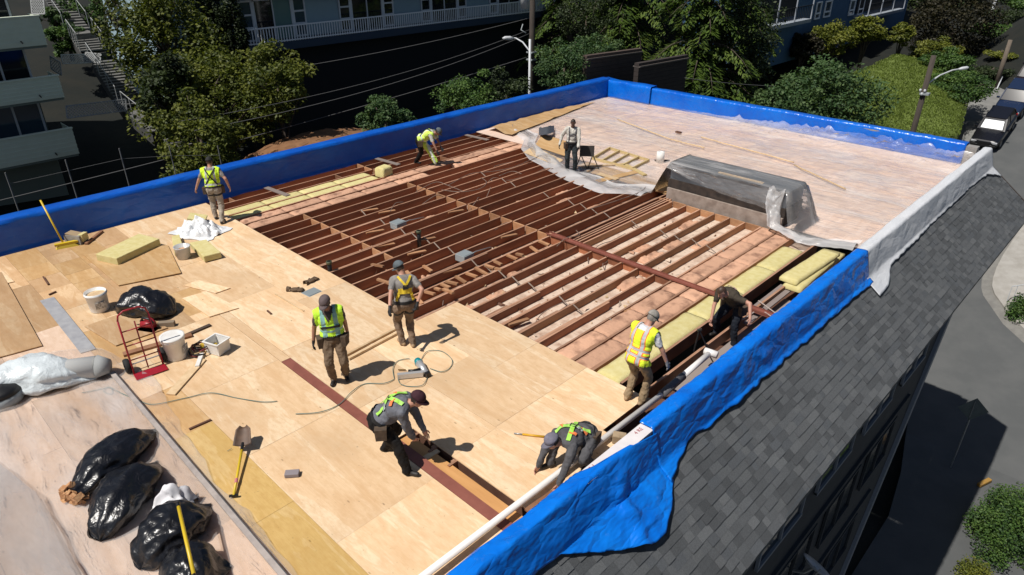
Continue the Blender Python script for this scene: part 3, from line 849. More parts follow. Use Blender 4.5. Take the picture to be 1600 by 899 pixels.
def greens(name, a, b_, c):
    out = []
    for i, k in enumerate((a, b_, c)):
        m = M('%s_%d' % (name, i), k, tuple(x * .7 for x in k), rough=.6, scale=3, spec=.3)
        nt = m.node_tree; pb_ = nt.nodes['Principled BSDF']
        tr = nt.nodes.new('ShaderNodeBsdfTranslucent'); tr.inputs['Color'].default_value = (k[0] * 1.2, k[1] * 1.3, k[2] * .6, 1)
        mx = nt.nodes.new('ShaderNodeMixShader'); mx.inputs[0].default_value = .22
        nt.links.new(pb_.outputs[0], mx.inputs[1]); nt.links.new(tr.outputs[0], mx.inputs[2]); nt.links.new(mx.outputs[0], nt.nodes['Material Output'].inputs['Surface'])
        out.append(m)
    return out
GR_OLIVE = greens('leaf_olive', (.092, .112, .014), (.135, .150, .020), (.056, .076, .013))
GR_DARK = greens('leaf_dark', (.032, .050, .017), (.045, .066, .020), (.020, .032, .014))
GR_MID = greens('leaf_mid', (.065, .130, .026), (.090, .155, .032), (.040, .085, .024))
GR_MAPLE = greens('leaf_maple', (.065, .120, .040), (.090, .145, .048), (.040, .085, .030))
GR_LIME = greens('leaf_lime', (.150, .170, .018), (.190, .200, .030), (.090, .110, .018))
GR_CEDAR = greens('leaf_cedar', (.075, .125, .018), (.105, .155, .026), (.035, .065, .016))
GR_BROWN = greens('leaf_bronze', (.038, .034, .018), (.050, .044, .020), (.022, .022, .012))
BARK = M('bark', (.055, .042, .032), (.09, .07, .055), rough=.95, scale=6, bump=.6, bscale=20)
_seed = [100]
def tree(px, py, D, rx, rz_, label, mats, name='tree', cat='tree', ncl=90, nl=60, size=.22, group=None, ry=None, clump=.26, base=None, stem=True):
    c = GD(px, py, D); ry = ry or rx
    _seed[0] += 1; rg = np.random.default_rng(_seed[0])
    gz = ground_z(c.x, c.y) if base is None else base
    root = empty(name, (c.x, c.y, gz), 0, label, cat, group)
    d = rg.normal(size=(ncl, 3)); d /= np.linalg.norm(d, axis=1)[:, None]
    rad = .35 + .65 * rg.random(ncl) ** .5
    lob = 1 + .22 * np.sin(d[:, 0] * 5 + _seed[0]) * np.cos(d[:, 1] * 4 + 2 * _seed[0])
    C = d * (rad * lob)[:, None] * np.array([rx, ry, rz_]) + np.array([0, 0, c.z - gz])
    C[:, 2] = np.maximum(C[:, 2], .15)
    Rr = (clump * (.7 + .7 * rg.random(ncl)))[:, None] * np.array([rx, ry, rz_]) * np.array([1, 1, .85])
    V, F, mi = leaf_quads(C, Rr, int(nl * 1.5), size, _seed[0])
    me = fast_mesh('crown', V, F, mats, mi)
    link('crown', me, root)
    if stem:
        m_ = MB(); hgt = max(.5, c.z - gz)
        m_.tube([(0, 0, -.3), (.05, .02, hgt * .5), (0, .08, hgt)], [rx * .07 + .05, rx * .05 + .04, .04], 8)
        for i in range(7):
            t = C[rg.integers(ncl)]; s0 = hgt * (.35 + .08 * i)
            m_.tube([(0, 0, s0), tuple(t * np.array([.5, .5, 1]) * .6 + np.array([0, 0, s0 * .4])), tuple(t)], [rx * .03 + .02, rx * .02 + .015, .012], 6)
        m_.build('trunk', BARK, root, smooth=True)
    return root
# ---- the bushy trees on the slope left of the opening
tree(258, 72, 33, 2.3, 2.5, 'leafy dark tree growing beside the concrete stairs at upper left', GR_OLIVE, ncl=110, nl=70, size=.24)
tree(330, 152, 31, 2.9, 2.0, 'large olive green tree in front of the clipped cypresses at upper left', GR_OLIVE, ncl=150, nl=80, size=.22)
tree(430, 128, 30, 1.6, 1.5, 'olive green treetop below the left end of the blue balconies', GR_OLIVE, ncl=70, nl=70, size=.2)
tree(310, 215, 27.5, 1.7, 1.7, 'dark tree standing just behind the worker at the left tarp', GR_OLIVE, ncl=70, nl=80, size=.18)
tree(268, 155, 29, 1.25, 1.6, 'green tree whose branches hang over the lower stair flight', GR_DARK, ncl=70, nl=70, size=.2)
tree(222, 15, 38, 2.1, 1.7, 'dark bronze bush near the top of the stairs', GR_BROWN, ncl=80, nl=60, size=.25)
tree(140, 18, 42, 1.3, 1.1, 'small yellow green shrub beside the upper stair rail', GR_MID, ncl=40, nl=60, size=.2, name='shrub', cat='shrub', base=GD(140, 18, 42).z - 1.2)
tree(104, 60, 38, .95, .8, 'rounded bright green shrub left of the stair landing', GR_MID, ncl=40, nl=60, size=.18, name='shrub', cat='shrub', base=GD(104, 60, 38).z - 0.9)
tree(85, 33, 39, .8, .8, 'small pale leafed shrub at the corner of the green building', GR_MAPLE, ncl=30, nl=50, size=.2, name='shrub', cat='shrub', base=GD(85, 33, 39).z - 0.9)
for i, (x, y, r) in enumerate(((290, 36, .75), (318, 34, .85), (345, 42, .75), (368, 52, .6))):
    tree(x, y, 36, r, 2.6 - .25 * i, ['tallest clipped cypress column at the left end of the cypress row', 'second cypress column in the row left of the blue balconies', 'third cypress column in the row left of the blue balconies', 'slim cypress column touching the end of the blue balconies'][i],
         GR_DARK, name='cypress_tree', ncl=70, nl=60, size=.16, group='cypress row')
# ---- shrubs along the dark slope behind the left tarp
for i, (x, y, D, r, lab, mt) in enumerate(((600, 190, 29, 1.1, 'low green shrub behind the left tarp beyond the bent worker', GR_MAPLE), (735, 158, 31, 1.5, 'low shrub mass left of the lamp post', GR_MID), (790, 148, 32, 1.2, 'low dark shrub at the foot of the lamp post', GR_DARK),
                                       (880, 105, 33, 1.5, 'rounded leafy bush right of the utility pole', GR_MAPLE), (925, 85, 35, 1.3, 'leafy bush behind the left brown roof wall', GR_MAPLE), (915, 25, 38, 1.6, 'pale leafed tree between utility pole and cedar', GR_DARK))):
    tree(x, y, D, r, r * .8, lab, mt, name='shrub', cat='shrub', ncl=60, nl=70, size=.15)
# sunlit bare earth
mb = MB()
for (cx_, cy_, r) in ((505, 206, 2.2), (770, 168, 1.4)):
    c = GD(cx_, cy_, 30.5)
    def bank(u, v, c=c, r=r):
        x = c.x + (u - .5) * 2 * r; y = c.y + (v - .5) * 3 * r; d = math.hypot((u - .5) * 2, (v - .5) * 2)
        return (x, y, c.z - .12 - .6 * d * d + .12 * nz(x * 2, y * 2) + .03 * (c.x - x))
    mb = MB(); mb.grid(bank, 24, 24)
    o = mb.build('earth_bank', M('bare_earth', (.16, .075, .032), (.22, .11, .05), rough=.95, scale=3, bump=.6, bscale=8), None, smooth=True); o['kind'] = 'structure'
# ---- cedars
def cedar(px, py, D, R0, hgt, label, nb=60, seed=1):
    c = GD(px, py, D); gz = ground_z(c.x, c.y)
    root = empty('cedar_tree', (c.x, c.y, gz), 0, label, 'tree', 'cedars beyond the far roof edge')
    rg = np.random.default_rng(seed)
    top = c.z - gz + hgt / 2; bot = max(1.0, c.z - gz - hgt / 2)
    m_ = MB(); m_.tube([(0, 0, -.5), (.1, 0, top * .5), (0, 0, top)], [.34, .24, .05], 8)
    Vs = []; mis = []
    for i in range(nb):
        f = rg.random() ** .8; h = bot + (top - bot) * f
        L = R0 * (1 - f * .72) * (.7 + .5 * rg.random()); a = rg.random() * 6.283
        dx, dy = math.cos(a), math.sin(a)
        path = []
        for k in range(6):
            t = k / 5; path.append(np.array([dx * L * t, dy * L * t, h + .35 * L * t * (1 - t) * 1.2 - .35 * L * t * t]))
        m_.tube([tuple(p) for p in path], [.06, .05, .04, .03, .02, .01], 5)
        n = int(85 * L)
        t = rg.random(n) ** .75; seg = np.minimum((t * 5).astype(int), 4); fr_ = t * 5 - seg
        P = np.array(path); B0 = P[seg] + (P[seg + 1] - P[seg]) * fr_[:, None]
        side = (rg.random(n) - .5) * 2 * (.42 * L * (1 - t * .75) * .8 + .12)
        B0 = B0 + np.stack([-dy * side, dx * side, -np.abs(side) * .35 - rg.random(n) * .14], 1)
        out = np.stack([dx * .6 - dy * np.sign(side) * .7, dy * .6 + dx * np.sign(side) * .7, -.45 + 0 * side], 1)
        out += rg.normal(size=(n, 3)) * .22; out /= np.linalg.norm(out, axis=1)[:, None]
        w = np.cross(out, np.array([0, 0, 1.0])); w /= np.linalg.norm(w, axis=1)[:, None]
        s = (.22 + .26 * rg.random(n))[:, None]
        Q = np.stack([B0, B0 + out * s * .5 + w * s * .16, B0 + out * s, B0 + out * s * .5 - w * s * .16], 1)
        Vs.append(Q.reshape(-1, 3)); tone = rg.integers(3); mis.append(np.where(rg.random(n) < .7, tone if tone < 2 else 0, 2))
    V = np.concatenate(Vs); link('crown', fast_mesh('crown', V, np.arange(len(V)).reshape(-1, 4), GR_CEDAR, np.concatenate(mis)), root)
    m_.build('trunk', BARK, root, smooth=True)
cedar(985, 20, 44, 5.2, 11, 'big drooping cedar behind the left brown roof wall', 130, 3)
cedar(1105, 20, 40, 4.4, 10, 'dark drooping cedar right of the brown roof walls', 95, 5)
cedar(890, -10, 50, 3.6, 9, 'smaller cedar behind the utility pole', 60, 8)
cedar(1165, 30, 48, 3.6, 8, 'farther cedar in front of the right blue building', 60, 9)
# ---- right hand vegetation
tree(1290, 165, 35, 2.6, 1.9, 'broad maple rising behind the far blue tarp', GR_MAPLE, ncl=170, nl=60, size=.22)
tree(1135, 62, 43, 3.0, 3.2, 'dense dark tree filling the gap right of the cedars', GR_DARK, ncl=120, nl=60, size=.26)
tree(1230, 160, 37, 1.6, 1.3, 'smaller maple left of the broad maple', GR_MAPLE, ncl=70, nl=60, size=.22)
for i, (x, y, r, lab, mt) in enumerate(((1255, 72, 1.4, 'bronze and lime shrub below the right blue building, leftmost of the lime row', GR_BROWN), (1305, 60, 1.7, 'lime green shrub below the twin windows of the right blue building', GR_LIME), (1355, 46, 1.4, 'bright lime shrub beside the dark porch of the right blue building', GR_LIME), (1410, 52, 1.0, 'small lime shrub at the right end of the lime row', GR_LIME))):
    tree(x, y, 56, r, r * .72, lab, mt, name='shrub', cat='shrub', ncl=60, nl=50, size=.26, group='lime shrubs')
tree(1490, 35, 62, 3.6, 3.4, 'large dark tree behind the right lamp post', GR_BROWN, ncl=130, nl=60, size=.32)
tree(1462, 78, 56, 1.6, .9, 'flat topped golden hedge behind the right lamp post', GR_LIME, name='shrub', cat='shrub', ncl=60, nl=60, size=.22)
tree(1495, 135, 50, 2.1, 1.0, 'spreading green bush under the right street lamp', GR_MID, name='shrub', cat='shrub', ncl=90, nl=70, size=.2)
tree(1480, 100, 54, 2.0, 1.0, 'green bush above the hedge right of the lamp post', GR_MID, name='shrub', cat='shrub', ncl=80, nl=60, size=.22)
tree(1555, 112, 58, 1.2, .8, 'golden yellow bush between the two right poles', GR_LIME, name='shrub', cat='shrub', ncl=40, nl=60, size=.2)
tree(1545, 130, 56, 1.5, 1.2, 'dark bush at the foot of the rightmost pole', GR_DARK, name='shrub', cat='shrub', ncl=60, nl=60, size=.2)
tree(1560, 75, 66, 3.0, 1.8, 'mid green bushes on the bank left of the rightmost pole', GR_MID, name='shrub', cat='shrub', ncl=80, nl=60, size=.26)
tree(1590, 50, 72, 3.2, 2.0, 'dark green bush at the upper right corner', GR_DARK, name='shrub', cat='shrub', ncl=80, nl=60, size=.28)
tree(1592, 100, 68, 2.4, 2.2, 'green bush behind the rightmost pole', GR_MID, name='shrub', cat='shrub', ncl=80, nl=60, size=.26)
tree(1575, 15, 88, 4.5, 3.0, 'dark tree at the top right corner', GR_DARK, ncl=90, nl=50, size=.4)
tree(1440, 10, 80, 5.0, 3.5, 'tall dark tree behind the right blue building', GR_DARK, ncl=90, nl=50, size=.4)
# bush by the street at bottom right
def street_bush(px, py, rx, rz_, label, mats, **k):
    b0 = GR(px, py); c = Vector((b0.x, b0.y, b0.z))
    _seed[0] += 1; rg = np.random.default_rng(_seed[0])
    root = empty('shrub', (c.x, c.y, road_z(c.y)), 0, label, 'shrub')
    n = k.get('ncl', 90); d = rg.normal(size=(n, 3)); d /= np.linalg.norm(d, axis=1)[:, None]; d[:, 2] = np.abs(d[:, 2])
    C = d * (.4 + .6 * rg.random(n) ** .5)[:, None] * np.array([rx, k.get('ry', rx), rz_])
    V, F, mi = leaf_quads(C, np.full((n, 3), .35), k.get('nl', 90), k.get('size', .12), _seed[0])
    link('crown', fast_mesh('crown', V, F, mats, mi), root)
street_bush(1574, 838, 1.25, 1.8, 'rounded green bush at the bottom right corner by the shadowed street', GR_MID, ry=2.3, ncl=170)
street_bush(1520, 905, .45, .6, 'low pale green shrub at the bottom edge of the picture near the bush', GR_LIME, ncl=40, size=.10)
street_bush(1606, 495, .9, 1.1, 'clipped dark bush at the right edge beside the pavement', GR_MID, ncl=70)
# lawn bank: short grass on a rounded bank
c0, c1 = GD(1340, 105, 51), GD(1500, 205, 46)
def bankz(u, v):
    p = [GD(1325, 118, 50), GD(1400, 84, 57), GD(1470, 100, 56), GD(1515, 160, 49), GD(1500, 215, 45.5), GD(1400, 222, 44), GD(1345, 195, 45)]
    return p
bp_ = bankz(0, 0); bc = sum(bp_, Vector()) / len(bp_)
grid_pts = []
def bank_fn(u, v):
    a = u * 2 * math.pi; k = u * len(bp_); i = int(k) % len(bp_); q = bp_[i].lerp(bp_[(i + 1) % len(bp_)], k - int(k))
    r = v; p = bc.lerp(q, min(1, r * 1.0))
    z = p.z + .7 * (1 - r ** 3) - (2.2 if v > .99 else 0)
    return (p.x, p.y, z + .10 * nz(p.x * .7, p.y * .7, 2))
mb = MB(); mb.grid(bank_fn, 42, 14)
hedge = mb.build('grass_bank', M('grass_base', (.105, .145, .024), (.125, .165, .032), rough=.95, scale=1.5), None, smooth=True); hedge['kind'] = 'structure'
rg = np.random.default_rng(77); n = 26000
u = rg.random(n); v = rg.random(n) ** .5
P = np.array([bank_fn(a, b_ * .985) for a, b_ in zip(u, v)])
t = rg.normal(size=(n, 3)) * .5; t[:, 2] = 1; t /= np.linalg.norm(t, axis=1)[:, None]
w = rg.normal(size=(n, 3)); w -= t * (w * t).sum(1)[:, None]; w /= np.linalg.norm(w, axis=1)[:, None]
s = (.06 + .07 * rg.random(n))[:, None]
V = np.stack([P - w * .03, P + w * .03, P + w * .012 + t * s, P - w * .012 + t * s], 1).reshape(-1, 3)
GR_LAWN = greens('lawn', (.150, .205, .032), (.170, .225, .042), (.120, .165, .030))
o = link('grass', fast_mesh('grass', V, np.arange(len(V)).reshape(-1, 4), GR_LAWN, rg.integers(0, 3, n))); tag(o, 'short green grass covering the rounded bank by the street', 'grass', kind='stuff')
# ground cover on the banks left and right
rg = np.random.default_rng(5); Cs = []; Rs = []
for i in range(900):
    x = rg.uniform(-34, -12); y = rg.uniform(27.5, 62)
    if x > -17 + (y - 27) * .06: continue
    Cs.append((x, y, ground_z(x, y) + .1)); Rs.append((.8, .8, .35))
for i in range(500):
    x = rg.uniform(-37, -20); y = rg.uniform(2, 34)
    Cs.append((x, y, ground_z(x, y) + .05)); Rs.append((.7, .7, .25))
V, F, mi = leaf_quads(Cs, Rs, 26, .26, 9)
o = link('ivy', fast_mesh('ivy', V, F, greens('ivy', (.012, .018, .008), (.018, .026, .010), (.008, .012, .006)), mi)); tag(o, 'ivy and weeds on the slopes, darkened in colour to stand for shade', 'ivy', kind='stuff')  # leaf greens kept very dark to carry the slope's shade

# ================================================================== buildings around
def part(mb, name, mats, root, smooth=False):
    o = mb.build(name, mats, None, smooth); o.parent = root; o.matrix_parent_inverse = Matrix.Translation(-root.location); return o
BLUEW = M('blue_grey_wall', (.32, .44, .51), (.34, .465, .53), rough=.8, scale=2)
BLUEW2 = M('deep_blue_wall', (.04, .10, .19), (.05, .115, .21), rough=.8, scale=2)
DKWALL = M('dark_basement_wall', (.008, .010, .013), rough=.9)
RAILW = M('white_rail', (.78, .80, .83), rough=.6)
GLS = glass_mat('pane_dark', (.010, .014, .020)); GLB = glass_mat('pane_bluegrey', (.045, .075, .105)); GLT = glass_mat('pane_teal_blind', (.09, .22, .22), .3)
bf = empty('blue_apartment_block', (-39, 32, ground_z(-39, 32)), 0, 'long blue grey apartment block with white balcony rails on the slope above', 'building')
XF, XBf = -38.2, -36.9
zb = GX(600, 47, XBf).z; zt = GX(600, 25, XBf).z                # rail foot and top
yl = GX(383, 70, XBf).y; yr = 75.0
part(MB().box((XF - .2, (yl - 4 + yr) / 2, (zb - 9 + zb + 8) / 2), (.4, yr - yl + 4, 17)), 'wall', BLUEW, bf)
part(MB().box((XF + .30, (yl - 2 + yr) / 2, zb - 4.9), (.5, yr - yl + 2, 9.0)), 'basement_wall', DKWALL, bf)  # near black colour stands in for shade below the balconies
part(MB().box((XF - 3.5, (yl - 4 + yr) / 2, zb - 1), (6, yr - yl + 4, 16.8)), 'body', BLUEW, bf)
for k, z in enumerate((zb, zb + 2.85)):
    part(MB().box(((XF + XBf) / 2, (yl + yr) / 2, z - .22), (XBf - XF + .1, yr - yl, .40)), 'balcony_slab', M('navy_slab', (.03, .05, .085), rough=.8), bf)
    part(MB().box((XBf, (yl + yr) / 2, zt - zb + z), (.07, yr - yl, .07)), 'rail', RAILW, bf)
    part(MB().box((XBf, (yl + yr) / 2, z + .06), (.06, yr - yl, .06)), 'rail', RAILW, bf)
    bal = MB().box((0, 0, 0), (.035, .05, zt - zb)).mesh('baluster', [RAILW])
    y = yl
    i = 0
    while y < yr and i < 150:
        o = link('baluster', bal); o.parent = bf; o.matrix_parent_inverse = Matrix.Translation(-bf.location); o.location = (XBf, y, z + (zt - zb) / 2)
        y += .165 if y < 47 else .5; i += 1
# door and window sets, one for each flat
ycs = [GX(430, 45, XF + .05).y, GX(571, 30, XF + .05).y, GX(689, 18, XF + .05).y, GX(795, 8, XF + .05).y]
sp_ = (ycs[3] - ycs[0]) / 3
for lev, z in enumerate((zb, zb + 2.85)):
    for j in range(7):
        yc = ycs[0] + sp_ * j
        for q in (-1, 1):
            wf = MB(); ww = .72; y0 = yc + q * 1.62
            gl_ = MB().box((XF + .03, y0, z + 1.05), (.04, ww, 2.0))
            wo_ = part(gl_, 'window', [GLB if (j == 0) else GLS], bf)
            for yy in (y0 - ww / 2, y0 + ww / 2): wf.box((XF + .07, yy, z + 1.05), (.08, .08, 2.1))
            for zz in (z + .05, z + .72, z + 1.38, z + 2.08): wf.box((XF + .075, y0, zz), (.085, ww + .08, .09))
            fo = wf.build('frame', RAILW); fo.parent = wo_
        dgl = MB().box((XF + .02, yc - .58, z + 1.03), (.04, 1.12, 2.06)); do = part(dgl, 'sliding_door', [GLS], bf)
        dg2 = MB().box((XF + .02, yc + .58, z + 1.03), (.04, 1.12, 2.06)); d2 = part(dg2, 'sliding_door', [GLT if j == 0 else GLS], bf)
        wf = MB()
        for yy in (yc - 1.16, yc + 1.16): wf.box((XF + .07, yy, z + 1.05), (.09, .16, 2.16))
        wf.box((XF + .06, yc, z + 1.03), (.07, .07, 2.1)); wf.box((XF + .07, yc, z + 2.10), (.09, 2.4, .09))
        fo = wf.build('frame', RAILW); fo.parent = do
part(MB().box((XF - 3.2, (yl + yr) / 2, zb + 7.6), (8.6, yr - yl + 6, .3)), 'roof', DKWALL, bf)
# right blue building
br = empty('blue_house', (-25, 66, ground_z(-25, 66)), 0, 'deep blue house with white framed windows and dark porches at upper right', 'building')
XR = -24.4
a_ = GX(1175, 60, XR); b2 = GX(1412, 30, XR)
part(MB().box((XR - 3, (a_.y + b2.y) / 2, a_.z + 2), (6, b2.y - a_.y, 9)), 'wall', BLUEW2, br)
for (xa, xb, ya, yb) in ((1272, 1284, 3, 30), (1286, 1300, 1, 27), (1325, 1337, 0, 24), (1339, 1352, -4, 23)):
    p = GX(xa, yb, XR + .05); q = GX(xb, ya, XR + .05)
    wo_ = part(MB().box((XR + .03, (p.y + q.y) / 2, (p.z + q.z) / 2), (.05, q.y - p.y, q.z - p.z)), 'window', GLB, br)
    wf = MB()
    for yy in (p.y, q.y): wf.box((XR + .08, yy, (p.z + q.z) / 2), (.09, .11, q.z - p.z + .1))
    for zz in (p.z, q.z, p.z + (q.z - p.z) * .32): wf.box((XR + .085, (p.y + q.y) / 2, zz), (.10, q.y - p.y + .12, .11))
    fo = wf.build('frame', RAILW); fo.parent = wo_
for (xa, xb, yb) in ((1182, 1265, 45), (1355, 1410, 25)):
    p = GX(xa, yb, XR + 1.2); q = GX(xb, yb - (xb - xa) * .13, XR + 1.2)
    part(MB().box((XR + .6, (p.y + q.y) / 2, p.z - .2), (1.4, q.y - p.y, .25)), 'porch_floor', M('pale_porch', (.25, .28, .32), rough=.8), br)
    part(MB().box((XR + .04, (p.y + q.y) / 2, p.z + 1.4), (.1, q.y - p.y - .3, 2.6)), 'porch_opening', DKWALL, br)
    for k in range(4):
        yy = p.y + (q.y - p.y) * k / 3
        part(MB().box((XR + 1.25, yy, p.z + 1.2), (.09, .09, 2.8)), 'porch_post', M('porch_post', (.30, .33, .38), rough=.7), br)
    part(MB().box((XR + 1.25, (p.y + q.y) / 2, p.z + .95), (.05, q.y - p.y, .06)), 'porch_rail', DKWALL, br)
    k = 0; bal = MB().box((0, 0, 0), (.03, .04, .9)).mesh('baluster', [DKWALL])
    while k < 30:
        o = link('baluster', bal); o.parent = br; o.matrix_parent_inverse = Matrix.Translation(-br.location); o.location = (XR + 1.25, p.y + (q.y - p.y) * k / 30, p.z + .5); k += 1
# pale house far right
ph = GD(1545, 0, 95)
hz_ = empty('pale_house', (ph.x, ph.y, ground_z(ph.x, ph.y)), 0, 'pale blue grey house glimpsed between trees at the top right', 'building')
part(MB().box((ph.x, ph.y, ph.z + 1), (8, 6, 7)), 'wall', M('pale_wall', (.20, .23, .29), rough=.8), hz_)
part(MB().box((ph.x, ph.y, ph.z + 4.8), (9, 7, .5), taper=.7), 'roof', M('pale_roof', (.14, .15, .17), rough=.9), hz_)
part(MB().box((ph.x + 4.02, ph.y - 1, ph.z), (.06, 1.6, 1.3)), 'window', GLS, hz_)
# green building
GRW = M('sage_siding', (.66, .72, .58), (.70, .76, .62), rough=.8, scale=3)
GRD = M('sage_dark', (.17, .20, .17), rough=.8)
gb = empty('green_apartment_block', (-38, 3, ground_z(-38, 3)), 0, 'sage green lapboard apartment block with three balconies at the upper left', 'building')
XG = -35.6; YG = 8.4
part(MB().box((XG - 4.6, YG - 9.6, -1), (6, 18, 16)), 'wall', GRD, gb)
lev = [(GX(123, 240, XG), GX(118, 200, XG)), (GX(100, 152, XG), GX(97, 118, XG)), (GX(73, 70, XG), GX(70, 25, XG))]
board_cache = {}
for k, (pb_, pt_) in enumerate(lev):
    z0_, z1_ = pb_.z, pt_.z; ye = YG - .05 - .0 * k
    ye = pb_.y
    part(MB().box((XG - .8, ye - 8, z0_ - .06), (1.5, 16, .10)), 'balcony_floor', GRD, gb)
    part(MB().box((XG - .07, ye - 8, (z0_ + z1_) / 2), (.04, 15.98, z1_ - z0_)), 'balcony_core', GRD, gb)
    nb = 6; h = (z1_ - z0_) / nb
    for i in range(nb):
        m_ = MB(); rot = rotm(0, R_(-7), 0)
        m_.box((XG, ye - 8, z0_ + h * (i + .5)), (.022, 16.04, h * 1.08), rotm(0, R_(9), 0)); part(m_, 'lap_board', GRW, gb)
        m_ = MB(); m_.box((XG - .75, ye + .01, z0_ + h * (i + .5)), (1.5, .022, h * 1.08), rotm(R_(9), 0, 0)); part(m_, 'lap_board', GRW, gb)
    part(MB().box((XG - .03, ye - 8, z1_ + .03), (.18, 16.1, .05)), 'cap_rail', GRW, gb)
    # recessed glazing behind each balcony
    zc = z1_ + .55
    for j in range(4):
        y = ye - 1.7 - j * 2.1
        wo_ = part(MB().box((XG - 1.45, y, zc), (.05, 2.0, 1.7)), 'window', [GLS if (j + k) % 3 else GLB], gb)
        wf = MB()
        for yy in (y - 1.02, y, y + 1.02): wf.box((XG - 1.40, yy, zc), (.09, .08, 1.75))
        for zz in (zc - .85, zc + .85): wf.box((XG - 1.395, y, zz), (.095, 2.1, .09))
        fo = wf.build('frame', M('grey_frame', (.62, .63, .64), rough=.6)); fo.parent = wo_
    sc = part(MB().tube([(XG + .02, ye - .9, z0_ + .22), (XG + .22, ye - .9, z0_ + .17)], .03, 6), 'scupper', BLACK, gb)
    part(MB().tube([(XG + .02, ye - 3.9, z0_ + .22), (XG + .22, ye - 3.9, z0_ + .17)], .03, 6), 'scupper', BLACK, gb)
# lattice screens
LATT = M('lattice_grey', (.30, .31, .31), rough=.8)
def lattice(p00, p10, p01, label, n=9, m_=4):
    p00, p10, p01 = Vector(p00), Vector(p10), Vector(p01); ex = p10 - p00; ey = p01 - p00
    root = empty('lattice_screen', p00, 0, label, 'screen')
    for s in (1, -1):
        k = -m_
        while k <= n:
            mb = MB(); u0, v0, u1, v1 = (k / n, 0, (k + m_) / n, 1) if s > 0 else ((k + m_) / n, 0, k / n, 1)
            pts = []
            for t in np.linspace(0, 1, 13):
                u = u0 + (u1 - u0) * t; v = t
                if 0 <= u <= 1: pts.append(ex * u + ey * v)
            if len(pts) >= 2:
                mb.bar(pts[0], pts[-1], .028, .012, up=ex.cross(ey)); mb.build('slat', LATT, root)
            k += 1
    f = MB()
    for a, b_ in ((Vector(), ex), (ey, ex + ey), (Vector(), ey), (ex, ex + ey)): f.bar(a, b_, .05, .03, up=ex.cross(ey))
    f.build('frame', LATT, root)
lattice(GD(80, 108, 32), GD(96, 118, 31.4), GD(78, 88, 32), 'narrow lattice panel at the corner of the middle green balcony', 5, 4)
lattice(GD(98, 100, 34), GD(150, 98, 36), GD(95, 86, 34), 'wide lattice panel between the green block and the stairs', 14, 4)
lattice(GD(132, 96, 35), GD(156, 99, 35), GD(134, 82, 35), 'bright lattice panel at the foot of the stair landing', 7, 4)
lattice(GD(105, 185, 30.5), GD(198, 173, 32.5), GD(103, 166, 30.5), 'lower lattice fence beside the lowest green balcony', 20, 4)
lattice(GD(50, 22, 36), GD(70, 22, 36), GD(48, 0, 36), 'lattice panel beside the top green balcony', 6, 5)
# stairs up the hill
STONE_ = M('stair_concrete', (.10, .10, .093), (.145, .142, .132), rough=.9, scale=3)
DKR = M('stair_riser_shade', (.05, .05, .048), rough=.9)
def flight(pa, pb, n, wid, label, rails=True):
    pa, pb = Vector(pa), Vector(pb); root = empty('stair_flight', pa, 0, label, 'stairs', 'public stairs')
    d = pb - pa; hd = Vector((d.x, d.y, 0)); run = hd.length / n; rise = d.z / n; hd.normalize(); sd = hd.cross(Vector((0, 0, 1)))
    rot = Matrix((hd, -sd, Vector((0, 0, 1)))).transposed()
    stp = MB().box((run / 2, 0, -.04), (run + .04, wid, .08), None).mesh('step', [STONE_])
    body = MB(); 
    for i in range(n):
        o = link('step', stp, root, hd * (run * i) + Vector((0, 0, rise * (i + 1)))); o.rotation_euler = rot.to_euler()
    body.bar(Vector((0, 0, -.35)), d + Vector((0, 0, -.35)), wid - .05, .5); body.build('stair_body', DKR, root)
    if rails:
        for s in (-1, 1):
            r = MB(); b0 = sd * (s * wid / 2)
            r.tube([b0 + Vector((0, 0, .95)), b0 + d + Vector((0, 0, .95))], .018, 6)
            r.build('handrail', LATT, root)
            for t in (0, .33, .66, 1):
                MB().tube([b0 + d * t, b0 + d * t + Vector((0, 0, .95))], .022, 6).build('rail_post', LATT, root)
    return root
flight(GD(256, 205, 31.0), GD(215, 172, 32.6), 6, 1.1, 'lowest short stair flight below the retaining wall')
flight(GD(207, 165, 33.0), GD(160, 95, 36.0), 16, 1.1, 'middle stair flight between lattice fence and trees')
flight(GD(146, 80, 36.5), GD(130, 58, 37.6), 6, 1.2, 'upper stair flight just above the bright lattice panel')
flight(GD(122, 48, 38.2), GD(80, -12, 44), 15, 1.2, 'topmost stair flight rising to the upper left')
for px, py, D, sx, lab in ((234, 178, 32, 1.2, 'pale concrete retaining wall beside the lowest stair flight'), (126, 52, 37.8, 1.0, 'concrete stair landing between the two upper flights'), (285, 222, 29.5, .9, 'pale concrete block at the foot of the stairs')):
    c = GD(px, py, D); r0 = empty('concrete_block', c, 0, lab, 'concrete block')
    MB().box((0, 0, -.35), (1.5, sx, .7)).build('block', STONE_, r0); MB().box((0, 0, .03), (1.56, sx + .06, .06)).build('coping', STONE_, r0)
# chain fence posts on the slope behind the left tarp
fe = empty('wire_fence', GX(15, 320, -24.5), 0, 'thin wire fence with metal posts on the dark slope behind the left tarp', 'fence')
FST = M('fence_steel', (.16, .16, .155), rough=.7)
pts = []
for (x0, y0, x1, y1) in ((8, 270, 18, 325), (102, 250, 118, 300), (186, 232, 200, 285), (264, 228, 272, 268), (340, 228, 350, 250)):
    a = GX(x0, y0, -24.5); b_ = GX(x1, y1, -24.5); b_ = Vector((a.x, a.y, b_.z - .6)); pts.append(a)
    part(MB().tube([b_, a], .02, 6), 'post', FST, fe)
for q in (.35,):
    part(MB().tube([p - Vector((0, 0, q)) for p in pts], .006, 5), 'wire', FST, fe)
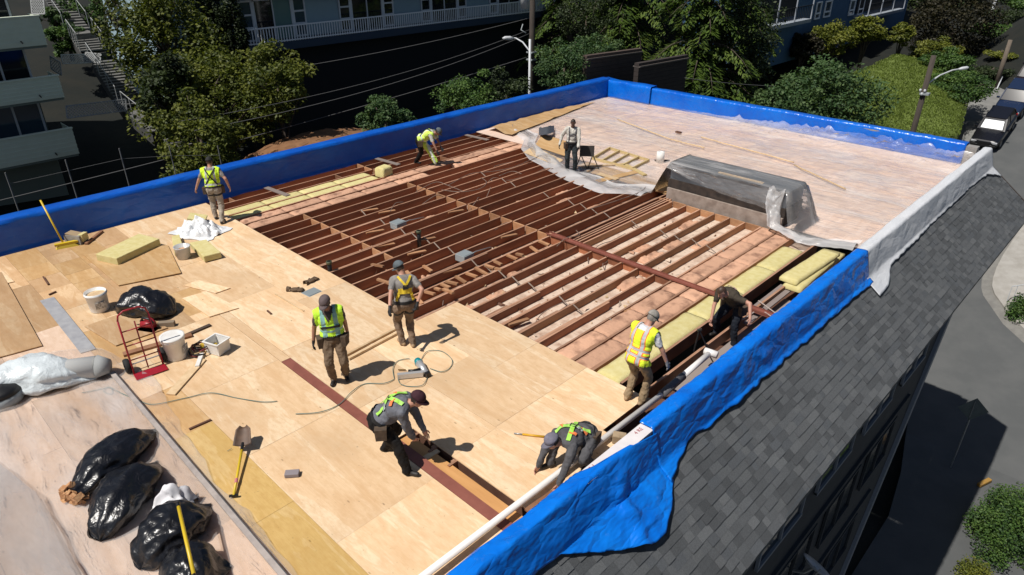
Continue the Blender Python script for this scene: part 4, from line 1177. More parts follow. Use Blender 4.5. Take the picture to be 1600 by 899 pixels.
# brown roof walls beyond the far corner
BRN = M('brown_siding', (.060, .042, .034), (.075, .052, .042), rough=.85, scale=3)
BRN2 = M('dark_brown_siding', (.030, .022, .019), (.038, .028, .024), rough=.85, scale=3)
for (x0, y0, x1, y1, X, mt, lab) in ((917, 94, 1003, 82, -20.6, BRN, 'brown boarded roof wall with slanting top, left one beyond the far corner'), (998, 106, 1075, 92, -18.6, BRN2, 'darker brown boarded roof wall with slanting top, right one beyond the far corner')):
    a = GX(x0, y0, X); b_ = GX(x1, y1, X); c_ = a.lerp(b_, .5)
    r0 = empty('roof_wall', (X, c_.y, c_.z - 4), 0, lab, 'wall')
    z = -1.8; k = 0
    while z < 0:
        zz = z
        m_ = MB(); m_.add([(X, a.y, a.z + zz), (X, b_.y, b_.z + zz), (X, b_.y, b_.z + zz + .19), (X, a.y, a.z + zz + .19)] + [(X - .25, a.y, a.z + zz), (X - .25, b_.y, b_.z + zz), (X - .25, b_.y, b_.z + zz + .19), (X - .25, a.y, a.z + zz + .19)],
              [(0, 1, 2, 3), (4, 7, 6, 5), (0, 4, 5, 1), (2, 6, 7, 3), (0, 3, 7, 4), (1, 5, 6, 2)])
        part(m_, 'board', mt, r0); z += .20
    part(MB().bar((X - .12, a.y, a.z + .03), (X - .12, b_.y, b_.z + .03), .40, .06), 'coping', M('lead_coping', (.10, .085, .075), rough=.6), r0)
    part(MB().box((X - .12, c_.y, c_.z - 5), (.24, b_.y - a.y - .02, 6.2)), 'base', mt, r0)
# ================================================================== poles and wires
POLEW = M('pole_wood', (.045, .036, .030), (.07, .056, .046), rough=.95, scale=5, stretch=(4, 4, .5))
POLEL = M('pole_wood_pale', (.12, .095, .075), (.16, .13, .10), rough=.95, scale=5, stretch=(4, 4, .5))
LAMPG = M('lamp_grey', (.50, .52, .54), rough=.45)
def lamp_arm(root, base, mid, tip, r=.035):
    part(MB().tube([base, base.lerp(mid, .5) + Vector((0, 0, .12)), mid, tip], r, 8), 'lamp_arm', LAMPG, root, True)
    d = (tip - mid).normalized(); m_ = MB()
    m_.tube([tip - d * .1, tip + d * .12, tip + d * .42, tip + d * .55], [.05, .11, .10, .03], 8)
    part(m_, 'lamp_head', LAMPG, root, True)
pb0 = GD(830, 150, 36); pz = ground_z(pb0.x, pb0.y)
up_ = empty('utility_pole', (pb0.x, pb0.y, pz), 0, 'dark utility pole with white transformer and grey lamp post beyond the left tarp', 'utility pole')
part(MB().tube([(pb0.x, pb0.y, pz), (pb0.x, pb0.y, 9)], [.17, .12], 10), 'pole', POLEW, up_, True)
lp = GD(827, 148, 35.5)
ltop = GD(827, 55, 35.5); ltop = Vector((lp.x, lp.y, ltop.z))
part(MB().tube([(lp.x, lp.y, pz), ltop], .06, 8), 'lamp_post', LAMPG, up_, True)
q1 = GD(823, 75, 35.5); lamp_arm(up_, Vector((lp.x, lp.y, q1.z)), GD(806, 60, 35.5), GD(800, 60, 35.4), .04)
tr_ = GD(820, -2, 35.5); part(MB().lathe([(.0, -.5), (.22, -.48), (.22, .45), (.2, .5), (0, .52)], tr_, 14), 'transformer', M('transformer_white', (.50, .51, .53), rough=.5), up_, True)
part(MB().tube([GD(817, 38, 35.4), GD(814, 47, 35.4), GD(822, 52, 35.4)], .03, 6), 'cable_loop', GREYP, up_, True)
for q, xx in enumerate((36, 48)):
    part(MB().box((pb0.x, pb0.y, GD(830, xx + 40, 36).z), (.40, .40, .06)), 'pole_band', GREYP, up_)
WIRE = M('wire_grey', (.10, .10, .10), rough=.6)
def wire(p, q, sag, r, label):
    pts = []
    for i in range(25):
        t = i / 24; v = p.lerp(q, t); v.z -= sag * 4 * t * (1 - t); pts.append(v)
    o = MB().tube(pts, r, 5).build('overhead_wire', WIRE, None, True)
    return tag(o, label, 'wire', 'overhead wires left of the utility pole')
wire(GD(829, 88, 36), GD(-120, 342, 24), .25, .016, 'lowest overhead wire running along above the left tarp')
wire(GD(829, 52, 36), GD(300, 205, 26), .45, .014, 'overhead wire next above the lowest one left of the utility pole')
wire(GD(829, 46, 36), GD(280, 190, 26), .45, .012, 'thin overhead wire paired above the second wire')
wire(GD(829, 28, 36), GD(380, 118, 31), .2, .013, 'overhead wire closest under the blue balconies')
wire(GD(1070, 122, 33), GD(1215, 135, 36), .06, .014, 'wire crossing the dark trees right of the brown roof walls')
def street_pole(b0, t0, D, label, mat, arm=None):
    a = GD(*b0, D); t_ = GD(*t0, D); gz = ground_z(a.x, a.y)
    r0 = empty('street_pole', (a.x, a.y, gz), 0, label, 'utility pole')
    part(MB().tube([(a.x, a.y, gz - .2), (a.x, a.y, t_.z)], [.19, .14], 10), 'pole', mat, r0, True)
    if arm:
        s0 = GD(*arm[0], D); lamp_arm(r0, Vector((a.x, a.y, s0.z)), GD(*arm[1], D), GD(*arm[2], D), .045)
        m_ = MB(); hz2 = GD(1440, 138, D).z
        m_.box((a.x + .1, a.y - .1, hz2), (.5, .35, .12)); part(m_, 'bracket', GREYP, r0)
        for k in range(3): part(MB().lathe([(0, -.1), (.06, -.08), (.07, .06), (0, .1)], (a.x - .15 + .12 * k, a.y - .25, hz2 + .18 - .2 * (k % 2)), 8), 'insulator', LAMPG, r0, True)
    return r0
street_pole((1424, 215), (1458, 76), 42, 'weathered pole with a curved street lamp above the grass bank', POLEW, ((1449, 124), (1488, 110), (1500, 108)))
street_pole((1546, 165), (1602, 55), 55, 'leaning looking wooden pole at the right edge behind the parked cars', POLEL)
g0 = GD(1546, 167, 54); o = MB().tube([g0, GD(1566, 120, 54)], .05, 6).build('guy_guard', LAMPG, None, True); tag(o, 'white guard sleeve of a guy wire beside the rightmost pole', 'guy wire')
s0 = GD(1560, 0, 80); s1 = GD(1543, 42, 80)
o = empty('street_pole', s1, 0, 'pale grey pole in front of the pale house at the top right', 'utility pole'); part(MB().tube([s1 - Vector((0, 0, 3)), Vector((s1.x, s1.y, s0.z + 3))], .16, 8), 'pole', LAMPG, o, True); part(MB().box((s1.x, s1.y, s0.z - 1.4), (1.2, .1, .1)), 'cross_arm', LAMPG, o)
# sign by the building
sp0 = G(1520, 642, -10.9)
sg = empty('street_sign', (sp0.x, sp0.y, road_z(sp0.y)), 0, 'square metal street sign on a thin pole beside the building shadow', 'sign')
part(MB().tube([(sp0.x, sp0.y, road_z(sp0.y)), (sp0.x, sp0.y, -10.45)], .03, 8), 'post', STEELG, sg)
part(MB().box((sp0.x, sp0.y - .05, -10.8), (.80, .02, .80), rotm(R_(0), R_(45), R_(25))), 'plate', M('sign_back', (.075, .095, .10), (.10, .12, .125), rough=.5, scale=5), sg)
part(MB().bar((sp0.x - .02, sp0.y - .08, -10.4), (sp0.x - .02, sp0.y - .08, -11.2), .05, .03), 'bracket', STEELG, sg)
# little frame by the pavement, yellow kerb end
rk = GR(1590, 470)
fr_ = empty('bike_rack', rk, 0, 'thin metal rail frame on the pavement at the right edge', 'rail')
part(MB().tube([rk + Vector((-.4, -.6, .1)), rk + Vector((-.4, -.6, .95)), rk + Vector((.5, .9, .95)), rk + Vector((.5, .9, .1))], .025, 6), 'rail', LAMPG, fr_)
part(MB().tube([rk + Vector((-.2, -.3, .1)), rk + Vector((-.2, -.3, .95))], .02, 6), 'post', LAMPG, fr_)
yk = GR(1537, 757); o = MB().box((yk.x, yk.y, road_z(yk.y) + .10), (.18, .75, .16), rotm(0, 0, R_(-20))).build('yellow_kerb', M('yellow_kerb_paint', (.36, .20, .03), (.28, .16, .05), rough=.8, scale=6)); bevel(o, .03); tag(o, 'yellow painted kerb end next to the bottom right bush', 'kerb')
# satellite dish on the street wall
sd0 = GX(1275, 886, -2.45); ds = empty('satellite_dish', sd0, 0, 'pale satellite dish on the shaded street wall at the bottom edge', 'satellite dish')
part(MB().lathe([(.0, -.07), (.12, -.06), (.24, -.03), (.34, .03), (.345, .04), (.24, -.015), (.0, -.055)], sd0, 24, rot=rotm(R_(-35), R_(20), 0)), 'dish', M('dish_grey', (.34, .38, .44), rough=.5), ds, True)
part(MB().tube([sd0, sd0 + Vector((-.2, 0, -.35)), Vector((-2.92, sd0.y, sd0.z - .5))], .03, 8), 'mast', STEELG, ds)
part(MB().tube([sd0 + Vector((.05, -.2, -.1)), sd0 + Vector((.15, -.25, .28))], .015, 6), 'feed_arm', STEELG, ds)

# ================================================================== parked cars
def car(y, label, paint, hatch=False, shade=False, tail=False, group='cars parked up the street'):
    x = lroad(y) + 1.25
    pitch = math.atan(ROAD_S)
    r0 = empty('parked_car', (x, y, road_z(y) + .01), 0, label, 'car', group)
    tx = (lroad(y + 2) - lroad(y - 2)) / 4
    r0.rotation_euler = (pitch, 0, math.atan2(-tx, 1) + (math.pi if tail else 0))
    if tail: r0.rotation_euler = (-pitch, 0, math.atan2(-tx, 1) + math.pi)
    # local: front is -Y
    L, W, Hh = 4.5, 1.8, 1.62
    secs = [(-2.25, .55, .45, .78), (-2.15, .82, .30, .84), (-1.3, .9, .28, .98), (-.9, .9, .28, 1.02), (1.9, .9, .28, 1.05), (2.2, .84, .34, .98), (2.25, .7, .5, .85)]
    m_ = MB(); n = 12; vs = []
    for (yy, hw, zl, zh) in secs:
        for k in range(n):
            a = 2 * math.pi * k / n + math.pi / n
            cx_, cz_ = math.cos(a), math.sin(a)
            px_ = hw * (abs(cx_) ** .45) * (1 if cx_ > 0 else -1); pz_ = (zl + zh) / 2 + (zh - zl) / 2 * (abs(cz_) ** .45) * (1 if cz_ > 0 else -1)
            vs.append((px_, yy, pz_))
    fs = []
    for i in range(len(secs) - 1):
        for k in range(n):
            l = (k + 1) % n; fs.append((i * n + k, (i + 1) * n + k, (i + 1) * n + l, i * n + l))
    fs += [tuple(range(n)), tuple((len(secs) - 1) * n + k for k in range(n))[::-1]]
    m_.add(vs, fs); b0 = m_.build('body', paint, r0, smooth=False); bevel(b0, .05, 2)
    yb = 2.05 if hatch else 1.75
    g_ = [(-.95, .80, 1.02), (-.25, .66, Hh), (1.5 if hatch else 1.1, .66, Hh), (yb, .78, 1.05)]
    m_ = MB(); vs = []
    for (yy, hw, z) in g_: vs += [(-hw, yy, z), (hw, yy, z)]
    vs += [(-.82, -.95, .98), (.82, -.95, .98), (.82, yb, .98), (-.82, yb, .98)]
    m_.add(vs, [(2, 3, 5, 4), (0, 2, 4, 6), (1, 7, 5, 3), (0, 1, 3, 2), (4, 5, 7, 6)])
    m_.build('cabin_glass', glass_mat('car_glass', (.012, .014, .018), .05), r0)
    m_ = MB(); m_.box((0, (g_[1][0] + g_[2][0]) / 2, Hh + .012), (1.30, g_[2][0] - g_[1][0] + .1, .05)); o = m_.build('roof', paint, r0); bevel(o, .02)
    m_ = MB()
    for s in (-1, 1):
        for (p, q) in (((s * .80, -.95, 1.02), (s * .66, -.25, Hh)), ((s * .66, g_[2][0], Hh), (s * .78, yb, 1.05)), ((s * .78, .55, 1.02), (s * .67, .5, Hh))): MB().bar(p, q, .09, .05).build('pillar', paint, r0)
    pass
    if shade:
        m_ = MB(); m_.add([(-.66, -.88, 1.085), (.66, -.88, 1.085), (.58, -.40, 1.50), (-.58, -.40, 1.50)], [(0, 1, 2, 3)]); m_.build('sun_shade', M('sunshade', (.62, .66, .68), rough=.4), r0)
    for s in (-1, 1):
        o = MB().box((s * .62, -2.20, .70), (.36, .10, .14)).build('headlight', M('headlight', (.45, .46, .48), rough=.15), r0); bevel(o, .02)
        o = MB().box((s * .74, 2.20, .82), (.20, .12, .26)).build('tail_light', M('tail_light', (.35, .01, .012), rough=.25), r0); bevel(o, .02)
        o = MB().box((s * .98, -.72, 1.06), (.20, .12, .13)).build('mirror', paint, r0); bevel(o, .03)
        for yy in (-1.42, 1.40):
            ty = MB().lathe([(.20, -.11), (.32, -.11), (.335, -.08), (.335, .08), (.32, .11), (.20, .11)], (s * .80, yy, .335), 20, rot=rotm(0, R_(90), 0)).build('wheel', RUBBER, r0, True)
            rim = MB().lathe([(.0, .07), (.10, .075), (.20, .10), (.21, .09)], (s * .80, yy, .335), 16, rot=rotm(0, R_(90 * s), 0)).build('rim', STEELG); rim.parent = ty
    o = MB().box((0, -2.22, .46), (1.5, .10, .16)).build('bumper', BLACK, r0); bevel(o, .03)
    o = MB().box((0, -2.235, .62), (.7, .06, .12)).build('grille', BLACK, r0)
    return r0
CARB = M('car_black', (.008, .008, .011), rough=.22, spec=.7); CARN = M('car_navy', (.012, .022, .055), rough=.22, spec=.7); CARP = M('car_dark_plum', (.018, .012, .016), rough=.22, spec=.7)
car(58.9, 'black car with a silver sunshade behind its windscreen, nearest of the row', CARB, shade=True, hatch=True)
car(63.6, 'dark blue car parked right behind the black car with sunshade', CARN, hatch=True)
car(68.4, 'dark plum car with red tail lights showing, third in the row', CARP, tail=True)
car(73.4, 'black car at the far end of the parked row by the right edge', CARB, hatch=True)
# ================================================================== people
def ik(a, b_, l1, l2, pole):
    d = b_ - a; L = d.length
    if L > (l1 + l2) * .995:
        b_ = a + d.normalized() * (l1 + l2) * .995; d = b_ - a; L = d.length
    u = d.normalized()
    x = (l1 * l1 - l2 * l2 + L * L) / (2 * L)
    h = math.sqrt(max(0, l1 * l1 - x * x))
    p = pole - u * pole.dot(u)
    if p.length < 1e-4: p = Vector((0, 0, 1)).cross(u)
    return a + u * x + p.normalized() * h, b_
def capsule_geo(mb, a, b_, ra, rb, n=12):
    d = b_ - a; L = d.length
    if L < 1e-5: d = Vector((0, 0, 1)); L = 1e-5
    u = d / L
    pts, rs_ = [], []
    for k in range(4): t = math.pi / 2 * (1 - k / 4); pts.append(a - u * ra * math.sin(t)); rs_.append(max(.0015, ra * math.cos(t)))
    pts.append(a); rs_.append(ra)
    pts.append(b_); rs_.append(rb)
    for k in range(1, 5): t = math.pi / 2 * k / 4; pts.append(b_ + u * rb * math.sin(t)); rs_.append(max(.0015, rb * math.cos(t)))
    mb.tube(pts, rs_, n)
def ell_geo(mb, c, rot, rad, n=16, m=10):
    prof = [(max(.004, math.sin(math.pi * i / m)), -math.cos(math.pi * i / m)) for i in range(m + 1)]
    vs = []; fs = []
    for r, z in prof:
        for k in range(n):
            p = Vector((r * math.cos(2 * math.pi * k / n) * rad[0], r * math.sin(2 * math.pi * k / n) * rad[1], z * rad[2]))
            vs.append(c + rot @ p)
    for i in range(m):
        for k in range(n):
            l = (k + 1) % n; fs.append((i * n + k, i * n + l, (i + 1) * n + l, (i + 1) * n + k))
    fs.append(tuple(range(n))[::-1]); fs.append(tuple(m * n + k for k in range(n)))
    mb.add(vs, fs)
SKIN = M('skin_light', (.50, .27, .19), (.45, .23, .16), rough=.55, scale=8)
SKIND = M('skin_dark', (.13, .065, .045), (.10, .05, .035), rough=.5, scale=8)
SKINT = M('skin_tan', (.34, .17, .11), (.30, .145, .095), rough=.55, scale=8)
EYE = M('eye_dark', (.01, .008, .006), rough=.3)
LIP = M('lip', (.28, .10, .085), rough=.5)
GLOVEB = M('glove_black', (.010, .010, .012), rough=.7)
GLOVEG = M('glove_grey', (.22, .22, .23), rough=.8)
BOOT = M('boot_black', (.014, .012, .011), rough=.6)
BOOTT = M('boot_tan', (.35, .24, .14), rough=.8)
def cloth(name, c, k=.62): return M(name, c, tuple(x * k for x in c), rough=.85, scale=6, bump=.5, bscale=20, spec=.25, detail=6)
def vest_mat(name, base, stripe, edge=None, vlo=.07, vhi=.115, hz=((.06, .115),)):
    m, nt, b = _new(name)
    at = nt.nodes.new('ShaderNodeAttribute'); at.attribute_name = 'tc'
    sp = nt.nodes.new('ShaderNodeSeparateXYZ'); nt.links.new(at.outputs['Vector'], sp.inputs[0])
    ab = nt.nodes.new('ShaderNodeMath'); ab.operation = 'ABSOLUTE'; nt.links.new(sp.outputs[0], ab.inputs[0])
    def band(sock, lo, hi):
        a = nt.nodes.new('ShaderNodeMath'); a.operation = 'GREATER_THAN'; a.inputs[1].default_value = lo; nt.links.new(sock, a.inputs[0])
        c = nt.nodes.new('ShaderNodeMath'); c.operation = 'LESS_THAN'; c.inputs[1].default_value = hi; nt.links.new(sock, c.inputs[0])
        d = nt.nodes.new('ShaderNodeMath'); d.operation = 'MULTIPLY'; nt.links.new(a.outputs[0], d.inputs[0]); nt.links.new(c.outputs[0], d.inputs[1])
        return d.outputs[0]
    col = None
    rgb = nt.nodes.new('ShaderNodeRGB'); rgb.outputs[0].default_value = (*base, 1); col = rgb.outputs[0]
    e = .014
    if edge:
        col = mixc(nt, band(ab.outputs[0], vlo - e, vhi + e), col, edge)
        for lo, hi in hz: col = mixc(nt, band(sp.outputs[2], lo - e, hi + e), col, edge)
    col = mixc(nt, band(ab.outputs[0], vlo, vhi), col, stripe)
    for lo, hi in hz: col = mixc(nt, band(sp.outputs[2], lo, hi), col, stripe)
    nt.links.new(col, b.inputs['Base Color']); b.inputs['Roughness'].default_value = .75
    n2 = noise_node(nt, coord(nt), 22, 3)
    bp = nt.nodes.new('ShaderNodeBump'); bp.inputs['Strength'].default_value = .4; bp.inputs['Distance'].default_value = .02
    nt.links.new(n2.outputs[0], bp.inputs['Height']); nt.links.new(bp.outputs[0], b.inputs['Normal'])
    return m
VESTY = vest_mat('vest_yellow', (.60, .86, .03), (.42, .44, .44))
VESTG = vest_mat('vest_green', (.50, .84, .04), (.22, .42, .40), vlo=.06, vhi=.125, hz=((.125, .165),))
VESTO = vest_mat('vest_orange_trim', (.72, .86, .03), (.46, .46, .46), edge=(.80, .22, .03), hz=((.00, .045), (.10, .145)))
VESTP = vest_mat('vest_pale', (.58, .80, .12), (.60, .66, .58), hz=((.09, .15),))
STRAPB = M('strap_black', (.012, .012, .013), rough=.7)
STRAPG = M('strap_green', (.30, .62, .05), (.40, .70, .16), rough=.7, scale=12)
STRAPY = M('strap_yellow', (.72, .52, .03), rough=.7)
STRAPW = M('strap_grey', (.10, .10, .11), rough=.7)
PATCHO = M('print_orange', (.78, .20, .06), rough=.8)
PATCHW = M('print_white', (.55, .58, .60), (.05, .05, .06), rough=.8, scale=45, lo=.45, hi=.55)
POUCH = M('tool_pouch', (.045, .030, .020), (.09, .06, .038), rough=.85, scale=12)
BUCKLE = M('buckle_steel', (.55, .55, .56), rough=.3, metal=.9)

def person(label, pel, neck, facing, look, handL, handR, footL, footR, mats, cap=None, sleeves='short', vest=None, vest_rng=(-.02, .60),
           straps=(), group='roofers at work', belt=None, legloops=None, bulk=1.10, kneeL=None, kneeR=None, elbL=None, elbR=None, pocket=None, ht=1.0, toeL=None, toeR=None, curl=.5):
    """all joints are given in metres in the place; mats: skin, shirt, pants, boot, glove(or None), hair"""
    skin, shirt, pants, boot, glove, hair = mats
    pel, neck = Vector(pel), Vector(neck); fw = Vector((facing[0], facing[1], 0)).normalized()
    up = (neck - pel).normalized()
    neck = pel + up * .52
    rt = fw.cross(Vector((0, 0, 1))).normalized(); rt = (rt - up * rt.dot(up)).normalized()
    fr = up.cross(rt).normalized()
    T = Matrix((rt, fr, up)).transposed()
    def tl(x, y, z): return pel + T @ Vector((x, y, z))
    pelup = (up * .55 + Vector((0, 0, 1)) * .45).normalized()
    prt = fw.cross(Vector((0, 0, 1))).normalized(); prt = (prt - pelup * prt.dot(pelup)).normalized()
    PT = Matrix((prt, pelup.cross(prt), pelup)).transposed()
    prims = []                                                  # (kind, data, label)
    def cap_(a, b_, ra, rb, lab):
        k = bulk if lab in ('torso', 'sleeve', 'pants') else 1.0
        prims.append(('c', (a.copy(), b_.copy(), ra * k, rb * k), lab))
    def ell(c, rot, rad, lab):
        k = bulk if lab in ('torso', 'pants') else 1.0
        prims.append(('e', (c.copy(), rot.copy(), (rad[0] * k, rad[1] * k, rad[2])), lab))
    # torso
    bend = fr.dot(Vector((0, 0, -1)))                            # rounds the back when bent
    ell(tl(0, -.015 - .03 * max(0, bend), .335), T, (.178, .122, .185), 'torso')
    ell(tl(0, .0, .17), T, (.158, .118, .17), 'torso')
    ell(tl(0, .0, .05), T, (.163, .122, .12), 'torso')
    sh = {-1: tl(-.175, -.01, .435), 1: tl(.175, -.01, .435)}
    cap_(tl(-.125, -.015, .44), tl(.125, -.015, .44), .072, .072, 'torso')
    ell(pel + PT @ Vector((0, -.01, -.03)), PT, (.165, .125, .12), 'pants')
    # neck and head
    lk = Vector(look).normalized()
    hr = lk.cross(Vector((0, 0, 1)))
    if hr.length < .2: hr = rt.copy()
    hr.normalize(); hu = hr.cross(lk).normalized()
    Hm = Matrix((hr, lk, hu)).transposed()
    nb = tl(0, .005, .47)
    hc = tl(0, .01, .535) + (hu * .6 + up * .4).normalized() * .115 + lk * .025
    cap_(nb, hc - hu * .05 - lk * .015, .062, .056, 'skin')
    ell(hc + Hm @ Vector((0, -.01, .02)), Hm, (.076, .097, .105), 'skin')
    ell(hc + Hm @ Vector((0, .03, -.055)), Hm, (.055, .062, .062), 'skin')
    cap_(hc + Hm @ Vector((0, .088, .012)), hc + Hm @ Vector((0, .106, -.022)), .010, .015, 'skin')
    for s in (-1, 1): ell(hc + Hm @ Vector((s * .078, -.012, -.005)), Hm, (.010, .022, .032), 'skin')
    # arms
    ends = {}
    for s, hand, el in ((-1, handL, elbL), (1, handR, elbR)):
        pole = Vector(el) if el is not None else (-fr * .7 + rt * s * .55 - Vector((0, 0, .15)))
        if hand is None: hand = sh[s] + rt * s * .14 - Vector((0, 0, 1)) * .52 + fw * .05
        e, w = ik(sh[s], Vector(hand), .295, .26, pole)
        long = sleeves == 'long'
        k = 1.0 if long else .62
        m_ = sh[s].lerp(e, k)
        cap_(sh[s], m_, .066, .055 if not long else .053, 'sleeve')
        if not long: cap_(m_, e, .044, .041, 'skin')
        cap_(e, w, .050 if long else .041, .040 if long else .029, 'sleeve' if long else 'skin')
        hd = (w - e).normalized()
        ends[s] = (w, hd, e)
        pn = hd.cross(fw if abs(hd.dot(fw)) < .9 else up).normalized()
        sd = pn.cross(hd).normalized()
        Pm = Matrix((sd, pn, hd)).transposed()
        ell(w + hd * .052, Pm, (.044, .020, .060), 'glove' if glove else 'skin')
        cap_(w - hd * .03, w + hd * .03, .031, .028, 'glove' if glove else 'skin')
    # legs
    for s, foot, kn, toe in ((-1, footL, kneeL, toeL), (1, footR, kneeR, toeR)):
        hip = pel + PT @ Vector((s * .092, 0, -.055))
        ank = Vector(foot) + Vector((0, 0, .085))
        pole = Vector(kn) if kn is not None else (fw + rt * s * .15)
        k_, ank = ik(hip, ank, .43, .43, pole)
        cap_(hip, k_, .098, .070, 'pants'); cap_(k_, ank, .070, .058, 'pants')
        cap_(hip.lerp(k_, .1) - fr * .03, hip.lerp(k_, .5), .085, .075, 'pants')
        td = Vector(toe) if toe is not None else (fw + prt * s * .22)
        td = Vector((td.x, td.y, 0)).normalized()
        cap_(ank, ank - Vector((0, 0, .03)), .058, .052, 'pants')
        cap_(ank + Vector((0, 0, -.045)) - td * .05, ank + Vector((0, 0, -.048)) + td * .15, .040, .038, 'boot')
    # ---- one continuous skin
    mb = MB()
    for k, d, lab in prims:
        if k == 'c': capsule_geo(mb, *d)
        else: ell_geo(mb, *d)
    tmpm = mb.mesh('tmp', [])
    tmp = bpy.data.objects.new('tmp', tmpm); COL.objects.link(tmp)
    rm = tmp.modifiers.new('r', 'REMESH'); rm.mode = 'VOXEL'; rm.voxel_size = .0125
    sm = tmp.modifiers.new('s', 'SMOOTH'); sm.iterations = 4; sm.factor = .5
    dg = bpy.context.evaluated_depsgraph_get()
    me = bpy.data.meshes.new_from_object(tmp.evaluated_get(dg))
    bpy.data.objects.remove(tmp); bpy.data.meshes.remove(tmpm)
    nv = len(me.vertices); V = np.empty(nv * 3, np.float32); me.vertices.foreach_get('co', V); V = V.reshape(-1, 3)
    NO = np.empty(nv * 3, np.float32); me.vertices.foreach_get('normal', NO); NO = NO.reshape(-1, 3)
    best = np.full(nv, 1e9); lab_i = np.zeros(nv, int)
    labs = ['skin', 'torso', 'sleeve', 'pants', 'boot', 'glove']
    for k, d, lab in prims:
        if k == 'c':
            a, b_, ra, rb = np.array(d[0]), np.array(d[1]), d[2], d[3]
            ab = b_ - a; L2 = max(1e-9, ab @ ab); t = np.clip((V - a) @ ab / L2, 0, 1)
            dist = np.linalg.norm(V - (a + t[:, None] * ab), axis=1) - (ra + (rb - ra) * t)
        else:
            q = (V - np.array(d[0])) @ np.array(d[1])
            rad = np.array(d[2]); dist = (np.linalg.norm(q / rad, axis=1) - 1) * rad.min()
        u_ = dist < best; best[u_] = dist[u_]; lab_i[u_] = labs.index(lab)
    # belt line: torso below the waist becomes trousers
    tcl = (V - np.array(pel)) @ np.array(T)
    pcl = (V - np.array(pel)) @ np.array(PT)
    lab_i[(lab_i == 1) & (pcl[:, 2] < .035)] = 3
    # cloth folds
    for i in range(nv):
        if lab_i[i] in (1, 2, 3):
            p = Vector(V[i]); f = .014 if lab_i[i] != 3 else .019
            w = mnoise.noise(Vector((p.x * 11, p.y * 11, p.z * 7))) + .5 * mnoise.noise(p * 24)
            V[i] += NO[i] * (f * w + (.006 if lab_i[i] == 1 else 0.0))
    root = Vector(((footL[0] + footR[0]) / 2, (footL[1] + footR[1]) / 2, min(footL[2], footR[2])))
    me.vertices.foreach_set('co', (V - np.array(root)).ravel())
    npoly = len(me.polygons)
    lv = np.empty(npoly * 4, np.int32)
    ls = np.empty(npoly, np.int32); me.polygons.foreach_get('loop_start', ls)
    allv = np.empty(len(me.loops), np.int32); me.loops.foreach_get('vertex_index', allv)
    f0 = allv[ls]; f2 = allv[ls + 2]
    fl = lab_i[f0]
    mi_map = {0: 0, 1: 1, 2: 1, 3: 2, 4: 3, 5: 4}
    midx = np.array([mi_map[x] for x in fl], np.int32)
    # hair: skull faces up and back
    hcn = np.array(hc); hq = (V[f0] - hcn) @ np.array(Hm)
    isH = (fl == 0) & (np.linalg.norm(V[f0] - hcn, axis=1) < .17)
    hairm = isH & ((hq[:, 2] > .055) | ((hq[:, 1] < -.005) & (hq[:, 2] > -.045))) & (hq[:, 1] < .085)
    midx[hairm] = 5
    bm = bmesh.new(); bm.from_mesh(me); bm.free()
    me.materials.clear()
    for m in (skin, shirt, pants, boot, glove or skin, hair, EYE, LIP): me.materials.append(m)
    me.polygons.foreach_set('material_index', midx)
    me.polygons.foreach_set('use_smooth', np.ones(npoly, bool))
    # extra geometry joined to the same mesh: fingers, eyes, mouth
    ex = MB()
    for s in (-1, 1):
        w, hd, e = ends[s]
        pn = hd.cross(fw if abs(hd.dot(fw)) < .9 else up).normalized(); sd = pn.cross(hd).normalized()
        cdir = pn if pn.dot(-rt * s) > 0 else -pn
        mi = 4
        for i, ln in enumerate((.062, .074, .078, .068)):
            b0 = w + hd * .088 + sd * (.034 - .0225 * (3 - i) + .0)
            d1 = (hd * math.cos(curl * .6) + cdir * math.sin(curl * .6)); d2 = (hd * math.cos(curl * 1.8) + cdir * math.sin(curl * 1.8))
            ex.tube([b0, b0 + d1 * ln * .5, b0 + d1 * ln * .5 + d2 * ln * .55], [.0105, .0098, .0075], 6, mi)
        tsd = sd if (sd.dot(fw) > 0) else -sd
        b0 = w + hd * .03 + tsd * .03
        ex.tube([b0, b0 + (tsd * .7 + hd * .7) * .035, b0 + (tsd * .55 + hd * .85) * .065 + cdir * .012], [.0125, .011, .008], 6, mi)
    for s in (-1, 1): ell_geo_m(ex, hc + Hm @ Vector((s * .030, .087, .018)), Hm, (.012, .006, .007), 6)
    ell_geo_m(ex, hc + Hm @ Vector((0, .088, -.055)), Hm, (.022, .006, .006), 7)
    bm = bmesh.new(); bm.from_mesh(me)
    vv = [bm.verts.new(Vector(p) - root) for p in ex.v]
    for f, mi in zip(ex.f, ex.m):
        try:
            fc = bm.faces.new([vv[i] for i in f]); fc.material_index = mi; fc.smooth = True
        except ValueError: pass
    me2 = bpy.data.meshes.new('person'); bm.to_mesh(me2); bm.free()
    for m in me.materials: me2.materials.append(m)
    bv = BVHTree.FromPolygons([tuple(v) for v in V], [tuple(allv[a:a + 4]) for a in ls])
    per = link('person', me2, None, root)
    tag(per, label, 'person', group)
    # ---- vest: a shell over the torso
    if vest:
        keep = [i for i in range(npoly) if fl[i] in (1, 3) or (fl[i] == 2 and abs(tcl[f0[i], 0]) < .23)]
        keep = [i for i in keep if vest_rng[0] < tcl[f0[i], 2] < vest_rng[1] and abs(tcl[f0[i], 0]) < .222
                and not (tcl[f0[i], 1] > .02 and tcl[f0[i], 2] > .30 and abs(tcl[f0[i], 0]) < (tcl[f0[i], 2] - .30) * .45)
                and not (tcl[f0[i], 2] > .44 and abs(tcl[f0[i], 0]) < .075)]
        ids = {}; vs = []; fs = []; tc = []
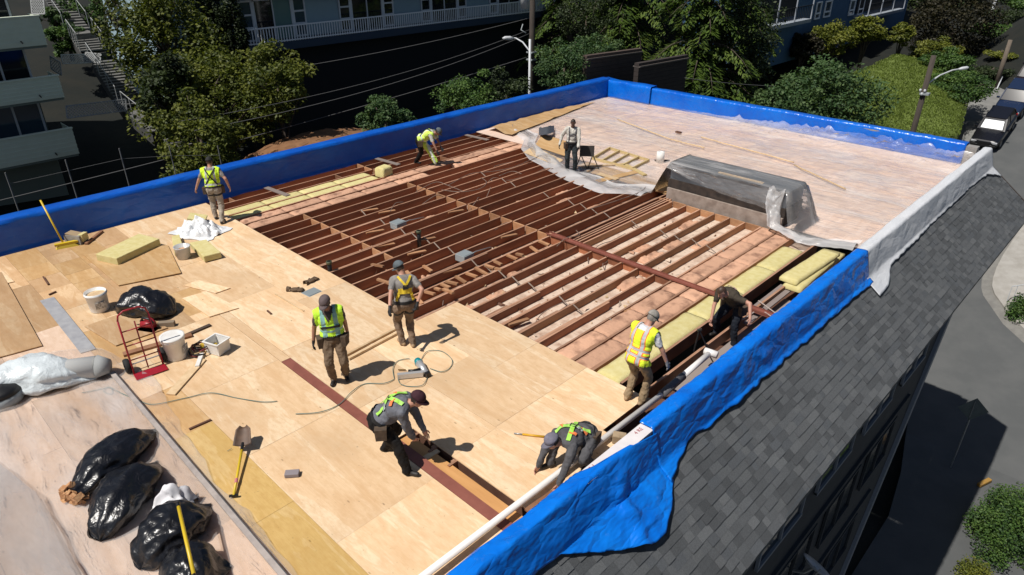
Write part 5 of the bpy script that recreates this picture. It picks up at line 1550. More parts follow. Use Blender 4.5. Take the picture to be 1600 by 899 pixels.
        for i in keep:
            f = []
            for j in allv[ls[i]:ls[i] + 4]:
                if j not in ids:
                    ids[j] = len(vs)
                    fl_ = .016 + .012 * max(0, .2 - tcl[j, 2])
                    vs.append(tuple(V[j] + NO[j] * fl_ - np.array(root))); tc.append(tcl[j])
                f.append(ids[j])
            fs.append(f)
        vm = bpy.data.meshes.new('safety_vest'); vm.from_pydata(vs, [], fs); vm.materials.append(vest)
        at = vm.attributes.new('tc', 'FLOAT_VECTOR', 'POINT'); at.data.foreach_set('vector', np.array(tc, np.float32).ravel())
        vm.polygons.foreach_set('use_smooth', np.ones(len(fs), bool)); vm.update()
        o = link('safety_vest', vm, per)
    # ---- straps
    def ribbon(name, pts, width, mat, off=.022):
        m_ = MB(); L = []; n_ = len(pts)
        for i, (p, nn) in enumerate(pts):
            t = (pts[min(i + 1, n_ - 1)][0] - pts[max(i - 1, 0)][0])
            if t.length < 1e-6: continue
            t.normalize(); sdv = t.cross(nn)
            if sdv.length < 1e-4: continue
            sdv.normalize(); c = p + nn * off - root
            L.append((c - sdv * width / 2, c + sdv * width / 2, nn))
        vs = []; 
        for a, b_, nn in L: vs += [a, b_, b_ - nn * .008, a - nn * .008]
        fs = []
        for i in range(len(L) - 1):
            q = i * 4; r = q + 4
            fs += [(q, q + 1, r + 1, r), (q + 1, q + 2, r + 2, r + 1), (q + 3, q, r, r + 3)]
        if fs:
            m_.add(vs, fs); m_.build(name, mat, per, smooth=False)
    def cast(x, z, side):
        o_ = tl(x, side * .6, z); h = bv.ray_cast(o_, -(T @ Vector((0, side, 0))))
        if h[0] is None: return None
        return (h[0], T @ Vector((0, side, 0)) * .6 + h[1] * .4 if h[1].dot(T @ Vector((0, side, 0))) > 0 else T @ Vector((0, side, 0)))
    def path(pts, side, n_=14):
        out = []
        for (x0, z0), (x1, z1) in zip(pts[:-1], pts[1:]):
            for i in range(n_):
                k = i / (n_ - 1); c = cast(x0 + (x1 - x0) * k, z0 + (z1 - z0) * k, side)
                if c: out.append((c[0], c[1].normalized()))
        return out
    xo = .008 if vest else .0
    for nm, pts, side, wd, mt in straps:
        pp = path(pts, side)
        if len(pp) > 2: ribbon(nm, pp, wd, mt, off=.024 + xo)
    if belt:
        pp = []
        for i in range(33):
            a = 2 * math.pi * i / 32; d = PT @ Vector((math.cos(a), math.sin(a), 0)); c0 = pel + PT @ Vector((0, 0, .035))
            h = bv.ray_cast(c0 + d * .5, -d)
            if h[0] is not None and (h[0] - c0).length < .26: pp.append((h[0], d))
        if len(pp) > 6:
            ribbon('tool_belt', pp, .055, belt, off=.016)
            for i in (1, len(pp) // 2 - 1):
                p, d = pp[i]; Rm = Matrix((d.cross(Vector((0, 0, 1))).normalized(), d, Vector((0, 0, 1)))).transposed()
                MB().box(p + d * .04 - Vector((0, 0, .11)) - root, (.15, .08, .19), Rm, taper=1.12).build('tool_pouch', POUCH, per)
    if legloops:
        for s, foot, kn in ((-1, footL, kneeL), (1, footR, kneeR)):
            hip = pel + PT @ Vector((s * .092, 0, -.055)); ank = Vector(foot) + Vector((0, 0, .085))
            k_, _ = ik(hip, ank, .43, .43, Vector(kn) if kn is not None else (fw + rt * s * .15))
            ax = (k_ - hip).normalized(); q1 = ax.cross(rt if abs(ax.dot(rt)) < .9 else fw).normalized(); q2 = ax.cross(q1)
            pp = []
            for i in range(25):
                a = 2 * math.pi * i / 24; d = q1 * math.cos(a) + q2 * math.sin(a); c0 = hip + ax * .12
                h = bv.ray_cast(c0 + d * .19, -d)
                if h[0] is not None and (h[0] - c0).length < .19: pp.append((h[0], d))
            if len(pp) > 6: ribbon('leg_strap', pp, .045, legloops, off=.010)
    if cap:
        m_ = MB(); n_ = 20; prof = []
        for i in range(9):
            t = math.pi / 2 * i / 8; prof.append((math.cos(t), math.sin(t)))
        vs = []; fs = []
        for r, z in prof:
            for k in range(n_):
                a = 2 * math.pi * k / n_
                vs.append(hc + Hm @ Vector((max(.003, r) * math.cos(a) * .086, -.012 + max(.003, r) * math.sin(a) * .108, .035 + z * .105)) - root)
        for i in range(8):
            for k in range(n_):
                l = (k + 1) % n_; fs.append((i * n_ + k, i * n_ + l, (i + 1) * n_ + l, (i + 1) * n_ + k))
        m_.add(vs, fs)
        bvs = []; nb_ = 12
        for j in range(4):
            for k in range(nb_ + 1):
                a = math.pi * (k / nb_) ; x = math.cos(a) * .078; y0 = -.012 + math.sin(a) * .100
                ext = .085 * math.sin(a) ** .6 * j / 3 if 0 < k < nb_ else 0
                bvs.append(hc + Hm @ Vector((x * (1 + .04 * j), y0 + ext, .040 - .018 * (j / 3) - .02 * (x / .078) ** 2 * (j / 3))) - root)
        m_.add(bvs, [(j * (nb_ + 1) + k, j * (nb_ + 1) + k + 1, (j + 1) * (nb_ + 1) + k + 1, (j + 1) * (nb_ + 1) + k) for j in range(3) for k in range(nb_)])
        o = m_.build('cap', cap, per, smooth=True)
        sd_ = o.modifiers.new('s', 'SOLIDIFY'); sd_.thickness = .006; sd_.offset = 1
    return per, ends
def ell_geo_m(mb, c, rot, rad, mi):
    b0 = len(mb.f); ell_geo(mb, c, rot, rad, 8, 5)
    for i in range(b0, len(mb.f)): mb.m[i] = mi
XB = lambda mt, w=.05: [('harness_strap', [(-.13, .50), (0, .30), (.14, .08)], -1, w, mt), ('harness_strap', [(.13, .50), (0, .30), (-.14, .08)], -1, w, mt)]
FRS = lambda mt, w=.045: [('harness_strap', [(-.11, .50), (-.09, .28), (-.10, .05)], 1, w, mt), ('harness_strap', [(.11, .50), (.09, .28), (.10, .05)], 1, w, mt), ('chest_strap', [(-.10, .30), (.10, .30)], 1, w, mt)]
HAIRD = M('hair_dark', (.025, .016, .012), rough=.6); HAIRG = M('hair_grey', (.20, .18, .16), rough=.6); HAIRB = M('hair_brown', (.055, .03, .018), rough=.55)
KHAKI = cloth('khaki', (.33, .24, .145)); STONE = cloth('stone_trousers', (.42, .36, .29)); OLIVE = cloth('olive_trousers', (.19, .135, .09)); TAUPE = cloth('taupe_trousers', (.235, .165, .115))
NAVY = cloth('dark_jeans', (.014, .018, .028)); BLK = cloth('black_trousers', (.010, .009, .009)); DKG = cloth('dark_green_trousers', (.035, .045, .05))
GREYT = cloth('grey_tee', (.27, .25, .235)); TAUPET = cloth('dark_taupe_tee', (.11, .085, .075)); SLATE = cloth('slate_shirt', (.16, .165, .19)); CHAR = cloth('charcoal_shirt', (.10, .098, .105))
WHITET = cloth('white_tee', (.72, .73, .76)); CREAM = cloth('cream_shirt', (.62, .60, .54)); OLIVEB = cloth('olive_brown_tee', (.062, .050, .037))
CAPT = cloth('cap_taupe', (.15, .115, .115)); CAPS = cloth('cap_slate', (.12, .145, .16)); CAPM = cloth('cap_maroon', (.055, .02, .028)); CAPL = cloth('cap_lilac_grey', (.21, .20, .25)); CAPK = cloth('cap_grey', (.30, .28, .25)); CAPD = cloth('cap_dark', (.03, .03, .03))

# 1 by the blue tarp, back turned
person('worker by the left blue tarp with back turned, yellow vest and stone trousers', (-17.42, 6.87, .94), (-17.50, 6.93, 1.46), (-.82, .57), (-.8, .55, -.25),
       G(306, 296, .86), G(358, 292, .92), (-17.64, 6.86, 0), (-17.20, 6.83, 0), (SKIN, GREYT, STONE, BOOT, None, HAIRB), cap=CAPD, vest=VESTY, vest_rng=(.04, .60),
       straps=XB(STRAPB, .03), belt=STRAPB, legloops=STRAPB)
# 2 bent over at the far left joists
W2, e2 = person('worker bent double over the far left joists in a pale yellow vest', (-17.35, 13.72, .86), (-16.97, 13.98, 1.06), (.83, .55), (.5, .4, -.75),
       (-16.72, 14.12, .50), (-16.60, 13.80, .52), (-16.95, 14.02, -.02), (-17.62, 13.70, -.02), (SKINT, CREAM, BLK, BOOT, GLOVEB, HAIRD), cap=CAPS, vest=VESTP, vest_rng=(-.02, .60),
       straps=XB(STRAPB, .04), belt=STRAPB)
# 3 standing by the plastic edge
W3, e3 = person('worker in a cream long sleeved shirt standing at the plastic edge', (-13.36, 16.55, .93), (-13.36, 16.58, 1.45), (.62, -.78), (.5, -.75, -.2),
       (-12.98, 16.42, .84), (-13.62, 16.28, .90), (-13.26, 16.63, -.02), (-13.50, 16.55, -.02), (SKIND, CREAM, DKG, BOOT, GLOVEB, HAIRD), sleeves='long',
       straps=[('harness_strap', [(-.11, .50), (-.09, .28), (-.10, .05)], 1, .03, STRAPW), ('harness_strap', [(.11, .50), (.09, .28), (.10, .05)], 1, .03, STRAPW), ('chest_strap', [(-.12, .33), (.10, .25)], 1, .04, STRAPW)], belt=STRAPB, elbL=(.9, -.2, 0))
# 4 grey tee, yellow harness
person('worker in a grey tee and yellow harness looking down at the open joists', (-8.97, 6.48, .93), (-9.10, 6.60, 1.45), (-.93, .36), (-.80, -.25, -.50),
       G(603, 528, .72), G(652, 474, .98), (-9.08, 6.46, 0), (-8.90, 6.56, 0), (SKIN, GREYT, TAUPE, BOOTT, GLOVEB, HAIRB), cap=CAPS,
       straps=[('harness_strap', [(-.12, .50), (0, .34)], -1, .04, STRAPY), ('harness_strap', [(.12, .50), (0, .34)], -1, .04, STRAPY), ('back_pad', [(0, .35), (0, .27)], -1, .10, STRAPB), ('harness_panel', [(-.12, .24), (.12, .24)], -1, .10, STRAPY),
               ('harness_strap', [(-.10, .22), (-.15, .06)], -1, .05, STRAPY), ('harness_strap', [(.10, .22), (.15, .06)], -1, .05, STRAPY)], belt=STRAPB, legloops=STRAPB)
# 5 vest, facing the camera
person('worker in a lime vest and taupe cap standing mid deck facing the camera', (-8.95, 4.97, .93), (-8.98, 4.96, 1.45), (.84, -.54), (.62, -.85, -.45),
       G(543, 520, .84), G(489, 540, .74), (-8.94, 5.11, 0), (-8.99, 4.90, 0), (SKINT, TAUPET, OLIVE, BOOT, GLOVEB, HAIRD), cap=CAPT, vest=VESTG, vest_rng=(.05, .60),
       straps=[('chest_strap', [(-.15, .20), (-.05, .23)], 1, .04, STRAPB), ('chest_strap', [(.15, .20), (.05, .23)], 1, .04, STRAPB), ('chest_strap', [(-.06, .225), (.06, .225)], 1, .035, STRAPB)], belt=STRAPB)
# 6 bending over the slot
person('bending worker in slate long sleeves and maroon cap at the open slot', (-6.70, 4.27, .86), (-6.35, 4.56, 1.13), (.75, .66), (.68, .52, -.50),
       G(668, 684, .46), G(650, 694, .40), (-6.92, 4.45, 0), (-6.28, 4.36, 0), (SKIN, SLATE, BLK, BOOT, None, HAIRD), cap=CAPM, sleeves='long', bulk=1.22,
       straps=XB(STRAPG, .06) + [('back_pad', [(-.02, .33), (.02, .27)], -1, .09, STRAPB), ('shirt_print', [(.05, .40), (.15, .34)], -1, .05, PATCHO), ('shirt_print', [(-.05, .40), (-.15, .34)], -1, .05, PATCHO),
                                 ('shirt_print', [(.04, .24), (.13, .21)], -1, .045, PATCHW), ('shirt_print', [(-.04, .24), (-.13, .21)], -1, .045, PATCHW)], belt=STRAPB, legloops=STRAPB)
# 7 crouching by the right wall
person('crouching worker in charcoal long sleeves and lilac grey cap beside the white pipe', (-4.66, 6.38, .50), (-4.72, 5.93, .58), (-.08, -1), (-.45, -.70, -.50),
       (-4.52, 5.62, .10), (-4.98, 5.72, .10), (-4.52, 6.30, 0), (-4.92, 5.92, 0), (SKIN, CHAR, CHAR, BOOT, None, HAIRD), cap=CAPL, sleeves='long', bulk=1.18, elbR=(-.9, .3, .6),
       straps=XB(STRAPG, .06) + [('back_pad', [(-.02, .34), (.02, .26)], -1, .09, STRAPB), ('shirt_print', [(.06, .43), (.15, .38)], -1, .05, PATCHO), ('shirt_print', [(-.06, .43), (-.15, .38)], -1, .05, PATCHO),
                                 ('shirt_print', [(-.05, .20), (-.15, .16)], -1, .05, PATCHO), ('shirt_print', [(.04, .24), (.13, .21)], -1, .045, PATCHW), ('shirt_print', [(-.04, .26), (-.13, .24)], -1, .045, PATCHW)], belt=STRAPB, kneeL=(.4, -1, .3), kneeR=(-.5, -1, .4))
# 8 orange trimmed vest at the deck edge
person('worker in a yellow vest with orange trim standing at the deck corner by the pipe', (-4.93, 7.99, .93), (-4.93, 8.20, 1.42), (.05, 1), (.15, .75, -.65),
       (-5.10, 8.45, .95), G(1044, 572, .78), (-5.06, 8.02, 0), (-4.80, 8.06, 0), (SKIN, WHITET, KHAKI, BOOTT, GLOVEG, HAIRG), cap=CAPK, vest=VESTO, vest_rng=(-.10, .60), elbR=(.9, -.3, 0))
# 9 bent over in the open bay
person('dark haired worker in olive tee bending into the open bay', (-4.98, 11.42, .54), (-5.02, 11.00, .86), (-.12, -1), (-.25, -.75, -.70),
       (-4.44, 10.92, .60), (-5.14, 10.78, .18), (-4.82, 11.30, -.42), (-5.24, 11.36, -.30), (SKIN, OLIVEB, NAVY, BOOT, None, HAIRB), belt=STRAPB, elbL=(1, .2, .3), elbR=(-1, .3, .2),
       straps=[('shirt_print', [(-.10, .42), (.10, .42)], -1, .05, M('print_pink', (.45, .28, .25), rough=.8))])
# ================================================================== insulation in the bays
rs = random.Random(31)
def batt_mesh(w, l, h, mat, lump=.03, seed=0, name='batt', nx=6, ny=14):
    m_ = MB()
    def top(u, v):
        x = (u - .5) * w; y = (v - .5) * l
        e = min(1, min(u, 1 - u) * 9 + .55) * min(1, min(v, 1 - v) * 16 + .5)
        return (x + .012 * nz(y * 4, seed, 3), y, h * (.72 + .28 * e) + lump * nz(x * 5 + seed * 3, y * 3.2, seed, 3))
    m_.grid(top, nx, ny)
    b0 = len(m_.v)
    n1 = nx + 1
    ring = [j * n1 for j in range(ny + 1)] + [ny * n1 + i for i in range(1, nx + 1)] + [j * n1 + nx for j in range(ny - 1, -1, -1)] + [i for i in range(nx - 1, 0, -1)]
    vs = [(m_.v[i][0] * 1.0, m_.v[i][1], 0.0) for i in ring]; m_.v.extend(vs)
    for k in range(len(ring)):
        l_ = (k + 1) % len(ring); m_.f.append((ring[k], ring[l_], b0 + l_, b0 + k)); m_.m.append(0)
    return m_.mesh(name, [mat], True)
pinks = [batt_mesh(.405, 1.20, .212, PINK, .018, s) for s in range(5)]
wools = [batt_mesh(.40, 1.19, .21, WOOL, .006, s + 20) for s in range(3)]
woolw = [batt_mesh(.50, 1.51, .21, WOOL, .006, s + 30) for s in range(3)]
def place(mes, x, y, z, label, group, rz_=0.0, name='insulation_batt', rx=0.0):
    o = link(name, rs.choice(mes), None, (x, y, z)); o.rotation_euler = (rx, 0, rz_ + rs.uniform(-.012, .012))
    return tag(o, label, 'insulation', group)
def ordn(k): return ('first', 'second', 'third', 'fourth', 'fifth', 'sixth', 'seventh', 'eighth', 'ninth', 'tenth')[k]
for x in (-6.685, -6.235):
    y = 8.85; k = 0
    while y < 16.5:
        place(pinks, x, y, -.24, '%s pinkish batt from the deck in the right hand row %s the yellow batts' % (ordn(k), 'next to' if x > -6.5 else 'second from'), 'pinkish batts on the right'); y += 1.2; k += 1
y = 9.1; k = 0
while y < 16.3:
    place(woolw, -5.71, y, -.245, '%s yellow batt from the deck in the row beside the open bay' % ordn(k), 'yellow batts on the right'); y += 1.52; k += 1
for x in (-17.035, -16.585):
    y = 7.9; k = 0
    while y < 18.3:
        if not (13.3 < y < 14.5 and x > -16.8): place(pinks, x, y, -.24, '%s pinkish batt from the deck in the left side row %s the yellow batts' % (ordn(k), 'next to' if x < -16.8 else 'second from'), 'pinkish batts on the left')
        y += 1.2; k += 1
for x in (-17.935, -17.485):
    y = 7.8; k = 0
    while y < 12.3:
        place(wools, x, y, -.235, '%s yellow batt from the deck in the left row %s the blue tarp' % (ordn(k), 'nearer' if x < -17.6 else 'farther from'), 'yellow batts on the left'); y += 1.2; k += 1
o = place([batt_mesh(.36, .42, .30, WOOL, .006, 50)], *G(600, 272)[:2], -.05, 'short yellow insulation block standing at the end of the left yellow row', None, .2)
slabs = [batt_mesh(.40, 2.2, .09, WOOL, .006, 90 + s) for s in range(3)]
place(slabs, -4.93, 15.0, .02, 'loose yellow insulation batt on top of the pile by the street side wall', None, -.04)
place(slabs, -4.86, 14.9, -.08, 'yellow insulation batt at the bottom of the pile by the street side wall', None, .02)
place(slabs, -4.90, 15.5, -.18, 'yellow insulation batt at the far end of the pile by the street side wall', None, .02)

# ================================================================== things lying on the deck
def poly_sheet(px, z, th, mat, name, label, cat, bow=0.0, dz=(0, 0, 0, 0)):
    P = [G(x, y, z) for x, y in px]; c = sum(P, Vector()) / len(P)
    m_ = MB(); n = len(P)
    vs = [p - c + Vector((0, 0, dz[i % len(dz)])) for i, p in enumerate(P)]
    m_.add(vs + [v - Vector((0, 0, th)) for v in vs], [tuple(range(n)), tuple(range(n, 2 * n))[::-1]] + [(i, n + i, n + (i + 1) % n, (i + 1) % n) for i in range(n)])
    # keep faces outward
    o = m_.build(name, mat, None, loc=c)
    bm = bmesh.new(); bm.from_mesh(o.data); bmesh.ops.recalc_face_normals(bm, faces=bm.faces); bm.to_mesh(o.data); bm.free()
    return tag(o, label, cat)
poly_sheet([(185, 446), (283, 427), (262, 383), (130, 398)], .03, .018, OSB, 'loose_sheet', 'loose plywood sheet under the big yellow insulation block', 'plywood sheet', dz=(0, .012, 0, 0))
poly_sheet([(66, 540), (-30, 566), (-90, 470), (2, 425)], .03, .018, PLY2, 'loose_sheet', 'loose dark edged plywood sheet at the left edge of the picture', 'plywood sheet')
poly_sheet([(132, 510), (181, 540), (262, 512), (200, 486)], .026, .016, PLY2, 'loose_sheet', 'loose plywood piece between the open bucket and the hand truck', 'plywood sheet')
poly_sheet([(327, 495), (373, 481), (322, 455), (285, 466)], .024, .014, PLY, 'loose_sheet', 'thin loose plywood square right of the black bag', 'plywood sheet')
poly_sheet([(287, 446), (337, 458), (360, 450), (310, 438)], .020, .012, PLY, 'loose_sheet', 'pale plywood offcut behind the black bag', 'plywood sheet')
poly_sheet([(0, 420), (22, 440), (0, 445), (-30, 425)], .02, .012, PLY, 'loose_sheet', 'pale rounded plywood scrap at the left edge near the blue tarp', 'plywood sheet')
FLASH = M('flashing', (.42, .42, .43), (.33, .33, .35), rough=.5, scale=5, metal=.2)
poly_sheet([(62, 470), (84, 464), (150, 545), (126, 552)], .018, .006, FLASH, 'metal_flashing', 'flat grey metal flashing strip left of the open bucket', 'flashing')
mb = MB().box((0, 0, 0), (6.3, .07, .03)); o = mb.build('metal_flashing', M('dusty_flashing', (.40, .35, .32), (.30, .26, .24), rough=.7, scale=6), None, loc=(-8.75, 2.24, .075)); o.rotation_euler = (0, 0, R_(-1)); tag(o, 'long grey metal edge strip lying on the near plastic sheet beside the bags', 'flashing')
MB().box((0, .042, .010), (6.3, .012, .012)).build('lip', M('flash_dark', (.08, .08, .085), rough=.5), o)
def plank(px0, px1, w, th, mat, label, z0=.0, z1=None, name='plank', cat='plank', lift=.004):
    a = G(*px0, z0); b_ = G(*px1, z0); z1 = z0 if z1 is None else z1
    c = (a + b_) / 2
    a = Vector((a.x, a.y, z0 + th / 2 + lift)); b_ = Vector((b_.x, b_.y, z1 + th / 2 + lift))
    o = MB().bar(a - c, b_ - c, w, th).build(name, mat, None, loc=c)
    return tag(o, label, cat)
plank((267, 618), (316, 563), .16, .025, LUMB, 'pale new board pointing at the white tub')
plank((193, 556), (300, 525), .13, .04, LUMBD, 'brown old board behind the hand truck')
plank((285, 528), (329, 509), .08, .03, M('charred_board', (.06, .04, .03), rough=.9), 'short dark board end right of the lidded bucket')
plank((545, 563), (626, 520), .05, .045, LUMB, 'pale wood strip nearer the vest worker beside his trousers', lift=.006)
plank((541, 557), (622, 514), .045, .04, LUMB, 'second pale wood strip lying alongside the first one', lift=.006)
plank((725, 893), (748, 864), .07, .03, LUMBD, 'dark wood offcut at the bottom edge by the white pipe')
plank((822, 800), (872, 765), .07, .03, LUMBD, 'dark wood strip under the white pipe near the crouching worker')
plank((135, 383), (160, 363), .07, .05, LUMBD, 'short dark stick beside the grey box at the left tarp')
plank((430, 460), (475, 487), .03, .015, LUMB, 'thin pale lath left of the vest worker')
plank((296, 672), (330, 657), .04, .02, DARKW, 'thin dark lath at the edge of the yellow plywood')
plank((305, 885), (328, 869), .02, .01, LUMBD, 'tiny brown stick on the yellow plywood')
for i, (a, b_) in enumerate((((68, 434), (76, 446)), ((77, 462), (88, 457)), ((418, 487), (424, 492)))):
    plank(a, b_, .03, .03, DARKW, ['small dark angle scrap above the metal flashing', 'small dark scrap just behind the metal flashing', 'tiny dark scrap near the pale lath'][i], name='scrap', cat='scrap')
# insulation blocks on the deck
def wool_block(px, zt, label):
    P = [G(x, y, zt) for x, y in px]; c = sum(P, Vector()) / 4; c.z = 0
    m_ = MB(); vs = [Vector((p.x, p.y, .02)) - c for p in P] + [Vector((p.x, p.y, zt)) - c for p in P]
    m_.add(vs, [(0, 3, 2, 1), (4, 5, 6, 7), (0, 1, 5, 4), (1, 2, 6, 5), (2, 3, 7, 6), (3, 0, 4, 7)])
    o = m_.build('insulation_block', WOOL, None, loc=c); bm = bmesh.new(); bm.from_mesh(o.data); bmesh.ops.recalc_face_normals(bm, faces=bm.faces); bm.to_mesh(o.data); bm.free()
    bevel(o, .015); return tag(o, label, 'insulation')
wool_block([(149, 397), (182, 404), (249, 373), (217, 365)], .20, 'big yellow insulation block lying near the left tarp')
wool_block([(318, 401), (345, 394), (322, 374), (296, 379)], .17, 'smaller yellow insulation block beside the white bag')
wool_block([(272, 394), (288, 391), (280, 366), (268, 369)], .14, 'narrow yellow insulation strip left of the clear tub')
# trash bags
def bag_mat(name, c, rough=.22):
    m, nt, b = _new(name); b.inputs['Base Color'].default_value = (*c, 1); b.inputs['Roughness'].default_value = rough; b.inputs['Specular IOR Level'].default_value = .7
    h = addm(nt, noise_node(nt, coord(nt), 5, 3, .55, .8).outputs[0], crease(nt, (1, 1, 1), 3.0, .6, .4), .3)
    bp = nt.nodes.new('ShaderNodeBump'); bp.inputs['Strength'].default_value = .5; bp.inputs['Distance'].default_value = .06
    nt.links.new(h, bp.inputs['Height']); nt.links.new(bp.outputs[0], b.inputs['Normal']); return m
BAGM = bag_mat('bin_bag', (.005, .005, .007), .34)
FLUFF = M('pulled_insulation', (.42, .20, .09), (.55, .32, .16), rough=.95, scale=14, bump=.8, bscale=30)
def ordinal(k): return ('first', 'second', 'third', 'fourth', 'fifth', 'sixth', 'seventh', 'eighth', 'ninth', 'tenth')[k]
def trash_bag(pxa, pxb, r, label, seed, open_a=False, flat=.85, mat=None, name='trash_bag', cat='bag', tie=True):
    a = G(*pxa); b_ = G(*pxb); d = b_ - a; L = d.length; c = (a + b_) / 2
    root = empty(name, c, math.atan2(d.y, d.x), label, cat)
    m_ = MB(); nu, nv = 44, 36
    def fn(u, v):
        t = u; ang = v * 2 * math.pi
        pr_ = (math.sin(math.pi * min(1, t * 1.02 + .0)) ** .36) if t < .62 else (math.sin(math.pi * min(1, t * 1.02)) ** .42) * (1 - .55 * ((t - .62) / .38) ** 1.5)
        if open_a and t < .08: pr_ = max(pr_, .55)
        if t > .74 and tie: pr_ = max(.30 * (1 - ((t - .74) / .26) ** 3), pr_)
        rr = r * max(.02, pr_)
        ear = max(0.0, (t - .74) / .26) if tie else 0.0
        fold = 1 + .10 * math.sin(ang * 7 + seed) * (abs(t - .5) * 2) ** 2 + .24 * nz(math.cos(ang) * 1.3 + seed, math.sin(ang) * 1.6, t * 3.5, 3)
        x = (t - .5) * L + .04 * nz(ang, t * 5, seed)
        y = math.cos(ang) * rr * fold * (1.12 + .35 * ear); z = math.sin(ang) * rr * fold * flat * (1 - .75 * ear)
        zc = r * flat * .78 * max(.20, pr_) * (1 - .5 * ear)
        return (x, y, max(.012, zc + z))
    m_.grid(fn, nu, nv); m_.build('bag_body', mat or BAGM, root, smooth=True)
    if open_a:
        f_ = MB(); rg = random.Random(seed)
        for k in range(26):
            p = Vector((-L * .50 + rg.uniform(-.08, .10), rg.uniform(-.16, .16), rg.uniform(.04, .22)))
            f_.box(p, (rg.uniform(.05, .12), rg.uniform(.05, .12), rg.uniform(.03, .08)), rotm(rg.random() * 3, rg.random() * 3, rg.random() * 3))
        fo = f_.build('insulation_fluff', FLUFF, root); fo['kind'] = 'stuff'
    return root
trash_bag((272, 494), (180, 480), .34, 'black bin bag lying behind the red hand truck', 1, flat=.85)
trash_bag((120, 784), (246, 670), .27, 'black bin bag with brown fluff spilling out, farthest of the pile', 2, open_a=True)
trash_bag((158, 848), (246, 722), .30, 'plump shiny black bin bag in the middle of the pile', 3)
trash_bag((222, 892), (330, 790), .31, 'black bin bag under the yellow broom pole', 4)
trash_bag((250, 925), (362, 886), .30, 'black bin bag cut by the bottom edge of the picture', 5)
# white bag, clear tub, plastic bundle
WBAG = bag_mat('white_bag', (.70, .71, .72), .4)
wb = empty('white_bag', G(313, 362), R_(20), 'crumpled white plastic bag at the feet of the worker by the left tarp', 'bag')
def wbf(u, v):
    r = math.hypot(u - .5, v - .5) * 2; k = 1 + .22 * nz(u * 3, v * 3, 4)
    return ((u - .5) * 1.25 * k, (v - .5) * .95 * k, max(.015, .34 * (1 - r ** 1.6) * (1 + .5 * nz(u * 5, v * 5, 9, 3)) + .10 * nz(u * 9, v * 9, 2, 2)))
m_ = MB(); m_.grid(wbf, 44, 44); m_.build('bag_body', WBAG, wb, True)
MB().box((-.05, .05, .36), (.42, .26, .05), rotm(.25, .2, .5)).build('foam_piece', WOOL, wb)
BUND = bag_mat('bundle_polythene', (.60, .65, .67), .30)
bu = trash_bag((-30, 612), (158, 590), .38, 'long bundle rolled in milky plastic at the left edge', 11, flat=.75, mat=BUND, name='plastic_bundle', cat='bundle', tie=False)
MB().tube([(-1.0, 0, .22), (.9, .02, .22)], [.16, .19], 14).build('roll_core', M('roll_white', (.60, .60, .58), rough=.7), bu, True)
MB().tube([(.92, .02, .22), (1.12, .02, .20)], [.20, .12], 14).build('roll_end', M('roll_grey', (.28, .29, .29), rough=.8), bu, True)
cth = G(275, 795); m_ = MB()
def clothf(u, v): return ((u - .5) * .55 + .06 * nz(u * 4, v * 4, 2), (v - .5) * .34 + .05 * nz(u * 4, v * 4, 7), .36 + .10 * nz(u * 3, v * 3, 1) - .28 * (abs(u - .5) * 2) ** 2 - .12 * (abs(v - .5) * 2) ** 2)
m_.grid(clothf, 22, 16); o = m_.build('white_cloth', M('white_cloth', (.68, .67, .68), rough=.8, c2=(.60, .59, .62)), None, True, cth, R_(60)); tag(o, 'crumpled white cloth on the bin bag beside the yellow pole', 'cloth')
# black case at the left edge
bc = G(4, 628); o = empty('black_case', bc, R_(30), 'black topped round case at the left edge below the plastic bundle', 'case')
MB().lathe([(.0, .0), (.30, .0), (.33, .06), (.33, .20), (.0, .20)], (0, 0, 0), 20).build('case_body', GREYP, o, True); MB().lathe([(.0, .30), (.26, .28), (.34, .20), (.0, .19)], (0, 0, .004), 20).build('case_lid', BLACK, o, True)
# buckets
def bucket(px, r, h, label, lid=False, stuff=None):
    c = G(*px); root = empty('bucket', c, rs.random() * 3, label, 'bucket', 'white buckets')
    m_ = MB().lathe([(0, .004), (r * .84, .004), (r * .86, .02), (r * .97, h * .86), (r * 1.04, h * .87), (r * 1.04, h * .93), (r, h * .94), (r, h), (r * .965, h), (r * .82, .03), (0, .03)], (0, 0, 0), 28)
    m_.build('bucket_body', WHITEP, root, True)
    m_ = MB(); m_.box((0, -r * .94, h * .42), (r * .9, .01, h * .36), rotm(R_(6), 0, 0)); m_.build('sticker', M('bucket_print', (.32, .31, .28), (.62, .60, .56), rough=.6, scale=30, lo=.45, hi=.55), root)
    if lid:
        MB().lathe([(0, h + .012), (r * .5, h + .014), (r * .92, h + .010), (r * 1.05, h + .022), (r * 1.06, h - .03), (r * 1.0, h - .03)], (0, 0, 0), 28).build('lid', WHITEP, root, True)
    else:
        MB().lathe([(0, h * .86), (r * .94, h * .84)], (0, 0, 0), 20).build('contents', stuff or LUMB, root, True)
    hd = MB(); hd.tube([(r * 1.05 * math.cos(a), r * 1.05 * math.sin(a) * .9 - .02, h * .9 - (.10 * math.sin(a) if not lid else -.05 * math.sin(a))) for a in np.linspace(0, math.pi, 14)], .006, 6); hd.build('handle', STEELG, root)
    return root
bucket((157, 484), .205, .42, 'open white bucket with tan contents beside the black bag', stuff=LUMB)
b2 = bucket((277, 558), .20, .44, 'white bucket with a closed lid right of the hand truck', lid=True)
b2k = G(342, 549); tb = empty('plastic_tub', b2k, R_(20), 'small square white tub right of the lidded bucket', 'tub')
m_ = MB(); m_.box((0, 0, .02), (.30, .26, .02))
for s in (-1, 1): m_.box((s * .155, 0, .13), (.014, .28, .24), rotm(0, R_(5 * s), 0)); m_.box((0, s * .138, .13), (.30, .014, .24), rotm(R_(-5 * s), 0, 0))
m_.build('tub_body', WHITEP, tb)
rim = MB()
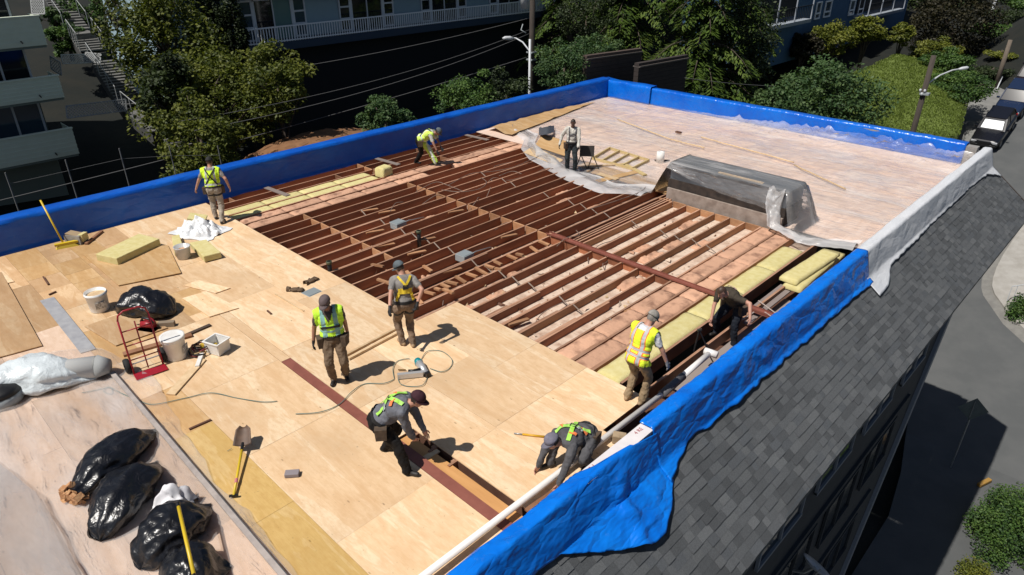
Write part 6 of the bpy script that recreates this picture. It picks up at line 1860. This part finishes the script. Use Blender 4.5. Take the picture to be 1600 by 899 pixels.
for s in (-1, 1): rim.box((s * .172, 0, .25), (.03, .33, .018)); rim.box((0, s * .155, .252), (.33, .03, .018))
rim.build('rim', WHITEP, tb)
cj = G(288, 403); o = empty('clear_tub', cj, 0, 'small clear plastic tub between the yellow insulation pieces', 'tub'); MB().lathe([(0, .01), (.15, .01), (.18, .28), (.19, .30), (.17, .30), (.14, .03), (0, .03)], (0, 0, 0), 20).build('tub_body', M('clear_grey_plastic', (.50, .50, .50), rough=.25), o, True); MB().lathe([(0, .2), (.165, .2)], (0, 0, 0), 16).build('contents', FLUFF, o)
gb_ = G(121, 379); o = empty('grey_box', gb_, R_(35), 'small grey cardboard box by the left tarp next to the broom', 'box'); bx_ = MB().box((0, 0, .12), (.42, .26, .22)).build('box_body', M('box_grey', (.30, .29, .27), (.22, .21, .20), rough=.8, scale=8), o); MB().box((.02, .0, .236), (.40, .22, .02), rotm(0, R_(8), 0)).build('flap', M('box_tan', (.33, .24, .14), rough=.8), o); MB().box((.20, .02, .16), (.10, .20, .18)).build('foam_piece', WOOL, o)
# tangle of cords and tools by the bucket
cr = G(312, 552); o = empty('cord_pile', cr, 0, 'tangle of dark red cords between the lidded bucket and the white tub', 'cords')
rg = random.Random(4)
for k in range(5):
    m_ = MB(); r = rg.uniform(.12, .24); ph = rg.random() * 6
    m_.tube([(r * math.cos(a + ph) + rg.uniform(-.015, .015), r * .8 * math.sin(a + ph) + .03 * k - .05, .03 + .03 * k + .02 * math.sin(3 * a)) for a in np.linspace(0, 5.6, 26)], .013, 6)
    m_.build('cord', [M('cord_red', (.16, .02, .025), rough=.6), M('cord_black', (.015, .012, .013), rough=.6), M('cord_tan', (.35, .25, .12), rough=.7)][k % 3], o, True)
MB().box((.28, -.12, .03), (.42, .07, .05), rotm(0, 0, R_(-35))).build('white_bar', WHITEP, o)
MB().box((-.02, .20, .06), (.26, .16, .10), rotm(0, 0, R_(20))).build('yellow_case', M('case_yellow', (.50, .34, .04), rough=.5), o)
sw = G(232, 516); o = empty('circular_saw', sw, R_(30), 'red circular saw on the deck behind the hand truck', 'power tool')
SAWR = M('saw_red', (.28, .012, .02), rough=.45)
MB().box((0, 0, .02), (.40, .20, .012)).build('base_plate', STEELG, o); MB().tube([(-.10, 0, .13), (.14, 0, .13)], [.075, .06], 12).build('motor', SAWR, o, True)
MB().lathe([(0, -.02), (.13, -.02), (.13, .02), (0, .02)], (.0, .09, .10), 20, rot=rotm(R_(90), 0, 0)).build('blade_guard', SAWR, o, True); MB().tube([(-.12, 0, .18), (-.05, 0, .27), (.10, 0, .26), (.16, 0, .17)], .025, 8).build('handle', BLACK, o, True)
MB().tube([(-.1, 0, .12), (-.35, .1, .02), (-.6, -.1, .012), (-.8, .1, .012)], .008, 6).build('cord', BLACK, o, True)
MB().box((.25, .22, .05), (.30, .10, .10), rotm(0, 0, .4)).build('tool_bag', M('khaki_canvas', (.22, .17, .12), rough=.9), o)
# hand truck
ht = empty('hand_truck', G(233, 578), 0, 'red metal hand truck standing upright by the near plastic sheet', 'hand truck')
ax = Vector((.10, 1, 0)).normalized(); fx = Vector((1, -.10, 0)).normalized(); RED = M('truck_red', (.32, .010, .022), (.26, .01, .02), rough=.4, scale=6)
wd = .24; Ht = 1.22; back = -fx
def P_(a, f_, z): return ax * a + fx * f_ + Vector((0, 0, z))
for s in (-1, 1):
    MB().tube([P_(s * wd, 0, .03), P_(s * wd, -.03, .5), P_(s * wd, -.06, 1.06)], .016, 8).build('side_rail', RED, ht, True)
    ty = MB().lathe([(.05, -.045), (.12, -.045), (.135, -.02), (.135, .02), (.12, .045), (.05, .045)], P_(s * (wd + .05), -.14, .135), 20, rot=Matrix((fx, Vector((0, 0, 1)).cross(Vector((0, 0, 1))) if False else Vector((0, 0, 1)), ax)).transposed()).build('wheel', RUBBER, ht, True)
    rm_ = MB().lathe([(0, .03), (.05, .032), (.055, -.03), (0, -.03)], P_(s * (wd + .05), -.14, .135), 14, rot=Matrix((fx, Vector((0, 0, 1)), ax)).transposed()).build('rim', RED, None); rm_.parent = ty
    MB().tube([P_(s * wd, 0, .30), P_(s * wd, -.14, .135)], .012, 6).build('axle_stay', RED, ht)
MB().tube([P_(-wd, -.06, 1.06), P_(-wd * .9, -.065, 1.15), P_(-wd * .5, -.07, 1.21), P_(wd * .5, -.07, 1.21), P_(wd * .9, -.065, 1.15), P_(wd, -.06, 1.06)], .016, 8).build('handle_loop', RED, ht, True)
MB().tube([P_(0, 0, .05), P_(0, -.05, .98)], .012, 8).build('centre_bar', RED, ht, True)
for z in (.28, .56, .84): MB().tube([P_(-wd, -.02 - z * .04, z), P_(0, .02 - z * .04, z + .02), P_(wd, -.02 - z * .04, z)], .011, 6).build('cross_bar', RED, ht, True)
MB().tube([P_(-wd - .06, -.14, .135), P_(wd + .06, -.14, .135)], .012, 8).build('axle', STEELG, ht)
m_ = MB(); m_.box((0, 0, 0), (.24, .52, .012), rotm(0, 0, math.atan2(-.10, 1))); o = m_.build('toe_plate', RED, ht); o.location = P_(0, .12, .02)
# brooms and shovel
YEL = M('handle_yellow', (.60, .42, .02), rough=.4)
def pole_tool(a, b_, r, label, name, mat=YEL):
    c = Vector((a.x, a.y, 0)); root = empty(name, c, 0, label, 'broom' if 'broom' in name else 'shovel')
    MB().tube([a - c, b_ - c], r, 8).build('handle', mat, root, True); return root, c
hb = G(101, 386); hb.z = .08; ht_ = GX(63, 313, -19.05)
br1, c = pole_tool(hb, ht_, .022, 'yellow push broom leaning on the left blue tarp', 'push_broom')
m_ = MB(); m_.box((0, 0, .10), (.09, .50, .05)); o = m_.build('broom_head', YEL, br1); m2 = MB(); m2.box((0, 0, .04), (.13, .50, .09), taper=.6); o2 = m2.build('bristles', M('bristle_yellow', (.55, .42, .05), rough=.9), br1)
for q in (o, o2): q.rotation_euler = (0, 0, R_(-12)); q.location = (.05, .05, 0)
a = G(303, 898, .60); b_ = G(279, 792, .66)
br2, c = pole_tool(a, b_, .022, 'yellow broom pole lying over the black bin bags at the bottom', 'broom_pole')
MB().tube([b_ - c, b_ - c + (b_ - a).normalized() * .06], .026, 8).build('grip', BLACK, br2); MB().tube([a - c, a - c - (b_ - a).normalized() * .25], .024, 8).build('ferrule', BLACK, br2)
sa = G(366, 778); sa.z = .04; sb = G(378, 702, .12)
sh_, c = pole_tool(sa, sb, .02, 'yellow handled shovel lying on the yellow plywood', 'shovel')
d = (sb - sa).normalized(); sdv = d.cross(Vector((0, 0, 1))).normalized(); u_ = sdv.cross(d)
m_ = MB()
def blade(u, v):
    x = (u - .5); w = .13 * (1 - .25 * v) if v < .8 else .13 * (.8 - (v - .8) * 2.2)
    p = sb - c + d * (.06 + .30 * v) + sdv * (x * 2 * w) + u_ * (.04 * (x * 2) ** 2 + .10 * v)
    return p
m_.grid(blade, 10, 10); o = m_.build('blade', M('shovel_steel', (.075, .045, .03), (.12, .07, .045), rough=.6, scale=8), sh_, True); sm_ = o.modifiers.new('s', 'SOLIDIFY'); sm_.thickness = .006
MB().tube([sb - c - d * .02, sb - c + d * .12], [.024, .028], 8).build('socket', BLACK, sh_); MB().bar(sa - c - sdv * .06, sa - c + sdv * .06, .03, .03).build('grip', BLACK, sh_); MB().tube([sa - c + d * .22, sa - c + d * .30], .024, 8).build('tape', M('pink_tape', (.50, .16, .18), rough=.6), sh_)
# small hand tools
o = MB().box((0, 0, .035), (.20, .11, .06)).build('grey_block', M('sanding_block', (.23, .20, .21), rough=.8), None, loc=G(457, 743), rz=R_(50)); bevel(o, .008); tag(o, 'small grey block lying alone on the deck', 'block')
hm = empty('pry_bar', G(830, 683), 0, 'yellow handled pry hammer on the deck near the crouching worker', 'hand tool'); p0 = G(803, 679) - G(830, 683); p1 = G(857, 685) - G(830, 683)
p0.z = p1.z = .022
MB().tube([p0.lerp(p1, .25), p1.lerp(p0, .12)], .017, 8).build('grip', M('grip_amber', (.60, .33, .02), rough=.4), hm, True); MB().tube([p0, p0.lerp(p1, .27)], .010, 8).build('shaft', STEELG, hm, True); MB().tube([p1.lerp(p0, .12), p1, p1 + Vector((.03, -.05, .0))], [.015, .014, .008], 8).build('claw', BLACK, hm, True)
GLV = M('leather_glove', (.13, .085, .05), (.09, .055, .03), rough=.9, scale=20)
for i, px in enumerate(((461, 455), (486, 441))):
    root = empty('work_glove', G(*px), R_(40 + 60 * i), ['crumpled brown work glove on the deck nearer the vest worker', 'crumpled brown work glove nearer the open joists'][i], 'glove')
    m_ = MB(); ell_geo(m_, Vector((0, 0, .04)), Matrix.Identity(3), (.11, .075, .035)); m_.build('palm', GLV, root, True)
    for k in range(4): MB().tube([(.08, -.05 + .033 * k, .04), (.15, -.055 + .037 * k, .045), (.19, -.05 + .033 * k, .02)], [.02, .018, .014], 7).build('finger', GLV, root, True)
    MB().tube([(.0, .07, .03), (.06, .12, .03)], [.02, .015], 7).build('thumb', GLV, root, True); MB().lathe([(.055, 0), (.065, .07)], (-.10, 0, .04), 12, rot=rotm(0, R_(-90), 0)).build('cuff', GLV, root, True)
# nail gun and hoses
ng = empty('nail_gun', G(642, 585), 0, 'teal and silver nail gun lying on the deck behind the bending worker', 'nail gun')
def gp(x, y, z): return G(x, y, z) - G(642, 585)
TEAL = M('tool_teal', (.0, .22, .25), rough=.4); ALU = M('tool_alu', (.55, .55, .55), rough=.35, metal=.5)
MB().bar(gp(621, 588, .06), gp(661, 584, .06), .07, .09).build('magazine', ALU, ng); MB().tube([gp(666, 583, .07), gp(660, 575, .09), gp(655, 568, .10)], [.05, .065, .075], 12).build('cylinder', ALU, ng, True)
MB().tube([gp(655, 568, .10), gp(652, 563, .11)], [.08, .06], 12).build('cylinder_cap', TEAL, ng, True); MB().tube([gp(660, 577, .09), gp(645, 580, .08), gp(638, 580, .08)], [.035, .03, .03], 8).build('handle', BLACK, ng, True)
MB().box(gp(667, 585, .05), (.10, .08, .10)).build('nose', BLACK, ng); MB().tube([gp(634, 578, .03), gp(622, 578, .03)], .012, 6).build('hook', M('brass', (.30, .17, .05), rough=.4, metal=.5), ng)
HOSE = M('air_hose', (.10, .17, .15), (.13, .19, .16), rough=.5, scale=8)
def cat_rom(P, n=8):
    out = []
    for i in range(len(P) - 1):
        p0, p1, p2, p3 = P[max(0, i - 1)], P[i], P[i + 1], P[min(len(P) - 1, i + 2)]
        for k in range(n):
            t = k / n; out.append(.5 * ((2 * p1) + (p2 - p0) * t + (2 * p0 - 5 * p1 + 4 * p2 - p3) * t * t + (3 * p1 - p0 - 3 * p2 + p3) * t ** 3))
    out.append(P[-1]); return out
def hose(px, r, label, z=.014, name='air_hose', mat=None, cat='hose'):
    P = [G(x, y, z + (.012 * (i % 2))) for i, (x, y) in enumerate(px)]; pts = cat_rom(P)
    o = MB().tube([p - P[0] for p in pts], r, 6).build(name, mat or HOSE, None, True, P[0]); return tag(o, label, cat)
hose([(616, 592), (614, 575), (622, 564), (640, 560)], .0065, 'short loop of hose left of the nail gun')
hose([(658, 562), (668, 549), (690, 549), (706, 562), (703, 575), (690, 581), (672, 576)], .0065, 'ring of hose right of the nail gun')
hose([(622, 592), (626, 600), (640, 604), (660, 602), (668, 590)], .0065, 'loop of hose in front of the nail gun')
hose([(616, 593), (600, 599), (570, 600), (550, 612), (530, 632), (500, 644), (462, 647)], .007, 'green hose running from the nail gun across the red strip')
hose([(433, 627), (410, 628), (370, 622), (330, 614), (290, 622), (240, 632), (215, 625), (190, 615), (170, 605), (162, 612), (175, 616), (172, 606), (150, 610), (128, 614)], .0065, 'long green hose running under the hand truck to the plastic bundle')
hose([(355, 705), (362, 701)], .004, 'tiny wire end near the shovel')
# white pipe along the street side
WPIPE = M('pvc_white', (.80, .77, .74), (.74, .71, .68), rough=.4, scale=6)
pi_ = empty('plastic_pipe', (-4.66, 6.0, 0), 0, 'long white plastic pipe with grey coupling along the street side wall', 'pipe')
MB().tube([(0, -3.2, .16), (0, 2.45, .075)], .048, 14).build('pipe_run', WPIPE, pi_, True); MB().tube([(0, 2.42, .075), (-.04, 3.15, .06)], .07, 14).build('coupling', M('coupling_grey', (.10, .10, .11), rough=.6), pi_, True)
MB().tube([(-.04, 3.12, .06), (-.09, 4.15, .04)], .055, 14).build('pipe_run', WPIPE, pi_, True); MB().tube([(-.19, 4.15, .05), (.05, 4.18, .05)], .068, 14).build('tee', WPIPE, pi_, True)
o = MB().box((0, 0, .08), (.20, .14, .14), rotm(0, 0, .5)).build('wood_chunk', M('chunk_tan', (.36, .27, .17), (.25, .18, .11), rough=.9, scale=10), None, loc=G(967, 691)); bevel(o, .01); tag(o, 'tan wood chunk under the pipe beside the crouching worker', 'wood chunk')
# tool standing in the open bay
tp = empty('nail_puller', G(1086, 548, -.05), 0, 'black two legged puller tool standing in the open bay', 'hand tool'); 
MB().tube([(0, -.05, .0), (.0, .05, .42)], .016, 8).build('shaft', BLACK, tp); MB().tube([(.0, .05, .42), (.22, .12, .02)], .014, 8).build('shaft', BLACK, tp); MB().tube([(-.02, .02, .42), (.03, .08, .44)], .03, 8).build('head', BLACK, tp)
for i, (a, b_) in enumerate((((1185, 470), (1215, 492)), ((1195, 488), (1210, 498)), ((1160, 500), (1178, 488)))):
    p = G(*a, .02); q = G(*b_, .05); o = MB().tube([Vector(), q - p], .012, 6).build('steel_rod', M('rod_pale', (.42, .34, .30), rough=.6), None, loc=p); tag(o, ['longest pale rod across the open bay by the blue tarp', 'short pale rod across the open bay by the blue tarp', 'short rod beside the olive shirted worker'][i], 'rod')
B(MB().bar((-4.99, 11.9, -.15), (-4.99, 14.0, -.12), .30, .03), 'bay_board', M('grey_plank', (.22, .18, .165), rough=.9))
B(MB().bar((-4.78, 9.2, -.35), (-4.78, 13.8, -.34), .30, .03), 'bay_board', M('grey_plank2', (.26, .22, .20), rough=.9))
B(MB().bar((-5.4, YB, -.02), (-4.35, YB, -.02), .13, .05), 'steel_channel', RUST)
# ================================================================== on the far deck
fs_ = empty('folding_stool', G(921, 258), 0, 'dark folding stool held by the worker in the cream shirt', 'stool')
def sp(x, y, z): return G(x, y, z) - G(921, 258)
DKM = M('stool_dark', (.03, .025, .022), rough=.6)
sz = .56; sc_ = GD(918, 237, 23.2)
a1 = G(917, 241, .50) - G(921, 258)
MB().box((a1.x, a1.y, .60), (.05, .46, .34), rotm(0, R_(-15), R_(-51))).build('seat', DKM, fs_)
for s in (-1, 1):
    off = Vector((.62, .78, 0)).normalized() * (.17 * s) if False else Vector((.78, .62, 0)).normalized() * (.19 * s)
    b0 = Vector((a1.x, a1.y, .48)) + off
    MB().tube([b0, b0 + Vector((.20, .10, -.46))], .016, 6).build('leg', DKM, fs_); MB().tube([b0, b0 + Vector((-.12, -.06, -.44))], .016, 6).build('leg', DKM, fs_)
MB().tube([Vector((a1.x + .2, a1.y + .1, .05)) - Vector((.15, .12, 0)), Vector((a1.x + .2, a1.y + .1, .05)) + Vector((.15, .12, 0))], .014, 6).build('cross_bar', DKM, fs_)
lf = empty('timber_ladder', G(968, 250), 0, 'ladder like frame of new lumber lying on the far deck', 'ladder')
LUMF = M('lumber_yellow', (.46, .34, .15), (.52, .40, .20), rough=.7, scale=4)
def lp_(x, y): return G(x, y, .05) - G(968, 250)
L0, L1, R0_, R1_ = lp_(926, 248), lp_(988, 264), lp_(953, 232), lp_(1014, 251)
for p, q in ((L0, L1), (R0_, R1_)):
    p.z = q.z = .05; MB().bar(p, q, .045, .09).build('rail', LUMF, lf)
for k in range(5):
    p = L0.lerp(L1, k / 4); q = R0_.lerp(R1_, k / 4); p.z = q.z = .06; MB().bar(p, q, .045, .085).build('rung', LUMF, lf)
plank((974, 257), (1008, 275), .14, .04, LUMF, 'weathered board lying in front of the wood frame on the far deck', z0=.03)
plank((935, 272), (965, 281), .20, .02, LUMB, 'pale board piece near the plastic edge on the far deck', z0=.03)
plank((910, 262), (975, 257), .07, .03, LUMB, 'pale strip behind the folding stool', z0=.03)
plank((930, 285), (1000, 268), .25, .02, OSB, 'tan board under the plastic in front of the wood frame', z0=.02)
plank((1035, 300), (1048, 285), .30, .02, OSB, 'tan board corner beside the roof hatch', z0=.02)
o = empty('paper_roll', G(1031, 254), R_(40), 'white paper roll standing on the far deck left of the roof hatch', 'roll'); MB().lathe([(0, .0), (.13, .0), (.13, .34), (.05, .345), (.05, .2), (0, .2)], (0, 0, .02), 20).build('roll_body', M('roll_paper', (.70, .69, .66), rough=.7), o, True); MB().box((.08, .1, .04), (.5, .06, .03)).build('tear_edge', BLACK, o)
poly_sheet([(835, 228), (890, 246), (886, 222), (848, 212)], .06, .012, OSB, 'loose_sheet', 'tan board under the plastic left of the cream shirted worker', 'plywood sheet', dz=(0, 0, .02, .06))
poly_sheet([(818, 238), (868, 258), (880, 250), (833, 228)], .03, .012, LUMB, 'loose_sheet', 'pale board under the plastic hem by the open joists', 'plywood sheet')
def paper(u, v):
    a, b_, c, d_ = G(762, 202, .05), G(800, 212, .05), G(930, 160, .02), G(845, 176, .06)
    p = (a * (1 - u) + b_ * u) * (1 - v) + (d_ * (1 - u) + c * u) * v
    return (p.x, p.y, .06 + .18 * max(0, .5 - v) * (math.sin(u * 6) * .5 + .5) + .04 * nz(p.x * 2, p.y * 2))
m_ = MB(); m_.grid(paper, 20, 24); o = m_.build('building_paper', OSB, None, True); tag(o, 'curling tan building paper at the left tarp by the plastic edge', 'building paper')
plank((775, 187), (778, 180), .04, .45, LUMBD, 'short upright stick against the left tarp beside the building paper', name='stick', cat='stick')
o = MB().grid(lambda u, v: tuple(G(842 + 24 * u, 200 + 12 * v - 4 * u, .10 + .25 * math.sin(u * 3.1)) + Vector((0, 0, .04 * nz(u * 5, v * 5)))), 12, 8).build('roof_felt_scrap', M('felt_grey', (.07, .075, .085), rough=.5), None, True); tag(o, 'curled dark grey felt scrap at the corner of the far plastic', 'scrap')
for i, (a, b_) in enumerate((((965, 190), (1048, 222)), ((1048, 222), (1100, 235)), ((1095, 218), (1240, 258)), ((1240, 262), (1320, 300)))):
    p = G(*a); q = G(*b_)
    m_ = MB()
    pts = [p.lerp(q, t / 12) + Vector((0, .05 * nz(t * .8, i), .09)) for t in range(13)]
    m_.tube([x - p for x in pts], .022, 6); o = m_.build('sheet_batten', LUMB, None, True, p); tag(o, ['long thin batten holding down the far plastic, left end', 'short batten in the middle of the far plastic', 'long batten behind the roof hatch', 'batten right of the roof hatch on the far plastic'][i], 'batten', 'battens on the far plastic')
o = MB().box((0, 0, .03), (.22, .12, .05)).build('scrap', DARKW, None, loc=G(1060, 208, .06)); tag(o, 'small dark scrap on the far plastic sheet', 'scrap')
# ================================================================== services and rubble among the joists
for i, (px, lab) in enumerate((((622, 352), 'grey metal junction box among the left joists'), ((726, 402), 'grey metal junction box among the middle joists'), ((488, 463), 'grey metal junction box at the plywood edge'))):
    c = G(*px, -.10); root = empty('junction_box', c, R_(5), lab, 'junction box'); MB().box((0, 0, .02), (.30, .34, .16)).build('box_body', GREYP, root); MB().box((.0, .0, .105), (.26, .30, .012)).build('lid', M('box_lid', (.22, .25, .26), rough=.5), root)
    MB().tube([(.05, .17, .03), (.08, .32, .06), (.02, .5, .0), (.05, .9, -.04)], .014, 6).build('conduit', STEELG, root, True)
for i, (px, lab) in enumerate((((655, 376), 'black vent pipe standing between the left joists'), ((516, 425), 'short black vent pipe at the plywood edge'))):
    c = G(*px, -.05); root = empty('vent_pipe', c, 0, lab, 'pipe'); MB().tube([(0, 0, -.2), (0, 0, .26)], .05, 12).build('pipe_body', BLACK, root, True); MB().lathe([(.05, .20), (.065, .20), (.065, .27), (.045, .27)], (0, 0, 0), 14).build('collar', M('collar_olive', (.06, .07, .035), rough=.6), root, True)
CABLE = M('cable_grey', (.24, .17, .13), (.15, .10, .08), rough=.6, scale=8)
rg = random.Random(12)
cab = []
for k in range(9):
    x = rg.choice([j for j in jx if -16 < j < -8]) + rg.uniform(.1, .35); y0 = rg.uniform(8.0, 15.5)
    P = [Vector((x, y0, -.2))]
    for s in range(rg.randint(3, 6)):
        P.append(P[-1] + Vector((rg.uniform(-.22, .22), rg.uniform(.2, .6), 0))); P[-1].z = rg.uniform(-.2, .04)
    cab.append(P)
for (pxs) in ([(700, 290), (735, 272), (770, 268), (800, 262), (830, 250), (850, 240)], [(690, 297), (720, 300), (750, 295), (760, 285), (752, 278)], [(650, 300), (680, 285), (700, 290), (725, 300)], [(610, 330), (618, 318), (630, 316)], [(780, 275), (800, 268), (815, 272)], [(910, 330), (960, 315), (1000, 300), (1010, 290)], [(870, 385), (885, 372), (905, 368), (900, 360)]):
    cab.append([G(x, y, .03 + .03 * (i % 2)) for i, (x, y) in enumerate(pxs)])
for P in cab:
    pts = cat_rom(P, 6); c = P[0].copy(); o = MB().tube([p - c for p in pts], .010, 6).build('electric_cable', CABLE, None, True, c)
    tag(o, 'old grey electric cable trailing across the open joists', 'cable', 'cables among the joists')
STR = M('strap_tin', (.33, .26, .21), (.24, .18, .14), rough=.5, scale=8)
for a, b_ in zip(xs[:-1], xs[1:]):
    if b_ - a > .6: continue
    for y in (9.95, 14.55):
        if rg.random() < .8 and a > -15.5:
            yy = y + rg.uniform(-.05, .05); B(MB().bar((a + .02, yy, -.012), (b_ - .02, yy + rg.uniform(-.02, .02), -.20), .03, .008), 'bridging_strap', STR)
    if rg.random() < .45 and a > -16: 
        yy = rg.uniform(8.4, 11.8); B(MB().bar((a + .03, yy, -.06), (a + .12, yy + .5, -.10), .09, .035), 'noggin', JOISTL)
# offcuts sitting between the joists
oc = [MB().box((0, 0, 0), (s, .075, .045)).mesh('wood_offcut', [m]) for s in (.24, .32, .38) for m in (JOISTL, JOISTL)]
for px in ((672, 458), (684, 452), (696, 447), (706, 442), (720, 437), (737, 430), (752, 424), (765, 417), (778, 411), (800, 402), (775, 420), (655, 470), (700, 455), (640, 430), (668, 420), (600, 440), (590, 415), (812, 398), (835, 390), (850, 380)):
    o = link('wood_offcut', rg.choice(oc), None, G(*px, -.02)); o.rotation_euler = (rg.uniform(-.2, .2), rg.uniform(-.25, .25), rg.uniform(-.3, .3)); tag(o, 'short wood offcut wedged between the open joists right of the grey shirted worker', 'offcut', 'offcuts between the joists')
# rubble and fluff on the ceiling boards: nobody could count it
V = []; F = []; MI = []
rn = np.random.default_rng(8); n = 2600
for k in range(n):
    a = jx[rn.integers(len(jx))]; x = a + .05 + rn.random() * .34; y = rn.uniform(7.3, 19.5)
    if x > -9.9 and y > 16.5: continue
    if x > -6.95 or x < -16.4: continue
    if x > -9.6 and y < 8.3: continue
    s = .012 + .05 * rn.random() ** 3; q = rn.normal(size=(4, 3)) * s; q[:, 2] = np.abs(q[:, 2]) * .8; q += (x, y, -.203 if x > -9.87 else -.263)
    b0 = len(V); V += [tuple(v) for v in q]; F += [(b0, b0 + 1, b0 + 2, b0 + 2), (b0, b0 + 1, b0 + 3, b0 + 3), (b0 + 1, b0 + 2, b0 + 3, b0 + 3), (b0, b0 + 2, b0 + 3, b0 + 3)]
    m = rn.integers(4); MI += [m] * 4
m_ = MB(); m_.v = V; m_.f = [f[:3] for f in F]; m_.m = [int(x) for x in MI]
o = m_.build('rubble', [PINK, LUMB, DARKW, CEILB]); tag(o, 'plaster rubble, dust and fluff on the boards between the joists', 'rubble', kind='stuff')
fl_me = [batt_mesh(.34, .5, .07, PINK, .06, 70 + s, nx=8, ny=10) for s in range(3)]
for k in range(22):
    a = rg.choice([j for j in jx if -15.5 < j < -7.2]); o = link('insulation_scrap', rg.choice(fl_me), None, (a + .225, rg.uniform(8.2, 16), -.205 if a > -9.9 else -.265)); o.scale = (rg.uniform(.6, 1.05), rg.uniform(.5, 1.4), rg.uniform(.6, 1.3)); o.rotation_euler = (0, 0, rg.choice([0, 3.14]))
    tag(o, 'torn pinkish insulation scrap lying between open joists', 'insulation', 'torn scraps between the joists')

# ---- many alike small things: say which one by counting along the picture
ORD = 'first second third fourth fifth sixth seventh eighth ninth tenth eleventh twelfth thirteenth fourteenth fifteenth sixteenth seventeenth eighteenth nineteenth twentieth'.split() + ['twenty-' + w for w in 'first second third fourth fifth sixth seventh eighth ninth'.split()]
def count_labels(group, text):
    L = [o for o in COL.objects if o.get('group') == group]
    def sx(o):
        c = _C.T @ (np.array(o.location) - np.array([0, 0, CAM_H])); return c[0] / -c[2]
    for i, o in enumerate(sorted(L, key=sx)): o['label'] = '%s from the left %s' % (ORD[i], text)
count_labels('torn scraps between the joists', 'of the torn pinkish insulation scraps between open joists')
count_labels('cables among the joists', 'of the old grey cables trailing across the open joists')
count_labels('offcuts between the joists', 'of the short wood offcuts wedged between the open joists')
